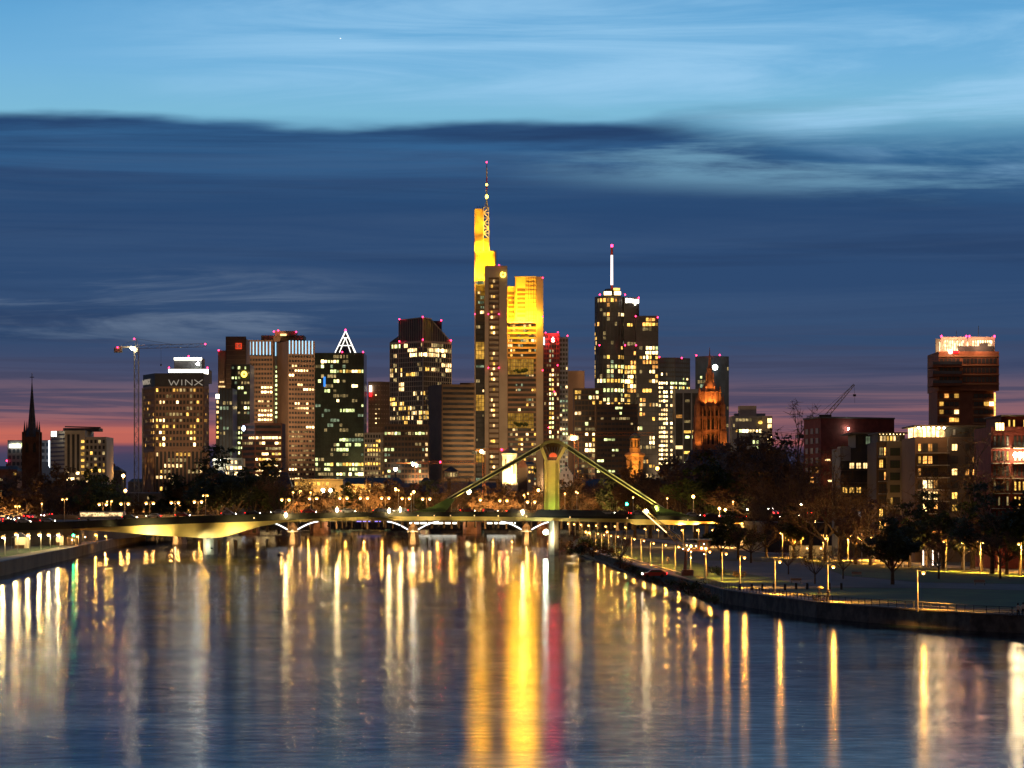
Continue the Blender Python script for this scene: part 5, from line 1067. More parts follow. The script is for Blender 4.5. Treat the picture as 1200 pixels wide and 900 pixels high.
def apartments():
    # dark glazed block
    d = 662; r = thing('apartment_block', (X(1010, d), d + 10, ZB), 'dark stepped apartment block with cool white lit corner windows', 'apartment block')
    q = MB(); q.box(X(985, d), X(1030, d), d, d + 18, ZB, Z(525, d)); q.box(X(1004, d), X(1030, d), d + 2, d + 17, Z(525, d), Z(508, d)); q.build('wall', M['dkgrey'], r)
    q = MB(); q.box(X(995, d), X(1031, d), d - 1.2, d + 18, Z(508.8, d), Z(507, d)); q.build('roof', M['conc_dark'], r)
    block(r, 'upper_storey', 986, 523, 997, 540, d - .4, 8, 'greyp')
    for k_ in range(6):
        y = 542 + k_ * 14.3
        balcony(r, 985, 1027, y + 9, d, 1.6, 'conc_dark')
        for j in range(5):
            x0 = 987 + j * 8; e_ = 'glass'
            if k_ == 0 and j in (1, 2, 3): e_ = 'W'
            if (k_, j) in ((2, 0), (2, 1), (2, 2)): e_ = 'Y'
            if (k_, j) in ((4, 2),): e_ = 'C'
            win(r, x0, y, x0 + 6.2, y + 7.5, d, e_, mull=2)
    for j in range(3): win(r, 1006 + j * 8, 511, 1012 + j * 8, 521, d + 2, 'glass' if j != 1 else 'T', mull=2)
    # pale block with penthouse
    d = 640; r = thing('apartment_block', (X(1045, d), d + 10, ZB), 'pale rendered apartment block with a lit penthouse and square windows', 'apartment block')
    q = MB(); q.box(X(1028, d), X(1073, d), d + 1.5, d + 18, ZB, Z(518, d)); q.build('wall', M['brown_dark'], r)
    q = MB(); q.box(X(1039.5, d), X(1061, d), d, d + 1.4, ZB, Z(517, d)); q.build('bay', mat('warm pale render', (.30, .25, .18), .85, .06, .2), r)
    q = MB(); q.box(X(1030, d), X(1062, d), d + 2.2, d + 15, Z(517.8, d), Z(508, d)); q.build('penthouse', M['conc_dark'], r)
    q = MB(); q.box(X(1028, d), X(1064, d), d - .5, d + 17, Z(508.2, d), Z(506.5, d)); q.build('roof', M['conc_dark'], r)
    for j in range(6): win(r, 1031 + j * 3.9, 510.5, 1034.2 + j * 3.9, 517, d + 2.1, 'WWYYWW'[j] if j < 5 else 'glass', 'white')
    for i in range(8): q = MB(); q.ball((X(1031 + i * 4, d), d - .2, Z(508.9, d)), .12, 5); q.build('soffit_lamp', E['B'], r)
    for k_ in range(7):
        y = 525 + k_ * 14.4
        win(r, 1043, y, 1054.5, y + 9, d, 'glass_g' if k_ in (0, 1, 2, 3) else 'glass', mull=3)
        if k_ == 4: block(r, 'window', 1044, y + .5, 1046, y + 8.5, d - .5, .3, 'Y')
        for x0, x1 in ((1029, 1039), (1061.5, 1072)):
            balcony(r, x0, x1, y + 10, d + 1.5, 2.2)
            win(r, x0 + 1, y - 1, x1 - 4, y + 9, d + 1.5, rnd.choice(['glass', 'glass', 'D', 'Y', 'glass']), mull=2)
            win(r, x1 - 3.5, y - 1, x1 - .8, y + 9, d + 1.5, rnd.choice(['glass', 'O', 'glass']))
    # block with blazing penthouse
    d = 612; r = thing('apartment_block', (X(1117, d), d + 10, ZB), 'brown apartment block with a blazing rooftop terrace and very bright stacked balconies', 'apartment block')
    q = MB(); q.box(X(1073, d), X(1160, d), d + 1, d + 22, ZB, Z(512, d)); q.build('wall', M['brown_dark'], r)
    q = MB(); q.box(X(1111, d), X(1160.5, d), d + .2, d + .95, ZB, Z(513, d)); q.build('bay', mat('taupe render', (.10, .085, .08), .85, .08, .2), r)
    q = MB(); q.box(X(1111, d), X(1161, d), d + 3, d + 20, Z(513, d), Z(500, d)); q.build('penthouse', M['dkgrey'], r)
    for x0, e_ in ((1116, 'greyp'), (1127, 'glass'), (1144.5, 'O'), (1152.5, 'Y')): win(r, x0, 502.5, x0 + 4, 510.5, d + 3, e_)
    q = MB(); q.box(X(1070, d), X(1112, d), d - 1, d + 18, Z(500, d), Z(498.3, d)); q.box(X(1112, d), X(1161.5, d), d + 1, d + 20, Z(500, d) + .003, Z(498, d)); q.build('roof', M['conc_dark'], r)
    q = MB(); q.box(X(1075, d), X(1110.5, d), d + 5, d + 14, Z(513, d), Z(500.2, d)); q.build('terrace_room', emat('terrace room light', (1, .60, .22), 3.2, .7, .8), r)
    q = MB()
    for i in range(8): xx = X(1074 + i * 5.2, d); q.box(xx - .13, xx + .13, d + 4.4, d + 4.7, Z(513, d), Z(500, d))
    q.build('mullion', M['cream'], r)
    for i in range(6): q = MB(); q.ball((X(1077 + i * 6, d), d + 1, Z(501.3, d)), .22, 6); q.build('soffit_lamp', E['flood'], r)
    for k_ in range(7):
        y = 519.5 + k_ * 14.4 - (1 if k_ > 3 else 0)
        balcony(r, 1075, 1111, y + 11, d + 1, 2.6)
        sp_ = {3: ('B', 'B', 'O'), 4: ('B', 'B', 'BO'), 5: ('BO', 'BO', 'O')}.get(k_)
        for j in range(3):
            e_ = sp_[j] if sp_ else ('O' if (k_, j) in ((0, 1), (1, 0), (1, 1)) else 'glass')
            win(r, 1081 + j * 6.2, y - (.5 if sp_ else 0), 1086.6 + j * 6.2, y + 10, d + 1, e_, mull=2)
        win(r, 1075.5, y, 1079.5, y + 9.5, d + 1, rnd.choice(['O', 'glass', 'D', 'Y']))
        e_ = 'BO' if k_ in (0, 2) else 'Y' if k_ in (4, 5) else 'glass'
        win(r, 1115, y + .5, 1122, y + 9, d + .2, e_, mull=2)
        for x0 in (1131, 1139, 1147): win(r, x0, y + 1, x0 + 5, y + 9, d + .2, 'O' if (k_ == 1 and x0 > 1135) or (k_ == 2) else 'glass', mull=2)
    # rightmost red brick block
    d = 546; r = thing('apartment_block', (X(1190, d), d + 10, ZB), 'dark red brick apartment block with warm lit tall windows and one glaring balcony', 'apartment block')
    q = MB(); q.box(X(1161.5, d), X(1262, d), d, d + 20, ZB, Z(500, d)); q.box(X(1175, d), X(1262, d), d + 1.5, d + 19, Z(500, d), Z(487.5, d)); q.build('wall', M['red_brick'], r)
    q = MB(); q.box(X(1173, d), X(1264, d), d + .3, d + 20, Z(487.6, d), Z(486, d)); q.build('roof', M['conc_dark'], r)
    win(r, 1166, 495, 1177, 505, d, 'BO', mull=3)
    for j, x0 in enumerate((1181, 1186.5, 1199)): win(r, x0, 491.5, x0 + 3.2, 501, d + 1.5, 'Y')
    for k_ in range(6):
        y = 511 + k_ * 17.6
        for x0, x1 in ((1161.6, 1182), (1186, 1262)):
            balcony(r, x0, x1, y + 14, d, 1.8)
        for j in range(9):
            x0 = 1164 + j * 5 + (4 if j > 3 else 0)
            e_ = 'glass'
            if k_ == 1 and j > 3: e_ = 'B'
            elif k_ == 1: e_ = rnd.choice(['Y', 'glass', 'D'])
            elif k_ in (3, 4, 5) and j > 3: e_ = 'O' if k_ == 5 else 'Y'
            elif k_ in (3, 4): e_ = rnd.choice(['D', 'glass', 'D'])
            elif k_ == 0 and j in (0, 3): e_ = 'greyp'
            win(r, x0, y, x0 + 3.2, y + 11.5, d, e_)
apartments()
def streak_lights():  # balcony lamps, and bare lights added for streaks on the water
    for o in COL.objects:
        l_ = o.get('label') or ''
        if 'glaring balcony' in l_:
            for px_ in (1190, 1197):
                q = MB(); q.ball((X(px_, 543.5), 543.5, Z(533, 543.5)), .5, 7); q.build('balcony_lamp', E['flood'], o); lamp('POINT', (X(px_, 542.5), 542.5, Z(533, 542.5)), 800, (1, .62, .28), o, size=.3)
        if 'blazing rooftop' in l_:
            for px_, py_ in ((1085, 505), (1101, 505), (1090, 577)): lamp('POINT', (X(px_, 609), 609, Z(py_, 609)), 500, (1, .50, .18), o, size=.5)
        if 'pale double crown' in l_:
            for px_ in (1112, 1126, 1152): lamp('POINT', (X(px_, 990), 996, Z(405, 996)), 1500, (1, .46, .24), o, size=.8)
streak_lights()

# ------------------------------------------------------------------ the near bridge with its forked pylon
BD = 800.0
ST = [(-80, 617), (0, 614.5), (85, 612), (170, 608), (250, 605), (350, 602.5), (450, 601), (560, 601), (650, 602.5), (760, 604.5), (870, 608.5), (1000, 612)]
def ytop(px):
    for (a, ya), (c, yc) in zip(ST, ST[1:]):
        if a <= px <= c: return ya + (yc - ya) * (px - a) / (c - a)
    return ST[-1][1]
GB = [(85, 621), (130, 623), (175, 627), (222, 629.5), (243, 631.5), (262, 629), (300, 617.5), (330, 612), (380, 610.8), (430, 610), (560, 610), (640, 610.5), (740, 612.5), (744, 615), (817, 615), (820, 613.5), (872, 614)]
def near_bridge():
    d = BD; W_ = 17.0
    t = thing('arch_bridge', (X(500, d), d, 0), 'near road bridge with forked pylon, yellow-lit haunched girder and slanting stays', 'bridge')
    def ribbon(nm, xs, top, bot, y0, y1, m):
        q = MB(); n_ = len(xs); vs = []
        for px in xs:
            zt, zb_ = Z(top(px), d), Z(bot(px), d); xx = X(px, d); vs += [(xx, y0, zt), (xx, y0, zb_), (xx, y1, zb_), (xx, y1, zt)]
        fs = [(0, 1, 2, 3), ((n_ - 1) * 4 + 3, (n_ - 1) * 4 + 2, (n_ - 1) * 4 + 1, (n_ - 1) * 4)]
        for i in range(n_ - 1):
            for k in range(4): fs.append((i * 4 + k, (i + 1) * 4 + k, (i + 1) * 4 + (k + 1) % 4, i * 4 + (k + 1) % 4))
        q.add(vs, fs); return q.build(nm, m, t)
    xs = [-80 + 27 * i for i in range(41)]
    ribbon('deck', xs, ytop, lambda p_: ytop(p_) + 2.6, d, d + W_, M['asphalt'])
    eb = lambda p_: ytop(p_) + (7.6 if p_ < 290 else 4.2 if p_ > 430 else 7.6 - 3.4 * (p_ - 290) / 140)
    ribbon('edge_beam', xs, lambda p_: ytop(p_) - 1.0, eb, d - .45, d - .003, mat('edge beam paint', (.03, .028, .02), .7, .15, .3))
    ribbon('edge_beam', xs, lambda p_: ytop(p_) - 1.0, lambda p_: ytop(p_) + 3.6, d + W_ + .003, d + W_ + .45, mat('edge beam paint', (.1, .1, .1)))
    def gb(px):
        for (a, ya), (c, yc) in zip(GB, GB[1:]):
            if a <= px <= c: return ya + (yc - ya) * (px - a) / (c - a)
        return GB[-1][1]
    gx = sorted(set([g for g, _ in GB] + list(range(90, 872, 15))))
    for y0 in (d + 1.4, d + W_ - 3.4): ribbon('girder', gx, lambda p_: ytop(p_) + 2.6, gb, y0, y0 + 2, M['yellow_p'])  # yellow of the floodlights also put into the girder colour
    # parapet rail on both edges
    for yy in (d - .2, d + W_ + .2):
        q = MB()
        for i in range(len(xs) - 1):
            for h_ in (.45, .9): q.tube((X(xs[i], d), yy, Z(ytop(xs[i]) - 1, d) + h_), (X(xs[i + 1], d), yy, Z(ytop(xs[i + 1]) - 1, d) + h_), .05, n=4)
        for i in range(240):
            px = -80 + i * 4.5; q.tube((X(px, d), yy, Z(ytop(px) - 1, d)), (X(px, d), yy, Z(ytop(px) - 1, d) + .9), .035, n=4)
        q.build('parapet_rail', M['steel_dk'], t)
    # vertical stiffener lamps of the girder
    for px in (298, 490, 509, 528, 556, 584, 617, 668, 735, 806): q = MB(); q.ball((X(px, d), d - .6, Z(ytop(px) + 3.2, d)), .22, 5); q.build('deck_lamp', E['W'], t)
    # piers
    def pier(x0, x1, ybase, nm, m):
        q = MB(); xa, xb = X(x0, d), X(x1, d)
        q.prism([(xa, d + 4), (xa + .8, d + 1), ((xa + xb) / 2, d - .5), (xb - .8, d + 1), (xb, d + 4), (xb, d + W_ - 3), (xa, d + W_ - 3)], -3, Z(gb((x0 + x1) / 2) - .5, d), top=None)
        return q.build(nm, m, t)
    pier(236, 249, 650, 'pier', M['conc']); pier(643.5, 655, 645, 'pier', M['conc'])
    # abutment ramps
    q = MB(); q.front([(X(-80, d), 2), (X(85, d), 2), (X(85, d), Z(614.6, d)), (X(0, d), Z(617.1, d)), (X(-80, d), Z(619.6, d))], d + .5, d + W_ - .5); q.build('abutment', M['conc_dark'], t)
    q = MB(); q.front([(X(873, d), 2), (X(1000, d), 2), (X(1000, d), Z(614.6, d)), (X(873, d), Z(611.3, d))], d + .5, d + W_ - .5); q.build('abutment', M['conc_dark'], t)
    # pylon: column flaring into a fork that carries a curved head
    yp = d + W_ / 2; pm = M['yellow_p']
    q = MB(); x0, x1 = X(638.5, d), X(655.5, d)
    q.prism([(x0, yp - 1.6), (x0 + 1.2, yp - 2.4), (x1 - 1.2, yp - 2.4), (x1, yp - 1.6), (x1, yp + 1.6), (x1 - 1.2, yp + 2.4), (x0 + 1.2, yp + 2.4), (x0, yp + 1.6)], Z(601, d), Z(539, d)); q.build('column', pm, t)
    for xx in (x0 - .12, x1 - .28): q = MB(); q.box(xx, xx + .4, yp - 2.75, yp - 2.2, Z(601, d), Z(540, d)); q.build('column_flange', pm, t)
    for xa, xb in ((641.5, 634), (652.5, 664)):
        for dy in (-2.1, 2.1): q = MB(); q.bar((X(xa, d), yp + dy, Z(542, d)), (X(xb, d), yp + dy, Z(521.5, d)), .8, .9); q.build('fork_arm', pm, t)
    pts = [(633.2, 524), (637, 520), (642, 517.4), (649, 516.3), (656, 517.4), (661, 520), (665.5, 524)]
    q = MB()
    for a, c in zip(pts, pts[1:]): q.bar((X(a[0], d), yp, Z(a[1], d)), (X(c[0], d), yp, Z(c[1], d)), 5.2, .95)
    q.build('head', mat('head steel', (.22, .17, .07), .5), t)
    q = MB(); q.front([(X(638, d), Z(523, d)), (X(645, d), Z(536, d)), (X(653, d), Z(536, d)), (X(661, d), Z(523, d)), (X(656, d), Z(519.5, d)), (X(649, d), Z(518, d)), (X(642, d), Z(519.5, d))], yp - .5, yp + .5); q.build('web_plate', mat('rusty web plate', (.22, .13, .07), .6, .2, .6), t)
    q = MB()
    for i in range(6): q.tube((X(640 + i * 3.6, d), yp - .7, Z(523, d)), (X(645.5 + i * 1.4, d), yp - .7, Z(535, d)), .14, n=4)
    q.build('stay_fan', M['steel'], t)
    q = MB(); cx, cz = X(648.7, d), Z(533.6, d); q.front([(cx + S(4.4, d) * math.cos(R(a)), cz + S(4.4, d) * math.sin(R(a)) * .9) for a in range(-20, 201, 20)], yp - 2.6, yp - .9); q.build('saddle_cap', mat('red cap', (.7, .13, .07), .5), t)
    lamp('SPOT', (X(648.7, d), yp - 4.5, Z(541, d)), 220, (1, .45, .3), t, (cx, yp - 2, cz), 80, .7, .2)
    # stays: two parallel box sections on each slope, front and back edge of the deck
    for k, yy in enumerate((yp - 2.1, yp + 2.1)):
        ye = d + .6 if k == 0 else d + W_ - .6
        for (a, c) in (((634, 522), (524, 585.5)), ((664, 521.5), (778, 596.5))):
            q = MB(); q.bar((X(a[0], d), yy, Z(a[1], d)), (X(c[0], d), ye, Z(c[1], d)), .7, .75); s_ = q.build('stay', mat('stay steel', (.035, .032, .02), .5), t)
            for o1_, o2_ in ((-1.7, -1.2), (3.6, 2.4)) if k == 0 else ():
                q = MB(); q.bar((X(a[0], d), yy - .1, Z(a[1] + o1_, d)), (X(c[0], d), ye - .1, Z(c[1] + o2_, d)), .8, .26); q.build('flange', mat('lit tone stay flange', (.72, .66, .30), .5), s_)  # light on the steel edges put into the pale flange colour
            q = MB(); q.bar((X(a[0], d), yy, Z(a[1] + 2.2, d)), (X(c[0], d), ye, Z(c[1] + 1.4, d)), .45, .7); q.build('web', mat('stay steel', (.035, .032, .02)), s_)
        for (x0_, y0_, x1_, y1_) in ((480, 599.5, 526, 586), (776, 594.5, 812, 604.5)):
            q = MB()
            if x0_ < 600: poly = [(X(x0_, d), Z(601, d)), (X(x1_ - 6, d), Z(600.6, d)), (X(x1_ + 6, d), Z(585, d)), (X(x1_ - 2, d), Z(583.8, d)), (X(506, d), Z(594, d))]
            else: poly = [(X(773, d), Z(604, d)), (X(812, d), Z(606, d)), (X(800, d), Z(601.5, d)), (X(782, d), Z(596.5, d)), (X(770, d), Z(592, d)), (X(766, d), Z(594, d))]
            q.front(poly, ye - .5, ye + .5); q.build('stay_anchor', M['green_p'], t)
    # plinth round the column foot
    q = MB(); q.front([(X(624, d), Z(604.5, d)), (X(714, d), Z(605, d)), (X(703, d), Z(598, d)), (X(640, d), Z(597.6, d)), (X(634, d), Z(596.6, d)), (X(630, d), Z(597.6, d))], d - .5, d + 1.2); q.build('plinth', M['dkgrey'], t)
    q = MB(); q.front([(X(431, d), Z(606.5, d)), (X(455, d), Z(606.5, d)), (X(452, d), Z(601.8, d)), (X(438, d), Z(601.5, d))], d - 1.4, d - .5); q.build('lookout_bay', M['dkgrey'], t)
    # illumination mounted on the bridge
    Yl = (1, .80, .30)
    def bl(px, py, yy, tx, ty, ty_, pw, an, col=Yl, s=.3):
        l = Vector((X(px, d), yy, Z(py, d))); q = MB(); q.box(l.x - .25, l.x + .25, l.y - .35, l.y + .15, l.z - .5, l.z - .12); q.build('floodlamp', M['steel_dk'], t)
        lamp('SPOT', l, pw, col, t, (X(tx, d), ty_, Z(ty, d)), an, .8, s)
    for px, pw in ((130, 500), (174, 6500), (192, 2600), (222, 500), (262, 1300), (277, 4200), (320, 500), (350, 900), (385, 1600), (415, 2200), (470, 3600), (500, 3600), (540, 2600), (575, 2000), (610, 1200), (640, 260), (700, 120), (748, 1900), (775, 2200), (803, 1900)):
        bl(px, 632 if 150 < px < 320 else 615, d - 2.6, px + (-3 if px < 240 else 3), gb(px) - 5, d + 1.4, pw * (1.5 if 150 < px < 320 else .45), 115)
    bl(232, 640, d - 5, 243, 640, d + 1, 9000, 80, (1, .86, .5)); bl(250, 641, d - 4, 244, 640, d + 1, 5000, 80, (.85, 1, .7))
    bl(636, 628, d - 4, 648, 628, d + 1, 14000, 90, (1, .85, .5)); bl(655, 630, d - 5, 650, 628, d + 1, 7000, 80, (1, .75, .3))
    q = MB(); q.ball((X(639.5, d), d - 2, Z(623.5, d)), .75, 7); q.build('pier_lamp', emat('pier lamp', (.8, 1, .75), 90), t)
    for px in (643, 648, 652): bl(px, 600, d + 1.0, px, 570, yp - 2.4, 42000, 55, (1, .76, .22))
    for px in (644, 651): bl(px, 596.5, d + 3.8, px, 590, yp - 2.4, 320, 110, (.6, 1, .18))
    for (px, tx, ty, pw) in ((530, 570, 560, 2600), (560, 600, 543, 2200), (600, 628, 528, 2200), (700, 678, 530, 2600), (725, 705, 548, 2600), (750, 730, 565, 2600), (772, 755, 582, 2200)):
        bl(px, 600, d - 1.2, tx, ty, d + 3, pw * 3.2, 70, (1, .88, .3), .3)
near_bridge()

# ------------------------------------------------------------------ second bridge: stone piers with lit curved struts
def second_bridge():
    d = 1010.0; W_ = 18
    t = thing('road_bridge', (X(400, d), d, 0), 'second road bridge on stone piers with white-lit curved struts', 'bridge')
    q = MB(); q.box(X(-20, d), X(662, d), d, d + W_, Z(610.5, d), Z(603.5, d)); q.build('deck', M['conc_dark'], t)
    q = MB()
    for i in range(160): xx = X(-20 + i * 4.2, d); q.tube((xx, d + .1, Z(603.5, d)), (xx, d + .1, Z(603.5, d) + 1), .04, n=4)
    q.bar((X(-20, d), d + .1, Z(603.5, d) + 1), (X(662, d), d + .1, Z(603.5, d) + 1), .08, .08); q.build('parapet_rail', M['steel_dk'], t)
    for k, px in enumerate((206.5, 343, 484, 617)):
        q = MB(); a = 7.0; xa, xc, xb = X(px - a, d), X(px, d), X(px + a, d)
        q.prism([(xa, d + 2), (xa + 1, d - 2.4), (xb - 1, d - 2.4), (xb, d + 2), (xb, d + W_), (xa, d + W_)], -3, Z(623.5, d), top=[(xa + .9, d + 2), (xa + 1.6, d - 1.6), (xb - 1.6, d - 1.6), (xb - .9, d + 2), (xb - .9, d + W_), (xa + .9, d + W_)])
        p_ = q.build('pier', M['pierst'], t)
        q = MB(); q.box(xa + .3, xb - .3, d - 2.3, d + W_ - .4, Z(623.4, d), Z(622, d)); q.build('pier_cap', M['conc'], p_)
        q = MB(); q.lathe((xc, d + 1.2, 0), [(2.1, Z(622, d)), (1.7, Z(618, d)), (.9, Z(614, d)), (.3, Z(612, d))], 10); q.build('pier_dome', M['pierst'], p_)
        if k:
            for sgn in (-1, 1):
                prev = None; q = MB()
                for i in range(8):
                    f_ = i / 7; pt = Vector((X(px + sgn * (6 + f_ * 24), d), d - .6, Z(620.5 - (1 - (1 - f_) ** 1.6) * 9.3, d)))
                    if prev: q.bar(prev, pt, .7, .55)
                    prev = pt
                s_ = q.build('strut', M['white'], t)
                q = MB(); prev = None
                for i in range(8):
                    f_ = i / 7; pt = Vector((X(px + sgn * (6 + f_ * 24), d), d - 1.05, Z(620.5 - (1 - (1 - f_) ** 1.6) * 9.3, d)))
                    if prev: q.bar(prev, pt, .15, .3)
                    prev = pt
                q.build('strut_edge_glow', E['stripw'], s_)  # glowing bar added to stand for light on the strut's edge
        lamp('SPOT', (xc, d - 9, .8), 9500, (1, .62, .24), t, (xc, d, 5), 80, .8, .3)
        q = MB(); q.box(xc - .3, xc + .3, d - 2.1, d - 1.7, Z(622, d), Z(622, d) + .5); q.build('floodlamp', M['steel_dk'], t)
        lamp('POINT', (xc, d - 2.6, Z(621, d)), 260, (1, .66, .28), t, size=.3)
second_bridge()
def third_bridge():
    d = 1400.0
    t = thing('stone_bridge', (X(450, d), d, 0), 'old red sandstone bridge far behind the two nearer bridges', 'bridge')
    q = MB(); q.box(X(60, d), X(690, d), d, d + 18, Z(611.5, d), Z(606.5, d)); q.build('deck', M['conc_dark'], t)
    for px in (290, 374, 553, 640):
        q = MB(); a = 10.5; xa, xb = X(px - a, d), X(px + a, d); q.prism([(xa, d), (xa + 2, d - 4), (xb - 2, d - 4), (xb, d), (xb, d + 20), (xa, d + 20)], -3, Z(611.6, d)); q.build('pier', M['sand'], t)
    for x0, x1 in ((480, 535), (571, 604)): block(t, 'light_strip', x0, 612.3, x1, 613.9, d - .5, .3, 'strip')  # glowing strips standing in for reflections of lights behind
    block(t, 'light_strip', 418, 610.2, 446, 611.6, d - 1.2, .3, 'purple')
    for px in (386, 541): lamp('SPOT', (X(px, d), d - 9, 4), 5000, (1, .8, .5), t, (X(px, d), d, 5), 60, .8, .3)
third_bridge()

# ------------------------------------------------------------------ lamps
def street_lamp(px, py, d, zbase, label, group, col='lamp', r=.34, arms=((0, 0),), pole='steel', out=.5, name='street_lamp', power=None, down=0, back=0):
    """lamp post whose heads are at (px + offset, py); each head has a housing and a bulb"""
    x0 = X(px, d); zt = Z(py, d)
    t = thing(name, (x0, d, zbase), label, 'street lamp', group)
    q = MB(); q.tube((x0, d, zbase), (x0, d, zt + r * 1.3 + .15), .14, .07, 6); q.build('pole', M[pole], t)
    for ox, oy in arms:
        xh = x0 + S(ox, d) - (out if len(arms) == 1 else 0); zh = zt - S(oy, d)
        q = MB(); q.tube((x0, d, zh + r * 1.3 + .08), (xh, d, zh + r * 1.3 + .1), .06, n=5); q.lathe((xh, d, zh + r * 1.3), [(.3, .0), (.22, .14), (.06, .2)], 8); h_ = q.build('lamp_head', M['steel_dk'], t)
        q = MB(); q.ball((xh, d, zh), r * .62, 7); q.build('bulb', E[col], h_)
        if power: lamp('POINT', (xh, d - r * 1.2 - .12, zh - r * .3), power, LAMPC[col], t, size=max(.1, r * .5))
        if back: lamp('SPOT', (xh, d + .4, zh), back, (1, .52, .16), t, (xh, d + 60, zh + 9), 130, .8, .3)  # extra light added to brighten trees and fronts behind the lamp
        if down: lamp('SPOT', (xh, d - .05, zh - r * .7), down, LAMPC[col], t, (xh + 1.6, d + .8, zbase), 125, .8, .1)
        q = MB(); q.lathe((xh, d, zh), [(r * 1.15, r * .1), (r * 1.2, r * .5), (r * .8, r * 1.1), (.05, r * 1.3)], 9); q.build('halo_shell', E['glow'], h_)  # glowing shell added for the orange halo round the bulb
    return t
RIV = [(1075, 672), (970, 665), (908, 659), (867, 654), (846, 649.5), (827, 647), (809, 644), (791, 641), (776, 639), (762, 637), (751, 634), (740, 632), (729, 631), (721, 629), (713, 628), (705, 627), (698, 625.5)]
for i, (px, py) in enumerate(RIV):
    d = 8.4 * F / (py - HY)
    street_lamp(px, py, d, ZB, f'{nth(i)} orange lamp on the quay promenade, counting towards the bridge', 'promenade lamps on the south quay', r=.22, power=620, down=22000, out=-.75)
P2 = [(1197, 638), (1149, 636), (1109, 635), (1058, 632), (1024, 630), (994, 628), (965, 628), (939, 625), (917, 625)]
for i, (px, py) in enumerate(P2):
    d = min(7.25 * F / (py - HY), 660)
    z = Z(py, d)
    street_lamp(px, py, d, ZB, f'{nth(i)} lamp on the upper park path, counting from the dark red brick flats', 'lamps along the upper park path', r=.24, arms=((-3, 0), (3, 0)) if i in (5, 6, 1) else ((0, 0),), power=300, down=46000)
for i, (px, py) in enumerate([(667, 614), (674, 614.5), (682, 615), (691, 616), (700, 616), (711, 617), (722, 617), (734, 618), (688, 623.5), (692, 624.5), (713, 623.5), (652, 613), (757, 620), (772, 621)]):
    d = 1150 - i * 8 if i < 8 or i > 10 else 930
    street_lamp(px, py, d, ZB, f'{nth(i)} small quay lamp seen under the far end of the near bridge', 'small lamps on the far quay path', r=.34, power=900)
# row of globe lamps on the second bridge
for i, (px, py, col) in enumerate([(120.5, 591.5, 'lampb'), (146, 590.8, 'lampb'), (175.5, 590.2, 'lampb'), (205, 589.5, 'lampb'), (232, 588.5, 'lampb'), (334.5, 586, 'lampb'), (367, 584.5, 'lampb'), (402.5, 584, 'lampb'), (426.5, 584, 'lampb'), (451.5, 584, 'lampb'), (475.5, 584.5, 'lampb'), (499.5, 585, 'lampb'), (529, 585.5, 'lampb'), (563, 586, 'lampb'), (590, 587, 'lampb'), (622.5, 588.5, 'lampb')]):
    one = px in (529, 563)
    street_lamp(px, py, 1008, Z(604, 1008), f'{nth(i)} globe lamp on the second bridge, counting from the church bank', 'double globe lamps on the second bridge', col, .56, ((0, 0),) if one else ((-4.2, 0), (4.2, 0)), 'conc_dark', 0, power=1500)
# masts on the near bridge
for i, (px, py, arms) in enumerate([(-6, 590, ((0, 0),)), (20.5, 593.5, ((-2.3, 0), (2.3, 0))), (49, 590.5, ((0, 0),)), (75.5, 585, ((-2.5, .5), (2.8, 0))), (130, 587.5, ((-4.5, .5), (1, 0))), (241, 581, ((-2.8, 0), (2.2, 0))), (343.5, 577, ((0, 0),)), (364, 577, ((0, 0),)), (467, 574.5, ((0, 0),)), (482, 579, ((0, 0),)), (615, 579.5, ((-1.2, 1), (3.8, -1))), (662, 578.5, ((0, 0),)), (676, 576.5, ((-1, 0), (1, 1.2))), (742, 583, ((0, 0),)), (782, 584, ((0, 0),)), (859, 588, ((0, 0),))]):
    street_lamp(px, py, 812 if px > 0 else 806, Z(ytop(max(px, -70)), BD), f'{nth(i)} tall lamp mast on the near bridge, counting from the church bank', 'tall lamp masts on the near bridge', 'lamp', .27, arms, 'steel', 0, name='lamp_mast', power=420)
# lanterns on the outer edge of the near bridge
for i, (px, py) in enumerate([(335, 603.5), (395, 597.5), (456, 598.5), (612.5, 600.5), (469, 597)]):
    d = BD - .9; t = thing('bridge_lantern', (X(px, d), d, Z(py + 3, d)), ['bright lantern on the bridge edge above the second stone pier', 'bright lantern on the bridge edge below the twin white floodlamps', 'large bright lantern on the bridge edge beside the lookout bay', 'large round lantern on the bridge edge just before the pylon', 'small lantern on the bridge edge, next to the lookout bay lantern'][i], 'lantern', 'edge lanterns of the near bridge')
    q = MB(); q.tube((X(px, d), d + .3, Z(py + 3.5, d)), (X(px, d), d, Z(py + 1, d)), .07, n=5); q.build('bracket', M['steel_dk'], t)
    q = MB(); q.lathe((X(px, d), d, Z(py, d)), [(.05, -.8), (.62 if i < 4 else .4, 0), (.05, .8)], 4); q.build('lantern_glass', E['lampw'], t); lamp('POINT', (X(px, d), d - 1.0, Z(py, d) - .1), 1000, LAMPC['lampw'], t, size=.25)
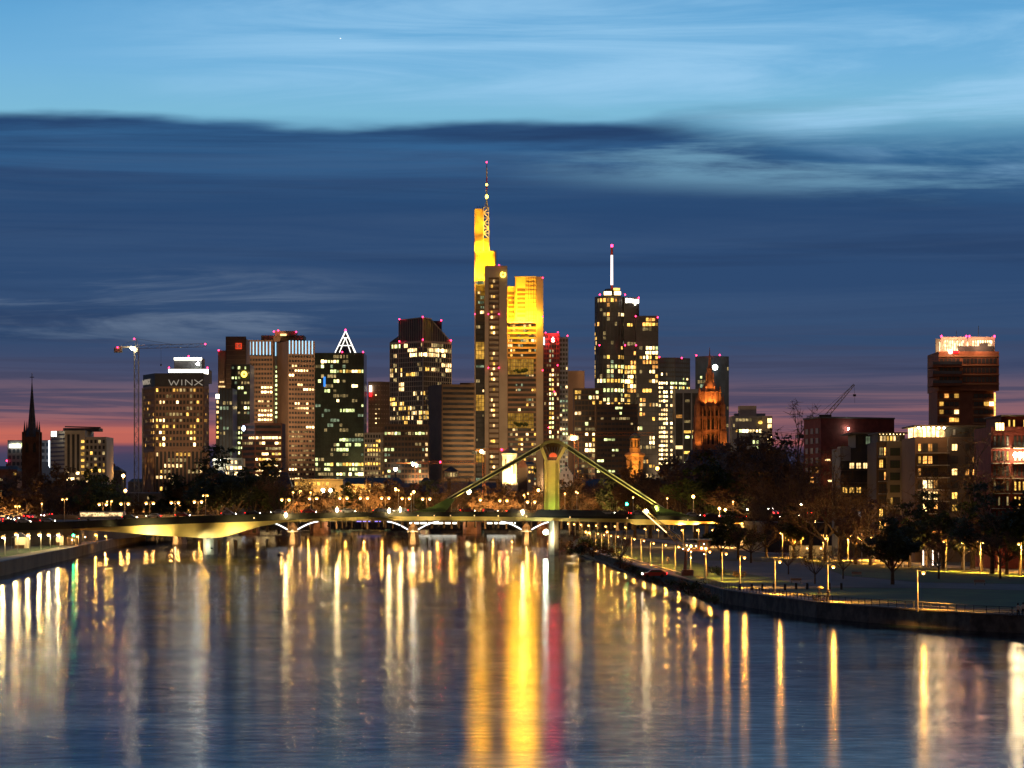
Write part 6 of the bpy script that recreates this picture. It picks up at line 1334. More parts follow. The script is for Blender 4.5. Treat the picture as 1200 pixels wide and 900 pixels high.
# other bright lamps of the far bank: (column, row, distance, colour, radius, words)
for i, (px, py, d, c_, r_, lb) in enumerate([(378.5, 575, 1380, 'lampw', 1.1, 'one of two white floodlamps over the slanted pink pylon, on the church bank side'), (387, 575, 1380, 'lampw', 1.1, 'one of two white floodlamps over the slanted pink pylon, on the cathedral side'), (549.5, 576.5, 1385, 'lampw', 1.3, 'large white lamp on a short post beside the pink gable house'),
    (352, 576.5, 1300, 'lamp', .7, 'orange lamp above the trees beside the slanted pink pylon'), (463.5, 573.5, 1300, 'lamp', .7, 'orange lamp among bare trees by the orange palace'), (485, 576.5, 1300, 'lamp', .6, 'orange lamp in front of the stone gatehouse'), (631, 574.5, 1300, 'lamp', .7, 'orange lamp among bare trees beside the bridge pylon'), (689.5, 579, 1300, 'lamp', .8, 'orange lamp in bare trees on the cathedral side of the pylon'),
    (812.5, 582, 900, 'lamp', .5, 'orange lamp in the pale twisted branches beside the stay anchor'), (770.5, 549, 1420, 'orange', .9, 'red orange lamp on a low canopy near the orange church tower'), (144.5, 557.5, 1500, 'lampb', .9, 'warm lamp on the dim block below the slim crane'), (147, 575, 1300, 'lamp', .7, 'pair of orange lights at the front of the long dim block'), (843, 596, 850, 'lamp', .4, 'first of two orange lamps by the bridge ramp'), (850, 597.5, 850, 'lamp', .4, 'second of two orange lamps by the bridge ramp, a little lower'),
    (876, 597, 900, 'lampw', .35, 'white street light among trees beyond the bridge ramp'), (881, 598.5, 900, 'lamp', .35, 'orange street light among trees beyond the bridge ramp'), (939, 591, 760, 'lampw', .3, 'white lamp in trees before the dark red block'), (955, 611, 740, 'lampb', .3, 'warm lamp low in the trees before the dark red block'), (1045, 617.5, 600, 'lampb', .25, 'small warm lamp at the foot of the pale rendered block')]):
    t = thing('street_lamp', (X(px, d), d, ZB), lb, 'street lamp')
    q = MB(); q.tube((X(px, d), d, ZB if py > 585 else GROUND), (X(px, d), d, Z(py, d)), .16, .1, 5); q.build('pole', M['steel'], t)
    q = MB(); q.ball((X(px, d), d, Z(py, d)), r_, 7); q.build('bulb', E[c_], t)
    if c_ in LAMPC: lamp('POINT', (X(px, d), d - r_ - .4, Z(py, d)), 3500 * r_ * r_ * (2 if c_ == 'lampw' else 1), LAMPC[c_], t, size=r_ * .4)
t = thing('traffic_light', (X(734.5, 850), 850, Z(603, 850)), 'green traffic signal over the bridge deck near the right stay'.replace('right ', 'long '), 'traffic light')
q = MB(); q.tube((X(734.5, 850), 850, Z(603, 850)), (X(734.5, 850), 850, Z(592, 850)), .09, n=5); q.box(X(734.5, 850) - .3, X(734.5, 850) + .3, 849.8, 850.3, Z(592.6, 850), Z(587.5, 850)); q.build('signal_head', M['steel_dk'], t)
q = MB(); q.ball((X(734.5, 850), 849.6, Z(590.8, 850)), .4, 7); q.build('green_light', E['green'], t)
# slanted pink pylon
d = 1378; t = thing('slanted_pylon', (X(378, d), d, GROUND), 'slanted flat pink-lit pylon leaning under two white floodlamps', 'monument')
q = MB(); q.front([(X(372, d), Z(594, d)), (X(380, d), Z(594, d)), (X(384.5, d), Z(578, d)), (X(377, d), Z(578, d))], d, d + 2); q.build('slab', mat('pink render', (.5, .28, .18), .8), t)
q = MB(); q.bar((X(380.6, d), d - .2, Z(594, d)), (X(385.1, d), d - .2, Z(578, d)), .5, .5); q.build('edge_strip', M['white'], t)
# bank on the church side: market lamps and stalls
ML = [(6, 630, 640), (21, 626.5, 680), (35, 627.5, 700), (48, 627, 720), (59, 627, 740), (70, 627, 760)]
for i, (px, py, d) in enumerate(ML):
    street_lamp(px, py, d, 2.95, f'{nth(i)} dazzling market lamp above the embankment wall, counting towards the bridge', 'market lamps on the embankment', 'lampw', .42, power=3300)
for i, (x0, x1, yt, yb_, d) in enumerate(((13, 31, 628, 640, 735), (62, 72, 627.5, 634, 790), (79, 88, 627.5, 634, 800))):
    t = thing('market_tent', (X((x0 + x1) / 2, d), d, 2.95), ['large pale pointed tent among the embankment market lamps', 'small pale tent behind the last two market lamps', 'small warm lit stall beside the green lamp'][i], 'tent')
    xa, xb, zt, zm = X(x0, d), X(x1, d), Z(yt, d) + 1.0, Z(yt, d) - .4; xm_ = (xa + xb) / 2
    q = MB(); q.prism([(xa, d), (xb, d), (xb, d + 5), (xa, d + 5)], zm, zt, top=[(xm_ - .1, d + 2.4), (xm_ + .1, d + 2.4), (xm_ + .1, d + 2.6), (xm_ - .1, d + 2.6)]); q.build('canopy', M['tent'], t)
    q = MB(); q.box(xa + .2, xb - .2, d + 4.6, d + 4.8, 2.95, zm); q.build('back_wall', M['tent'], t)
    for xx in (xa + .1, xb - .1): q = MB(); q.tube((xx, d + .1, 2.95), (xx, d + .1, zm), .06, n=5); q.build('leg', M['steel'], t)
    q = MB(); q.box(xa + .8, xb - .8, d + .6, d + 1.4, 2.95, 3.9); q.build('counter', M['brown'], t)
    lamp('POINT', (xm_, d + 2.2, zm - .2), 700, (1, .68, .3), t, size=.15)
t = thing('signal_lamp', (X(86, 742), 742, 2.95), 'green navigation lamp on a post at the embankment edge', 'lamp')
q = MB(); q.tube((X(86, 742), 742, 2.95), (X(86, 742), 742, Z(628, 742)), .08, n=5); q.build('pole', M['steel'], t); q = MB(); q.ball((X(86, 742), 742, Z(627.3, 742)), .3, 7); q.build('bulb', E['green'], t)
for i, (px, py, d, c_, r_) in enumerate([(114, 627, 830, 'lamp', .4), (92, 629, 790, 'lampb', .25), (125, 628.5, 900, 'lampb', .22), (137, 629, 960, 'lampb', .22), (147, 629.5, 1040, 'lampb', .22)]):
    street_lamp(px, py, d, 2.95, f'{nth(i)} small lamp on the embankment path below the bridge, counting past the green lamp', 'lamps on the path below the bridge', c_, r_, power=1200)
# small lit shore lamps whose reflections line the embankment
for i in range(11):
    px = 96 + i * 7.2; d = 800 + i * 36
    t = thing('path_light', (X(px, d) - 3, d, 2.95), f'{nth(i)} low path light on the far embankment edge, counting from the green lamp', 'path light', 'low lights along the far embankment')
    q = MB(); q.tube((X(px, d) - 3, d, 2.95), (X(px, d) - 3, d, 4.4), .07, n=5); q.build('pole', M['steel_dk'], t)
    q = MB(); q.ball((X(px, d) - 3, d, 4.5), .17, 6); q.build('bulb', E['lampb'], t); lamp('POINT', (X(px, d) - 2.6, d - .3, 4.5), 450, LAMPC['lampb'], t, size=.1)

# ------------------------------------------------------------------ vehicles
def car_proto(name, label, paint, tall=1.0, length=4.3):
    t = thing(name, (0, 0, 0), label, 'car' if length < 6 else 'bus')
    L = length / 2; hh = 1.45 * tall
    q = MB()
    if length < 6: prof = [(-L, .35), (L, .35), (L, .8), (L * .62, .92), (L * .25, hh), (-L * .5, hh), (-L * .88, .95), (-L, .9)]
    else: prof = [(-L, .35), (L, .35), (L, hh * .55), (L * .96, hh), (-L, hh)]
    q.front(prof, -.9, .9); q.build('body', paint, t)
    q = MB()
    if length < 6: q.front([(-L * .74, .98), (L * .5, .98), (L * .22, hh - .1), (-L * .48, hh - .1)], -.93, .93)
    else: q.front([(-L * .96, hh * .45), (L * .9, hh * .45), (L * .9, hh * .85), (-L * .96, hh * .85)], -.93, .93)
    q.build('window', M['glass'] if length < 6 else emat('bus interior light', (1, .66, .3), .8, .8, 1.5), t)
    for sx in (-.62, .62):
        for sy in (-.82, .82):
            q = MB(); n_ = 12; vs = []
            for y_ in (sy - .1, sy + .1): vs += [(sx * L + .32 * math.cos(2 * math.pi * k / n_), y_, .32 + .32 * math.sin(2 * math.pi * k / n_)) for k in range(n_)]
            q.add(vs, [tuple(range(n_)), tuple(range(2 * n_ - 1, n_ - 1, -1))] + [(n_ + k, n_ + (k + 1) % n_, (k + 1) % n_, k) for k in range(n_)]); q.build('wheel', M['black'], t)
    for sy in (-.62, .62):
        q = MB(); q.ball((L, sy, .68), .13, 6); q.build('headlight', E['head'], t); q = MB(); q.ball((-L, sy, .78), .12, 6); q.build('tail_light', E['redtail'], t)
    return t
carA = car_proto('parked_car', 'x', mat('silver car paint', (.4, .4, .42), .3, metal=.4)); carB = car_proto('parked_car', 'x', mat('dark car paint', (.03, .03, .05), .3)); carC = car_proto('parked_car', 'x', mat('red car paint', (.4, .02, .02), .3)); bus = car_proto('city_bus', 'x', mat('white bus paint', (.6, .58, .5), .4), 2.0, 14)
for nm in (carA, carB, carC): nm.name = 'car'
used = set()
def put(proto, x, y, z, rz, label, group):
    o = proto if proto.name not in used else copy_tree(proto); used.add(proto.name)
    o.location = (x, y, z); o.rotation_euler.z = rz; o['label'] = label; o['group'] = group; return o
bus0 = put(bus, X(120, 808), 808.5, Z(ytop(120), BD), 0, 'lit white city bus on the near bridge, on the church bank side', 'road traffic on the near bridge'); del bus0['group']
cols = [('silver', carA), ('dark', carB), ('silver', carA), ('red', carC)]
bx = [(-38, 0), (12, 1), (28, 1), (44, 0), (56, 1), (152, 1), (180, 0), (214, 1), (268, 1), (296, 1), (326, 0), (362, 1), (408, 1), (446, 1), (470, 0), (548, 1), (575, 1), (602, 1), (676, 1), (690, 1), (712, 1), (728, 0), (748, 1), (790, 1), (812, 1), (834, 1), (852, 1), (866, 0)]
for i, (px, tl) in enumerate(bx):
    lane = 803.4 if tl else 812.4
    cn, pr = cols[i % 4]
    put(pr, X(px, lane), lane, Z(ytop(px), BD), 0.0 if tl else math.pi, f'{cn} car on the near bridge, {nth(i)} vehicle counting from the church bank', 'road traffic on the near bridge')
for i, (px, y_, dx) in enumerate([(5, 640, .4), (0, 600, 0)]): pass
# stream of cars on the raised street behind the embankment market
for i, (px, d, rz) in enumerate([(4, 860, 1.45), (10, 880, 4.6), (17, 900, 4.6), (22, 930, 4.6), (27, 860, 4.65), (32, 1000, 1.5), (44, 1040, 4.6), (52, 980, 4.6), (56, 1060, 4.62), (61, 1120, 1.5), (38, 940, 1.5)]):
    zz = Z([610, 608, 610, 608, 611, 606, 606, 605, 605.5, 603.5, 607][i] + 1, d)
    put(cols[i % 4][1], X(px, d), d, zz, rz, f'{cols[i % 4][0]} car on the raised street behind the market, {nth(i)} from the frame edge', 'cars queuing on the raised street')
q = MB(); q.front([(X(-90, 840), 2.9), (X(78, 840), 2.9), (X(80, 840), Z(611.2, 840)), (X(-90, 840), Z(613, 840))], 838, 1190); tag(q.build('road', M['asphalt']), kind='structure')
t = put(carC, X(767, 478), 478, ZB + .02, math.pi, 'red parked car with glowing tail lamps beside the old harbour crane', 'x'); del t['group']
for i, (px, py, d) in enumerate([(909, 603, 760), (917, 607, 755), (926, 612, 750), (934, 606, 770), (941, 612, 745), (903, 598, 790), (948, 603, 780)]):
    put(cols[i % 4][1], X(px, d), d, max(ZB, Z(py + 1, d)), [1.5, 4.6][i % 2], f'{cols[i % 4][0]} car with lights on among trees before the dark red block, {nth(i)} from the ramp', 'cars among trees by the dark red block')
q = MB(); q.front([(X(895, 735), ZB), (X(975, 735), ZB), (X(975, 735), Z(612.5, 735)), (X(895, 735), Z(612, 735))], 733, 800); tag(q.build('road', M['asphalt']), kind='structure')

# ------------------------------------------------------------------ trees and shrubs
def limb(q, a, dv, L, r, depth, tips, rr, gnarl=.35, n=5):
    segs = 3; p_ = a; d_ = dv.normalized()
    for s_ in range(segs):
        d_ = (d_ + Vector((rr.uniform(-1, 1), rr.uniform(-1, 1), rr.uniform(-.3, .8))) * gnarl * .5).normalized()
        p2 = p_ + d_ * (L / segs); r2 = r * (1 - .28 * (s_ + 1) / segs)
        q.tube(p_, p2, r * (1 - .28 * s_ / segs), r2, n if depth > 1 else 4); p_ = p2
        if depth and s_: 
            for _ in range(1 if s_ == 1 else 2):
                nd = (d_ + Vector((rr.uniform(-1, 1), rr.uniform(-1, 1), rr.uniform(-.2, .7))) * .85).normalized()
                limb(q, p_, nd, L * rr.uniform(.55, .78), r2 * .62, depth - 1, tips, rr, gnarl, n)
    tips.append((p_, d_, depth))
def tree_proto(seed, h, mleaf, dens=1.0, leaf=.28, spread=1.0, bare=False, trunkf=.28, name='tree'):
    rr = random.Random(seed); t = thing(name, (0, 0, 0), 'x', 'tree'); q = MB(); tips = []
    q.tube((0, 0, -.5), (0, 0, h * trunkf), h * .028, h * .02, 8)
    for i in range(7):
        a = i * 2.4 + rr.random(); ln = h * rr.uniform(.26, .36)
        limb(q, Vector((0, 0, h * trunkf * rr.uniform(.75, 1.0))), Vector((math.cos(a) * spread * .8, math.sin(a) * spread * .8, rr.uniform(.5, 1.4))), ln, h * .012, 3 if bare else 2, tips, rr)
    limb(q, Vector((0, 0, h * trunkf)), Vector((0, 0, 1)), h * .42, h * .016, 3 if bare else 2, tips, rr)
    q.build('trunk', M['bark'], t)
    c = MB()
    for (p_, d_, dp) in tips:
        if bare:
            for _ in range(int(5 * dens)):
                e_ = p_ + Vector((rr.gauss(0, 1), rr.gauss(0, 1), rr.gauss(.2, .8))) * h * .045
                s_ = h * .0028; sd = Vector((rr.uniform(-1, 1), rr.uniform(-1, 1), rr.uniform(-1, 1))).normalized() * s_
                c.add([p_ - sd, p_ + sd, e_ + sd * .3, e_ - sd * .3], [(0, 1, 2, 3)])
        else:
            R_ = h * rr.uniform(.05, .085)
            for _ in range(int(26 * dens)):
                v_ = Vector((rr.gauss(0, 1), rr.gauss(0, 1), rr.gauss(0, .8))); v_ = v_.normalized() * R_ * rr.random() ** .4
                cc = p_ + v_; s_ = leaf * rr.uniform(.6, 1.3); u = Vector((rr.uniform(-1, 1), rr.uniform(-1, 1), rr.uniform(-1, 1))).normalized(); w__ = u.orthogonal().normalized()
                c.add([cc - u * s_, cc + w__ * s_ * .6, cc + u * s_, cc - w__ * s_ * .6], [(0, 1, 2, 3)])
    c.build('crown', mleaf, t)
    return t
TP = {
    'bb': [tree_proto(s_, 12, M['leaf_b'], 1, .3, 1.2, False) for s_ in (1, 2)],
    'dk': [tree_proto(s_, 12, M['leaf_d'], 1.2, .34, 1.2, False) for s_ in (3, 4)],
    'gr': [tree_proto(5, 12, M['leaf_g'], 1.2, .3, 1.0, False)],
    'ba': [tree_proto(s_, 12, M['leaf_b'], 1.4, .3, 1.3, True, .3) for s_ in (6, 7)],
}
tused = set(); rt = random.Random(99)
def tree(kind, px, ytop_, ybase, d, label, group, wide=1.0, z=None):
    z = Z(ybase, d) if z is None else z; h = (Z(ytop_, d) - z)
    pr = rt.choice(TP[kind]); o = pr if pr.name not in tused else copy_tree(pr); tused.add(pr.name)
    s_ = h / 11.2; o.location = (X(px, d), d, z); o.scale = (s_ * wide, s_ * wide, s_); o.rotation_euler.z = rt.uniform(0, 6.28)
    o['label'] = label; o['group'] = group; return o
# quay trees behind the second bridge
k_ = 0
for i, px in enumerate([i * 9.5 + 328 for i in range(33)]):
    if abs(px - 343) < 3: continue
    tree(rt.choice(['bb', 'ba', 'ba', 'bb', 'dk']), px + rt.uniform(-3, 3), rt.uniform(571, 582), 606, rt.uniform(1240, 1340), f'{nth(k_)} quay tree behind the globe lamps, counting from the dark clump', 'trees along the old town quay', rt.uniform(.9, 1.3), z=4.5); k_ += 1
k_ = 0
for i, px in enumerate([i * 9.0 + 660 for i in range(17)]):
    tree(rt.choice(['bb', 'ba', 'dk', 'bb']), px + rt.uniform(-3, 3), rt.uniform(564, 578), 606, rt.uniform(1160, 1300), f'{nth(k_)} tree behind the long stay, counting from the pylon', 'trees behind the long stay', rt.uniform(1, 1.4), z=4.5); k_ += 1
# church bank trees
k_ = 0
for i, (px, yt, d, kd) in enumerate([(-4, 572, 1080, 'bb'), (8, 566, 1150, 'ba'), (20, 568, 1100, 'bb'), (31, 573, 1010, 'bb'), (44, 572, 1130, 'ba'), (56, 566, 1180, 'bb'), (66, 558, 1200, 'bb'), (74, 571, 1060, 'ba'), (84, 572, 1090, 'bb'), (93, 574, 1140, 'bb'), (103, 570, 1100, 'gr'), (112, 566, 1080, 'gr'), (119, 573, 1060, 'gr'), (136, 588, 1250, 'bb'), (158, 590, 1250, 'bb'), (186, 589, 1260, 'dk'), (206, 578, 1300, 'dk'), (217, 567, 1300, 'dk'), (228, 563, 1290, 'dk'), (240, 566, 1280, 'bb')]):
    tree(kd, px, yt, 606, d, f'{nth(k_)} tree on the church bank, counting from the frame edge', 'trees on the church bank', rt.uniform(1.0, 1.35), z=3.0 if d < 1200 else 4); k_ += 1
for i, (px, yt, w_) in enumerate(((256, 556, 1.1), (276, 545, 1.25), (298, 557, 1.1), (313, 563, 1.0))):
    tree('dk', px, yt, 606, 1180 + i * 12, ['dark tree on the edge of the big dark clump before the brown bank', 'biggest dark round tree before the squat brown bank', 'dark tree between the biggest round tree and the thin spire', 'small dark tree under the thin spire'][i], 'dark clump before the brown bank', w_, z=3.5)
tree('ba', 327, 556, 606, 1150, 'bare branching tree beside the dark round clump', 'dark clump before the brown bank', .9, z=3.5)
# cathedral bank trees
k_ = 0
for i, (px, yt, d, kd, w_) in enumerate([(744, 562, 1050, 'bb', 1.1), (762, 560, 1040, 'ba', 1.2), (780, 556, 1080, 'bb', 1.2), (800, 566, 960, 'ba', 1.2), (815, 548, 1060, 'bb', 1.2), (828, 556, 940, 'gr', 1.3), (841, 560, 960, 'dk', 1.3), (850, 542, 1040, 'bb', 1.2), (868, 536, 1000, 'bb', 1.3), (885, 530, 980, 'bb', 1.3), (902, 531, 960, 'bb', 1.2), (915, 535, 940, 'ba', 1.2), (862, 572, 900, 'dk', 1.3), (880, 570, 880, 'bb', 1.3), (898, 566, 860, 'ba', 1.2), (912, 568, 840, 'bb', 1.1), (926, 512, 850, 'ba', .8), (931, 560, 800, 'bb', 1.1), (895, 585, 780, 'ba', 1.2), (915, 582, 740, 'ba', 1.1), (937, 575, 720, 'ba', 1.0)]):
    tree(kd, px, yt, 620, d, f'{nth(k_)} tree on the cathedral slope, counting from the long stay', 'trees between the long stay and the dark red block', w_, z=ZB); k_ += 1
# park trees before the flats
k_ = 0
for i, (px, yt, d, kd, w_) in enumerate([(950, 560, 640, 'ba', .9), (967, 572, 620, 'ba', .9), (984, 556, 600, 'ba', .8), (1003, 590, 585, 'ba', 1.0), (1020, 598, 575, 'bb', 1.1), (1042, 604, 568, 'ba', 1.1), (1066, 606, 560, 'dk', 1.2), (1086, 600, 560, 'bb', 1.1), (1105, 596, 548, 'dk', 1.2), (1163, 590, 505, 'dk', 1.2), (1180, 612, 500, 'ba', 1.2), (1196, 606, 495, 'dk', 1.2), (1150, 612, 520, 'bb', 1.3), (1128, 606, 540, 'dk', 1.2), (1213, 590, 500, 'dk', 1.2), (1172, 622, 470, 'ba', 1.0), (1100, 628, 470, 'ba', .9), (924, 640, 500, 'ba', .9), (955, 646, 440, 'ba', .9), (988, 640, 470, 'ba', .9), (865, 612, 640, 'dk', 1.4), (880, 618, 600, 'ba', 1.2), (845, 618, 640, 'dk', 1.3), (898, 610, 660, 'ba', 1.2), (930, 604, 660, 'dk', 1.2), (727, 627, 560, 'ba', .8)]):
    tree(kd, px, yt, 660, d, f'{nth(k_)} park tree, first row from the dark red block, then back along the path', 'trees of the south bank park', w_, z=ZB); k_ += 1
tree('dk', 1046, 622, 684, D(685, ZB), 'round dark park tree standing alone on the lawn before the pale block', 'trees of the south bank park', 1.35, z=ZB)
tree('ba', 1140, 545, 650, 545, 'great dark tree reaching up the brown block with the blazing rooftop terrace', 'trees of the south bank park', .95, z=ZB)
# shrubs on the river slope
def shrub_proto(seed, m, dens=1.0):
    rr = random.Random(seed); t = thing('shrub', (0, 0, 0), 'x', 'shrub'); q = MB()
    for i in range(9): a = rr.uniform(0, 6.28); q.tube((0, 0, -.2), (math.cos(a) * .8, math.sin(a) * .8, rr.uniform(.6, 1.2)), .05, .02, 4)
    q.build('stem', M['bark'], t); c = MB()
    for i in range(16):
        cc0 = Vector((rr.gauss(0, .55), rr.gauss(0, .55), rr.uniform(.3, 1.15)))
        for _ in range(int(34 * dens)):
            cc = cc0 + Vector((rr.gauss(0, .2), rr.gauss(0, .2), rr.gauss(0, .17))); s_ = rr.uniform(.05, .13); u = Vector((rr.uniform(-1, 1), rr.uniform(-1, 1), rr.uniform(-1, 1))).normalized(); w__ = u.orthogonal().normalized()
            c.add([cc - u * s_, cc + w__ * s_ * .6, cc + u * s_, cc - w__ * s_ * .6], [(0, 1, 2, 3)])
    c.build('foliage', m, t); return t
SP = [shrub_proto(1, M['leaf_g']), shrub_proto(2, M['leaf_b']), shrub_proto(3, M['leaf_d'])]
su = set(); line_far = RBE[7:]
k_ = 0
for (px, py, s_) in [(668, 643, 1.3), (674, 640, 2.0), (681, 643, 1.6), (688, 638, 2.2), (695, 645, 1.7), (700, 637, 2.6), (706, 641, 2.4), (713, 645, 1.7), (720, 649, 1.4), (727, 655, 1.3), (734, 661, 1.2), (741, 665, 1.1), (749, 670, 1.0), (757, 673, .9), (764, 676, .9), (788, 682, 1.0), (797, 684, 1.2), (806, 687, 1.3), (815, 690, 1.2), (823, 694, 1.1), (831, 697, .9), (838, 699, .8), (778, 679, .7), (770, 677, .7), (683, 634, 1.6), (664, 636, 1.5), (835, 668, .9), (842, 671, 1.0), (865, 674, .8)]:
    # sits just behind the water's edge
    d = D(py + 5, 1.6); pr = SP[k_ % 3]; o = pr if pr.name not in su else copy_tree(pr); su.add(pr.name)
    o.location = (X(px, d), d, 1.2 if k_ < 26 else ZB); o.scale = (s_ * 1.5, s_ * 1.3, s_ * 1.1); o.rotation_euler.z = rt.uniform(0, 6)
    o['label'] = f'{["green", "brownish", "dark"][k_ % 3]} riverside shrub on the quay slope, {nth(k_)} in the line from the pylon pier'; o['group'] = 'shrubs along the quay slope'; k_ += 1
# rough slope between the far quay and the water
q = MB(); ln = RBE[7:]; o1, o2 = offset(ln, -1.2, 1.6); o3, o4 = offset(ln, 3.4, 4)
rr = random.Random(5); pts = []
for i in range(len(ln) - 1):
    for s_ in range(8):
        f_ = s_ / 8; L1 = lambda o: (o[i][0] + (o[i + 1][0] - o[i][0]) * f_, o[i][1] + (o[i + 1][1] - o[i][1]) * f_)
        a, c, e_ = L1(o1), L1(o2), L1(o3); pts.append([(a[0] + rr.uniform(-.5, .3), a[1], -.3), (c[0] + rr.uniform(-.4, .4), c[1], 1.2 + rr.uniform(-.3, .3)), (e_[0], e_[1], ZB + rr.uniform(0, .25))])
n_ = len(pts); q.add([p_ for r_ in pts for p_ in r_], [(i * 3 + k, i * 3 + k + 1, i * 3 + k + 4, i * 3 + k + 3) for i in range(n_ - 1) for k in (0, 1)])
tag(q.build('riverbank', mat('rough bank', (.055, .05, .03), .95, .4, .8)), kind='structure')

# ------------------------------------------------------------------ park things
# bollards
px0 = [867, 881, 893.5, 907, 920, 933, 946, 972, 986]
bp0 = None
for i, px in enumerate(px0):
    d = D(692 - (1 if px > 930 else 0), ZB)
    if bp0 is None:
        bp0 = thing('bollard', (0, 0, 0), 'x', 'bollard'); q = MB(); q.lathe((0, 0, 0), [(.2, 0), (.2, .95)], 8); q.build('post', M['black'], bp0); q = MB(); q.lathe((0, 0, .95), [(.22, 0), (.2, .1), (.05, .15)], 8); q.build('cap', M['steel_dk'], bp0); o = bp0
    else: o = copy_tree(bp0)
    o.location = (X(px, d), d, ZB); o['label'] = f'{nth(i)} black bollard at the lawn edge, counting from the parked red car side'; o['group'] = 'bollards between plaza and lawn'
# benches
def bench(px, py, label, rz=0):
    d = D(py, ZB); t = thing('park_bench', (X(px, d), d, ZB), label, 'bench'); t.rotation_euler.z = 0
    for nm, bx_ in (('seat', (-.9, .9, -.25, .25, .42, .48)), ('backrest', (-.9, .9, .22, .28, .55, .9))): q = MB(); x_, y_ = X(px, d), d; q.box(x_ + bx_[0], x_ + bx_[1], y_ + bx_[2], y_ + bx_[3], ZB + bx_[4], ZB + bx_[5]); q.build(nm, M['brown'], t)
    for sx in (-.75, .75): q = MB(); q.box(X(px, d) + sx - .04, X(px, d) + sx + .04, d - .22, d + .3, ZB, ZB + .41); q.build('leg', M['steel_dk'], t)
bench(933, 684, 'long pale park bench on the dark plaza below the thin bare tree'); bench(1004, 676, 'small bench beside the lone round tree'); bench(1148, 686, 'bench on the lawn edge under the brick flats')
# glowing light columns by the upper path
for i, px in enumerate((1082, 1093.2, 1099.2)):
    d = 558; t = thing('light_column', (X(px, d), d, ZB), ['single glowing light column standing apart from the pair', 'glowing light column, first of the close pair', 'glowing light column, second of the close pair'][i], 'light column', 'glowing columns by the upper path')
    q = MB(); q.tube((X(px, d), d, ZB), (X(px, d), d, ZB + .4), .3, n=8); q.build('base', M['steel_dk'], t)
    q = MB(); q.tube((X(px, d), d, ZB + .4), (X(px, d), d, ZB + 3.6), .13, n=8); q.build('tube', emat('column light', (1, .78, .62), 3.0), t)
# low lit wall beside the upper path
t = thing('garden_wall', (X(960, 690), 690, ZB), 'low yellowish garden wall under the double lamps of the upper path', 'wall')
q = MB(); q.box(X(925, 680), X(1025, 680), 680, 680.5, ZB, ZB + 2.6); q.build('wall', M['cream'], t); q = MB(); q.box(X(925, 680), X(1025, 680), 679.9, 680.6, ZB + 2.603, ZB + 2.75); q.build('coping', M['conc'], t)
for i in range(6):
    px = 930 + i * 16; lamp('POINT', (X(px, 676), 676, ZB + 1.6), 130, (1, .62, .2), t, size=.15)
    q = MB(); q.ball((X(px, 679.6), 679.6, ZB + 2.0), .12, 5); q.build('wall_lamp', E['lampb'], t)
# old harbour crane with lit boom
def harbour_crane():
    d = 492.0; m = M['rust']
    t = thing('harbour_crane', (X(815, d), d, ZB), 'old harbour crane on a portal with a long lit boom beside the river path', 'crane')
    for x_ in (803, 829):
        for yy in (0, 4): q = MB(); q.tube((X(x_, d), d + yy, ZB), (X(x_ + (2 if x_ < 815 else -2), d), d + yy, Z(646, d)), .16, .12, 6); q.build('leg', m, t)
    q = MB(); q.box(X(801, d), X(831, d), d - .2, d + 4.4, Z(646, d), Z(643.5, d)); q.build('platform', m, t)
    q = MB(); q.prism([(X(819, d), d + .2), (X(833, d), d + .2), (X(833, d), d + 4), (X(819, d), d + 4)], Z(643.5, d), Z(633, d)); q.build('cab', m, t)
    for i in range(3): block(t, 'window', 820.3 + i * 4.3, 635, 823.4 + i * 4.3, 641, d + .05, .1, 'glass_b')
    q = MB(); q.box(X(806, d), X(834.5, d), d, d + 4.3, Z(633, d), Z(631.7, d)); q.build('cab_roof', M['greyp'], t)
    q = MB(); a, c = Vector((X(806, d), d + 2, Z(644, d))), Vector((X(755, d), d + 2, Z(597, d))); dv = (c - a).normalized(); up = Vector((-dv.z, 0, dv.x))
    for o_ in (.55, -.55):
        for yy in (-.5, .5): q.tube(a + up * o_ + Vector((0, yy, 0)), c + up * o_ * .35 + Vector((0, yy * .4, 0)), .08, n=4)
    for i in range(20):
        p0, p1 = a + (c - a) * (i / 20), a + (c - a) * ((i + 1) / 20); e_ = .55 * (1 - .6 * i / 20) * (1 if i % 2 else -1); q.tube(p0 + up * e_, p1 - up * e_, .05, n=4)
    q.build('boom', M['crane_y'], t)
    q = MB(); q.tube(a + (c - a) * .45 + up * .3 + Vector((0, -.6, 0)), c + up * .4 + Vector((0, -.6, 0)), .08, n=5); q.build('boom_light', emat('boom light', (1, .62, .28), 4), t)
    q = MB(); q.ball(c + Vector((.5, -.7, -.3)), .3, 6); q.build('tip_lamp', E['flood'], t)
    q = MB(); q.tube(a, (X(797, d), d + 2, Z(628, d)), .1, n=4); q.tube((X(797, d), d + 2, Z(628, d)), (X(808, d), d + 2, Z(643.5, d)), .1, n=4); q.tube((X(797, d), d + 2, Z(628, d)), c, .05, n=4); q.build('gantry', M['steel'], t)
    for x_, y_ in ((822, 642.5), (827, 642.8), (809.5, 640)): q = MB(); q.ball((X(x_, d), d - .5, Z(y_, d)), .22, 6); q.build('lamp', E['lamp'], t)
    for i in range(9): x_ = 800 + rnd.random() * 26; q = MB(); q.ball((X(x_, d), d - .8, Z(634 + rnd.random() * 22, d)), .10, 5); q.build('fairy_lamp', E['lampb'], t)
    q = MB(); q.box(X(800, d), X(812, d), d - 1, d + 3, ZB, ZB + 1.1); q.box(X(798, d), X(806, d), d - 2, d - 1.1, ZB, ZB + .7); q.build('winch', m, t)
harbour_crane()
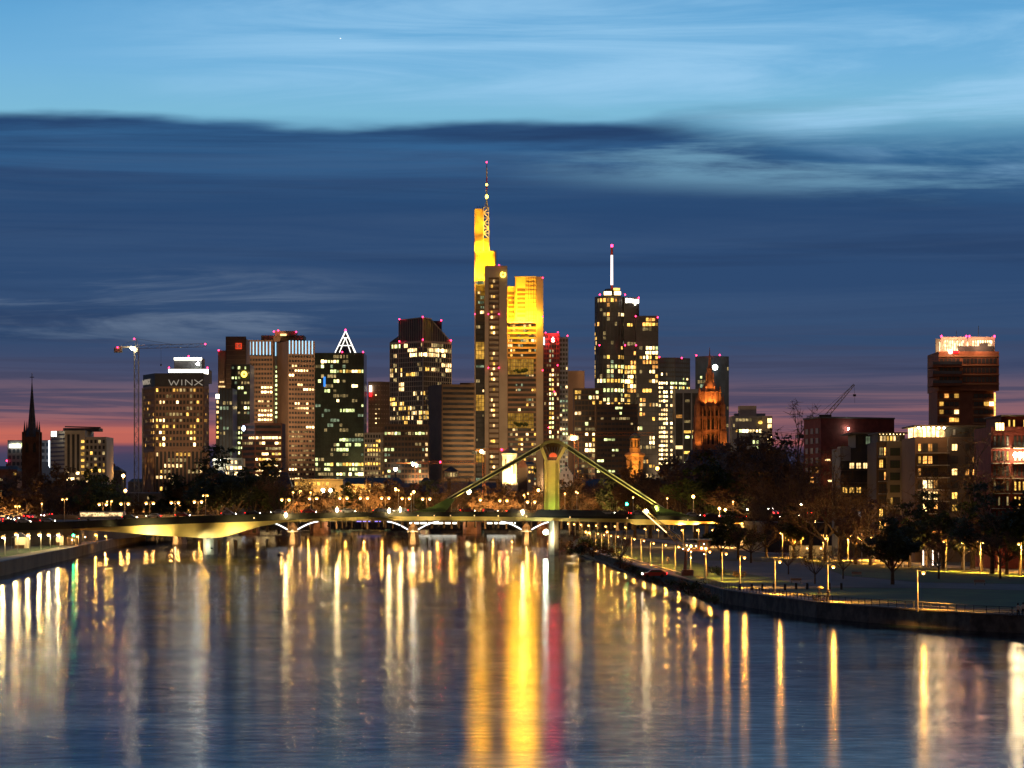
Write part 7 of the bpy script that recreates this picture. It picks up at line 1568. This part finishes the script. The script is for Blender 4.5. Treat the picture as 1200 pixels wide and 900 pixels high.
# barges / buoy
t = thing('buoy', (X(328, 786), 786, 0), 'small dark buoy floating before the second bridge pier', 'buoy')
q = MB(); q.lathe((X(328, 786), 786, -.3), [(.7, 0), (.9, .4), (.6, .8), (.15, 1.0)], 10); q.build('float', M['black'], t); q = MB(); q.tube((X(328, 786), 786, .6), (X(328, 786), 786, 2.2), .12, .06, 5); q.build('mast', M['black'], t)

t = tag(MB.build((lambda q: (q.ball((X(399, 20000), 20000, Z(45, 20000)), 5.5, 6, 0, .7), q)[1])(MB()), 'aircraft_light', emat('aircraft light', (.9, .95, 1), 1.5)), 'tiny white aircraft light high in the pale upper sky', 'aircraft light')
# ------------------------------------------------------------------ people
def person_mesh(joints, edges, mats_of, name='body'):
    me = bpy.data.meshes.new('skeleton'); names = list(joints); idx = {n_: i for i, n_ in enumerate(names)}
    me.from_pydata([joints[n_][0] for n_ in names], [(idx[a], idx[c]) for a, c in edges], [])
    ob = bpy.data.objects.new('skeleton', me); COL.objects.link(ob)
    sk = ob.modifiers.new('skin', 'SKIN'); ob.modifiers.new('sub', 'SUBSURF').levels = 1
    for i, n_ in enumerate(names): me.skin_vertices[0].data[i].radius = joints[n_][1]; me.skin_vertices[0].data[i].use_root = (n_ == 'pelvis')
    dg = bpy.context.evaluated_depsgraph_get(); out = bpy.data.meshes.new_from_object(ob.evaluated_get(dg)); bpy.data.objects.remove(ob)
    ms = list(dict.fromkeys(mats_of.values())); out.materials.clear()
    for m_ in ms: out.materials.append(m_)
    ctr = {n_: Vector(joints[n_][0]) for n_ in names}
    for p_ in out.polygons:
        near = min(names, key=lambda n_: (ctr[n_] - p_.center).length - joints[n_][1][0]); p_.material_index = ms.index(mats_of.get(near, ms[0])); p_.use_smooth = True
    return out
def person(loc, rz, pose, top, legs, hair, label, group=None, haircol=None):
    J = {}; r_ = lambda a, b_=None: (a, b_ or a)
    if pose == 'stand':
        J = {'pelvis': ((0, 0, .95), r_(.15, .11)), 'waist': ((0, 0, 1.1), r_(.14, .10)), 'chest': ((0, 0, 1.32), r_(.17, .12)), 'neck': ((0, 0, 1.5), r_(.055)), 'head': ((0, -.01, 1.62), r_(.085, .10)), 'crown': ((0, 0, 1.73), r_(.06)),
             'hipl': ((-.10, 0, .88), r_(.10)), 'kneel': ((-.12, -.02, .5), r_(.065)), 'anklel': ((-.13, .02, .10), r_(.042)), 'toel': ((-.14, -.13, .04), r_(.04)), 'hipr': ((.10, 0, .88), r_(.10)), 'kneer': ((.13, -.06, .5), r_(.065)), 'ankler': ((.14, .02, .10), r_(.042)), 'toer': ((.15, -.13, .04), r_(.04)),
             'shl': ((-.20, 0, 1.42), r_(.065)), 'ell': ((-.27, .02, 1.16), r_(.045)), 'wrl': ((-.20, -.17, 1.02), r_(.03)), 'hal': ((-.17, -.24, 1.0), r_(.035)), 'shr': ((.20, 0, 1.42), r_(.065)), 'elr': ((.30, -.04, 1.18), r_(.045)), 'wrr': ((.27, -.24, 1.12), r_(.03)), 'har': ((.25, -.32, 1.12), r_(.035))}
    else:
        J = {'pelvis': ((0, 0, .22), r_(.16, .12)), 'waist': ((0, .02, .38), r_(.14, .10)), 'chest': ((0, -.02, .60), r_(.17, .12)), 'neck': ((0, -.04, .78), r_(.055)), 'head': ((0, -.07, .90), r_(.085, .10)), 'crown': ((0, -.06, 1.0), r_(.06)),
             'hipl': ((-.11, -.05, .18), r_(.10)), 'kneel': ((-.16, -.42, .45), r_(.065)), 'anklel': ((-.16, -.68, .10), r_(.042)), 'toel': ((-.17, -.82, .05), r_(.04)), 'hipr': ((.11, -.05, .18), r_(.10)), 'kneer': ((.22, -.45, .40), r_(.065)), 'ankler': ((.20, -.75, .10), r_(.042)), 'toer': ((.2, -.9, .05), r_(.04)),
             'shl': ((-.20, -.02, .70), r_(.065)), 'ell': ((-.26, -.14, .48), r_(.045)), 'wrl': ((-.18, -.36, .5), r_(.03)), 'hal': ((-.15, -.43, .5), r_(.035)), 'shr': ((.20, -.02, .70), r_(.065)), 'elr': ((.26, -.14, .48), r_(.045)), 'wrr': ((.20, -.38, .46), r_(.03)), 'har': ((.18, -.45, .46), r_(.035))}
    Ed = [('pelvis', 'waist'), ('waist', 'chest'), ('chest', 'neck'), ('neck', 'head'), ('head', 'crown')]
    for s_ in 'lr': Ed += [('pelvis', 'hip' + s_), ('hip' + s_, 'knee' + s_), ('knee' + s_, 'ankle' + s_), ('ankle' + s_, 'toe' + s_), ('chest', 'sh' + s_), ('sh' + s_, 'el' + s_), ('el' + s_, 'wr' + s_), ('wr' + s_, 'ha' + s_)]
    mo = {n_: top for n_ in J}
    for n_ in J:
        if n_[:3] in ('hip', 'kne', 'ank', 'pel'): mo[n_] = legs
        if n_[:3] == 'toe': mo[n_] = M['black']
        if n_ in ('head', 'crown', 'neck', 'hal', 'har', 'wrl', 'wrr'): mo[n_] = M['skin']
    t = thing('person', loc, label, 'person', group, rz)
    o = bpy.data.objects.new('body', person_mesh(J, Ed, mo)); COL.objects.link(o); o.parent = t
    hd = Vector(J['head'][0])
    q = MB(); q.lathe(hd + Vector((0, .02, -.02)), [(.10, -.02), (.125, .06), (.115, .13), (.06, .185), (.01, .2)], 10, sy=1.1); h_ = q.build('hair', hair); h_.parent = t
    q = MB(); q.add([hd + Vector((-.018, -.105, -.03)), hd + Vector((.018, -.105, -.03)), hd + Vector((0, -.15, -.035)), hd + Vector((0, -.1, .03))], [(0, 1, 2), (1, 3, 2), (3, 0, 2)]); n_ = q.build('nose', M['skin']); n_.parent = t
    for s_ in (-1, 1):
        q = MB(); q.ball(hd + Vector((s_ * .035, -.10, .015)), .014, 5); e_ = q.build('eye', M['black']); e_.parent = t
        hn = Vector(J['ha' + ('l' if s_ < 0 else 'r')][0]); wr_ = Vector(J['wr' + ('l' if s_ < 0 else 'r')][0]); dv = (hn - wr_).normalized(); q = MB()
        for f_ in range(4):
            b0 = hn + dv * .02 + Vector((.018 * (f_ - 1.5), 0, 0)); L_ = (.06, .072, .067, .05)[f_]; q.tube(b0, b0 + dv * L_ * .6, .009, .008, 5); q.tube(b0 + dv * L_ * .6, b0 + dv * L_ + Vector((0, 0, -.02)), .008, .006, 5)
        q.tube(hn - dv * .03, hn - dv * .0 + Vector((-s_ * .05, 0, .01)), .011, .008, 5); g_ = q.build('fingers', M['skin']); g_.name = 'finger_set'; g_.parent = t
    return t
yl = mat('pale yellow cloth', (.62, .52, .26), .8); wt = mat('cream sweater', (.68, .6, .48), .85); dn = mat('dark trousers', (.03, .03, .04), .85); dj = mat('dark jacket', (.04, .045, .06), .8)
fair = mat('fair hair', (.45, .3, .12), .7); dh = mat('dark hair', (.03, .02, .012), .7)
def pp(px, py): d = D(py, ZB); return (X(px, d), d, ZB + .025)
person(pp(960, 706.5), .3, 'stand', yl, dn, fair, 'person in a pale yellow top standing by the quay railing under the lamp', 'people on the promenade')
person(pp(954, 706), .9, 'sit', dj, dn, fair, 'person in a dark jacket sitting on the path beside the one in yellow', 'people on the promenade')
person(pp(967, 707), -1.2, 'sit', wt, dn, dh, 'person in a pale sweater sitting on the path facing the one in yellow', 'people on the promenade')
person(pp(970.5, 706), 2.6, 'stand', dj, dn, dh, 'person in dark clothes with grey hair standing at the edge of the seated group', 'people on the promenade')
person(pp(1193, 725), .5, 'stand', wt, dn, dh, 'person in a cream sweater standing with arms bent beside a bicycle', 'people by the frame edge')
person(pp(1199, 724), -.6, 'stand', wt, dn, dh, 'person in a pale top at the very edge of the picture', 'people by the frame edge')
person(pp(783, 662), 0, 'stand', dj, dn, dh, 'lone person in dark clothes standing beside the red parked car', 'x'); 
def bicycle(px, py, label, rz):
    x_, d, z_ = pp(px, py); t = thing('bicycle', (x_, d, z_), label, 'bicycle', None, rz)
    for sx in (-.52, .52):
        q = MB()
        for k in range(18):
            a0, a1 = 2 * math.pi * k / 18, 2 * math.pi * (k + 1) / 18; q.tube((sx + .33 * math.cos(a0), 0, .34 + .33 * math.sin(a0)), (sx + .33 * math.cos(a1), 0, .34 + .33 * math.sin(a1)), .018, n=4)
        for k in range(6): a0 = math.pi * k / 6; q.tube((sx - .32 * math.cos(a0), 0, .34 - .32 * math.sin(a0)), (sx + .32 * math.cos(a0), 0, .34 + .32 * math.sin(a0)), .004, n=3)
        w__ = q.build('wheel', M['black']); w__.parent = t
    q = MB(); P_ = dict(r=(-.52, 0, .34), s=(-.18, 0, .85), b=(-.1, 0, .32), h=(.38, 0, .88), f=(.52, 0, .34))
    for a, c in (('r', 's'), ('r', 'b'), ('b', 's'), ('b', 'h'), ('s', 'h'), ('h', 'f')): q.tube(P_[a], P_[c], .02, n=5)
    o = q.build('frame', M['steel']); o.parent = t
    q = MB(); q.box(-.3, -.06, -.06, .06, .90, .95); o = q.build('saddle', M['black']); o.parent = t
    q = MB(); q.tube((.36, 0, .88), (.34, 0, 1.0), .018, n=5); q.tube((.34, -.26, 1.0), (.34, .26, 1.0), .015, n=5); o = q.build('handlebar', M['steel']); o.parent = t
bicycle(1186, 724.5, 'bicycle standing beside the person in the cream sweater', .2); bicycle(964, 704, 'bicycle leaning behind the seated group on the promenade', -.1)
d_ = D(706, ZB); t = thing('parasol', (X(961, d_ + .6), d_ + .6, ZB), 'small yellow-lit paper umbrella held open above the seated group', 'umbrella')
q = MB(); q.lathe((X(961, d_ + .6), d_ + .6, 0), [(.48, ZB + 1.92), (.40, ZB + 2.06), (.2, ZB + 2.17), (.02, ZB + 2.2)], 12); q.build('canopy', yl, t); q = MB(); q.tube((X(961, d_ + .6), d_ + .6, ZB), (X(961, d_ + .6), d_ + .6, ZB + 2.15), .02, n=5); q.build('pole', M['steel_dk'], t)

k_ = 0  # low lamps added to brighten the trees and fronts behind them
for (x0, x1, n__, d, z0_, pw_) in ((330, 655, 15, 1232, 5, 2600), (-10, 130, 7, 1000, 3, 2400), (150, 320, 5, 1165, 3.5, 1200), (668, 800, 6, 1140, 4.5, 3000), (792, 935, 8, 800, ZB, 2600), (950, 1190, 6, 480, ZB, 1300)):
    for i in range(n__):
        px = x0 + (x1 - x0) * (i + .5) / n__; dd_ = d if d != 480 else 505 + (1200 - px) * .42
        street_lamp(px, HY - (z0_ + 5.5 - H) / dd_ * F, dd_, z0_, f'{nth(k_)} added low lamp lighting the tree rows, counting from the old town quay onwards', 'added low lamps lighting the tree rows', 'lamp', .24, power=pw_ * .7, back=pw_ * (36 if 780 < dd_ < 830 else 9 if dd_ > 700 else 6)); k_ += 1

# ------------------------------------------------------------------ unseen lamps added in the banking district to light the tower fronts
CF = [(60, 1420, 1485, 530, 8000, 'pale office block'), (205, 1530, 1600, 480, 60000, 'construction tower'), (272, 2080, 2250, 440, 330000, 'stepped brown tower'), (305, 2180, 2350, 430, 380000, 'brown twin towers'), (352, 2170, 2340, 430, 420000, 'blank-flanked twin tower'), (308, 1880, 1950, 530, 50000, 'squat brown bank'),
      (398, 1980, 2100, 500, 60000, 'pyramid tower'), (440, 2060, 2180, 480, 110000, 'plain brown tower'), (438, 1900, 1960, 530, 26000, 'slim pale office building'), (493, 1830, 1980, 470, 130000, 'chamfered tower'), (476, 1780, 1850, 530, 24000, 'wide dark office block'), (536, 1800, 1895, 510, 10000, 'dark slab tower'),
      (578, 1830, 2000, 450, 150000, 'tallest tower'), (612, 1830, 2000, 450, 120000, 'tallest tower'), (590, 1800, 2000, 370, 120000, 'tallest tower'), (648, 1990, 2120, 450, 110000, 'savings bank tower'), (675, 2080, 2200, 480, 110000, 'plain brown tower end'), (722, 1860, 1940, 510, 20000, 'dull brown office slab'), (805, 1920, 2000, 500, 40000, 'grey framed building'), (880, 1820, 1900, 505, 26000, 'office block with a rooftop box'), (718, 2010, 2150, 430, 260000, 'round-fronted high-rise'), (758, 2010, 2145, 440, 200000, 'dark square tower'), (786, 2110, 2250, 470, 200000, 'blue glass tower'), (835, 2160, 2290, 460, 200000, 'tower behind the cathedral'), (284, 1990, 2120, 480, 110000, 'ring logo tower'), (263, 1960, 2060, 490, 70000, 'blue-black glass tower')]
cnt_ = {}
for i, (px, dl, dt, ty, pw, lb) in enumerate(CF):
    l = Vector((X(px, dl), dl, GROUND + 9)); cnt_[lb] = cnt_.get(lb, 0) + 1
    t = thing('street_lamp', (l.x, l.y, GROUND), f'added warm fill lamp at the foot of the {lb}' + ('' if cnt_[lb] == 1 else f', {nth(cnt_[lb] - 1)} of three'), 'street lamp', 'added fill lamps of the banking district')
    q = MB(); q.tube((l.x, l.y, GROUND), l - Vector((0, 0, .3)), .2, .12, 6); q.build('pole', M['steel'], t); q = MB(); q.box(l.x - .6, l.x + .6, l.y - .5, l.y + .1, l.z - .3, l.z + .3); q.build('lamp_head', M['steel_dk'], t)
    lamp('SPOT', l + Vector((0, .6, .4)), pw * 1.6, (1, .62, .30), t, (X(px, dt), dt, Z(ty, dt)), 58, .8, 2.5)
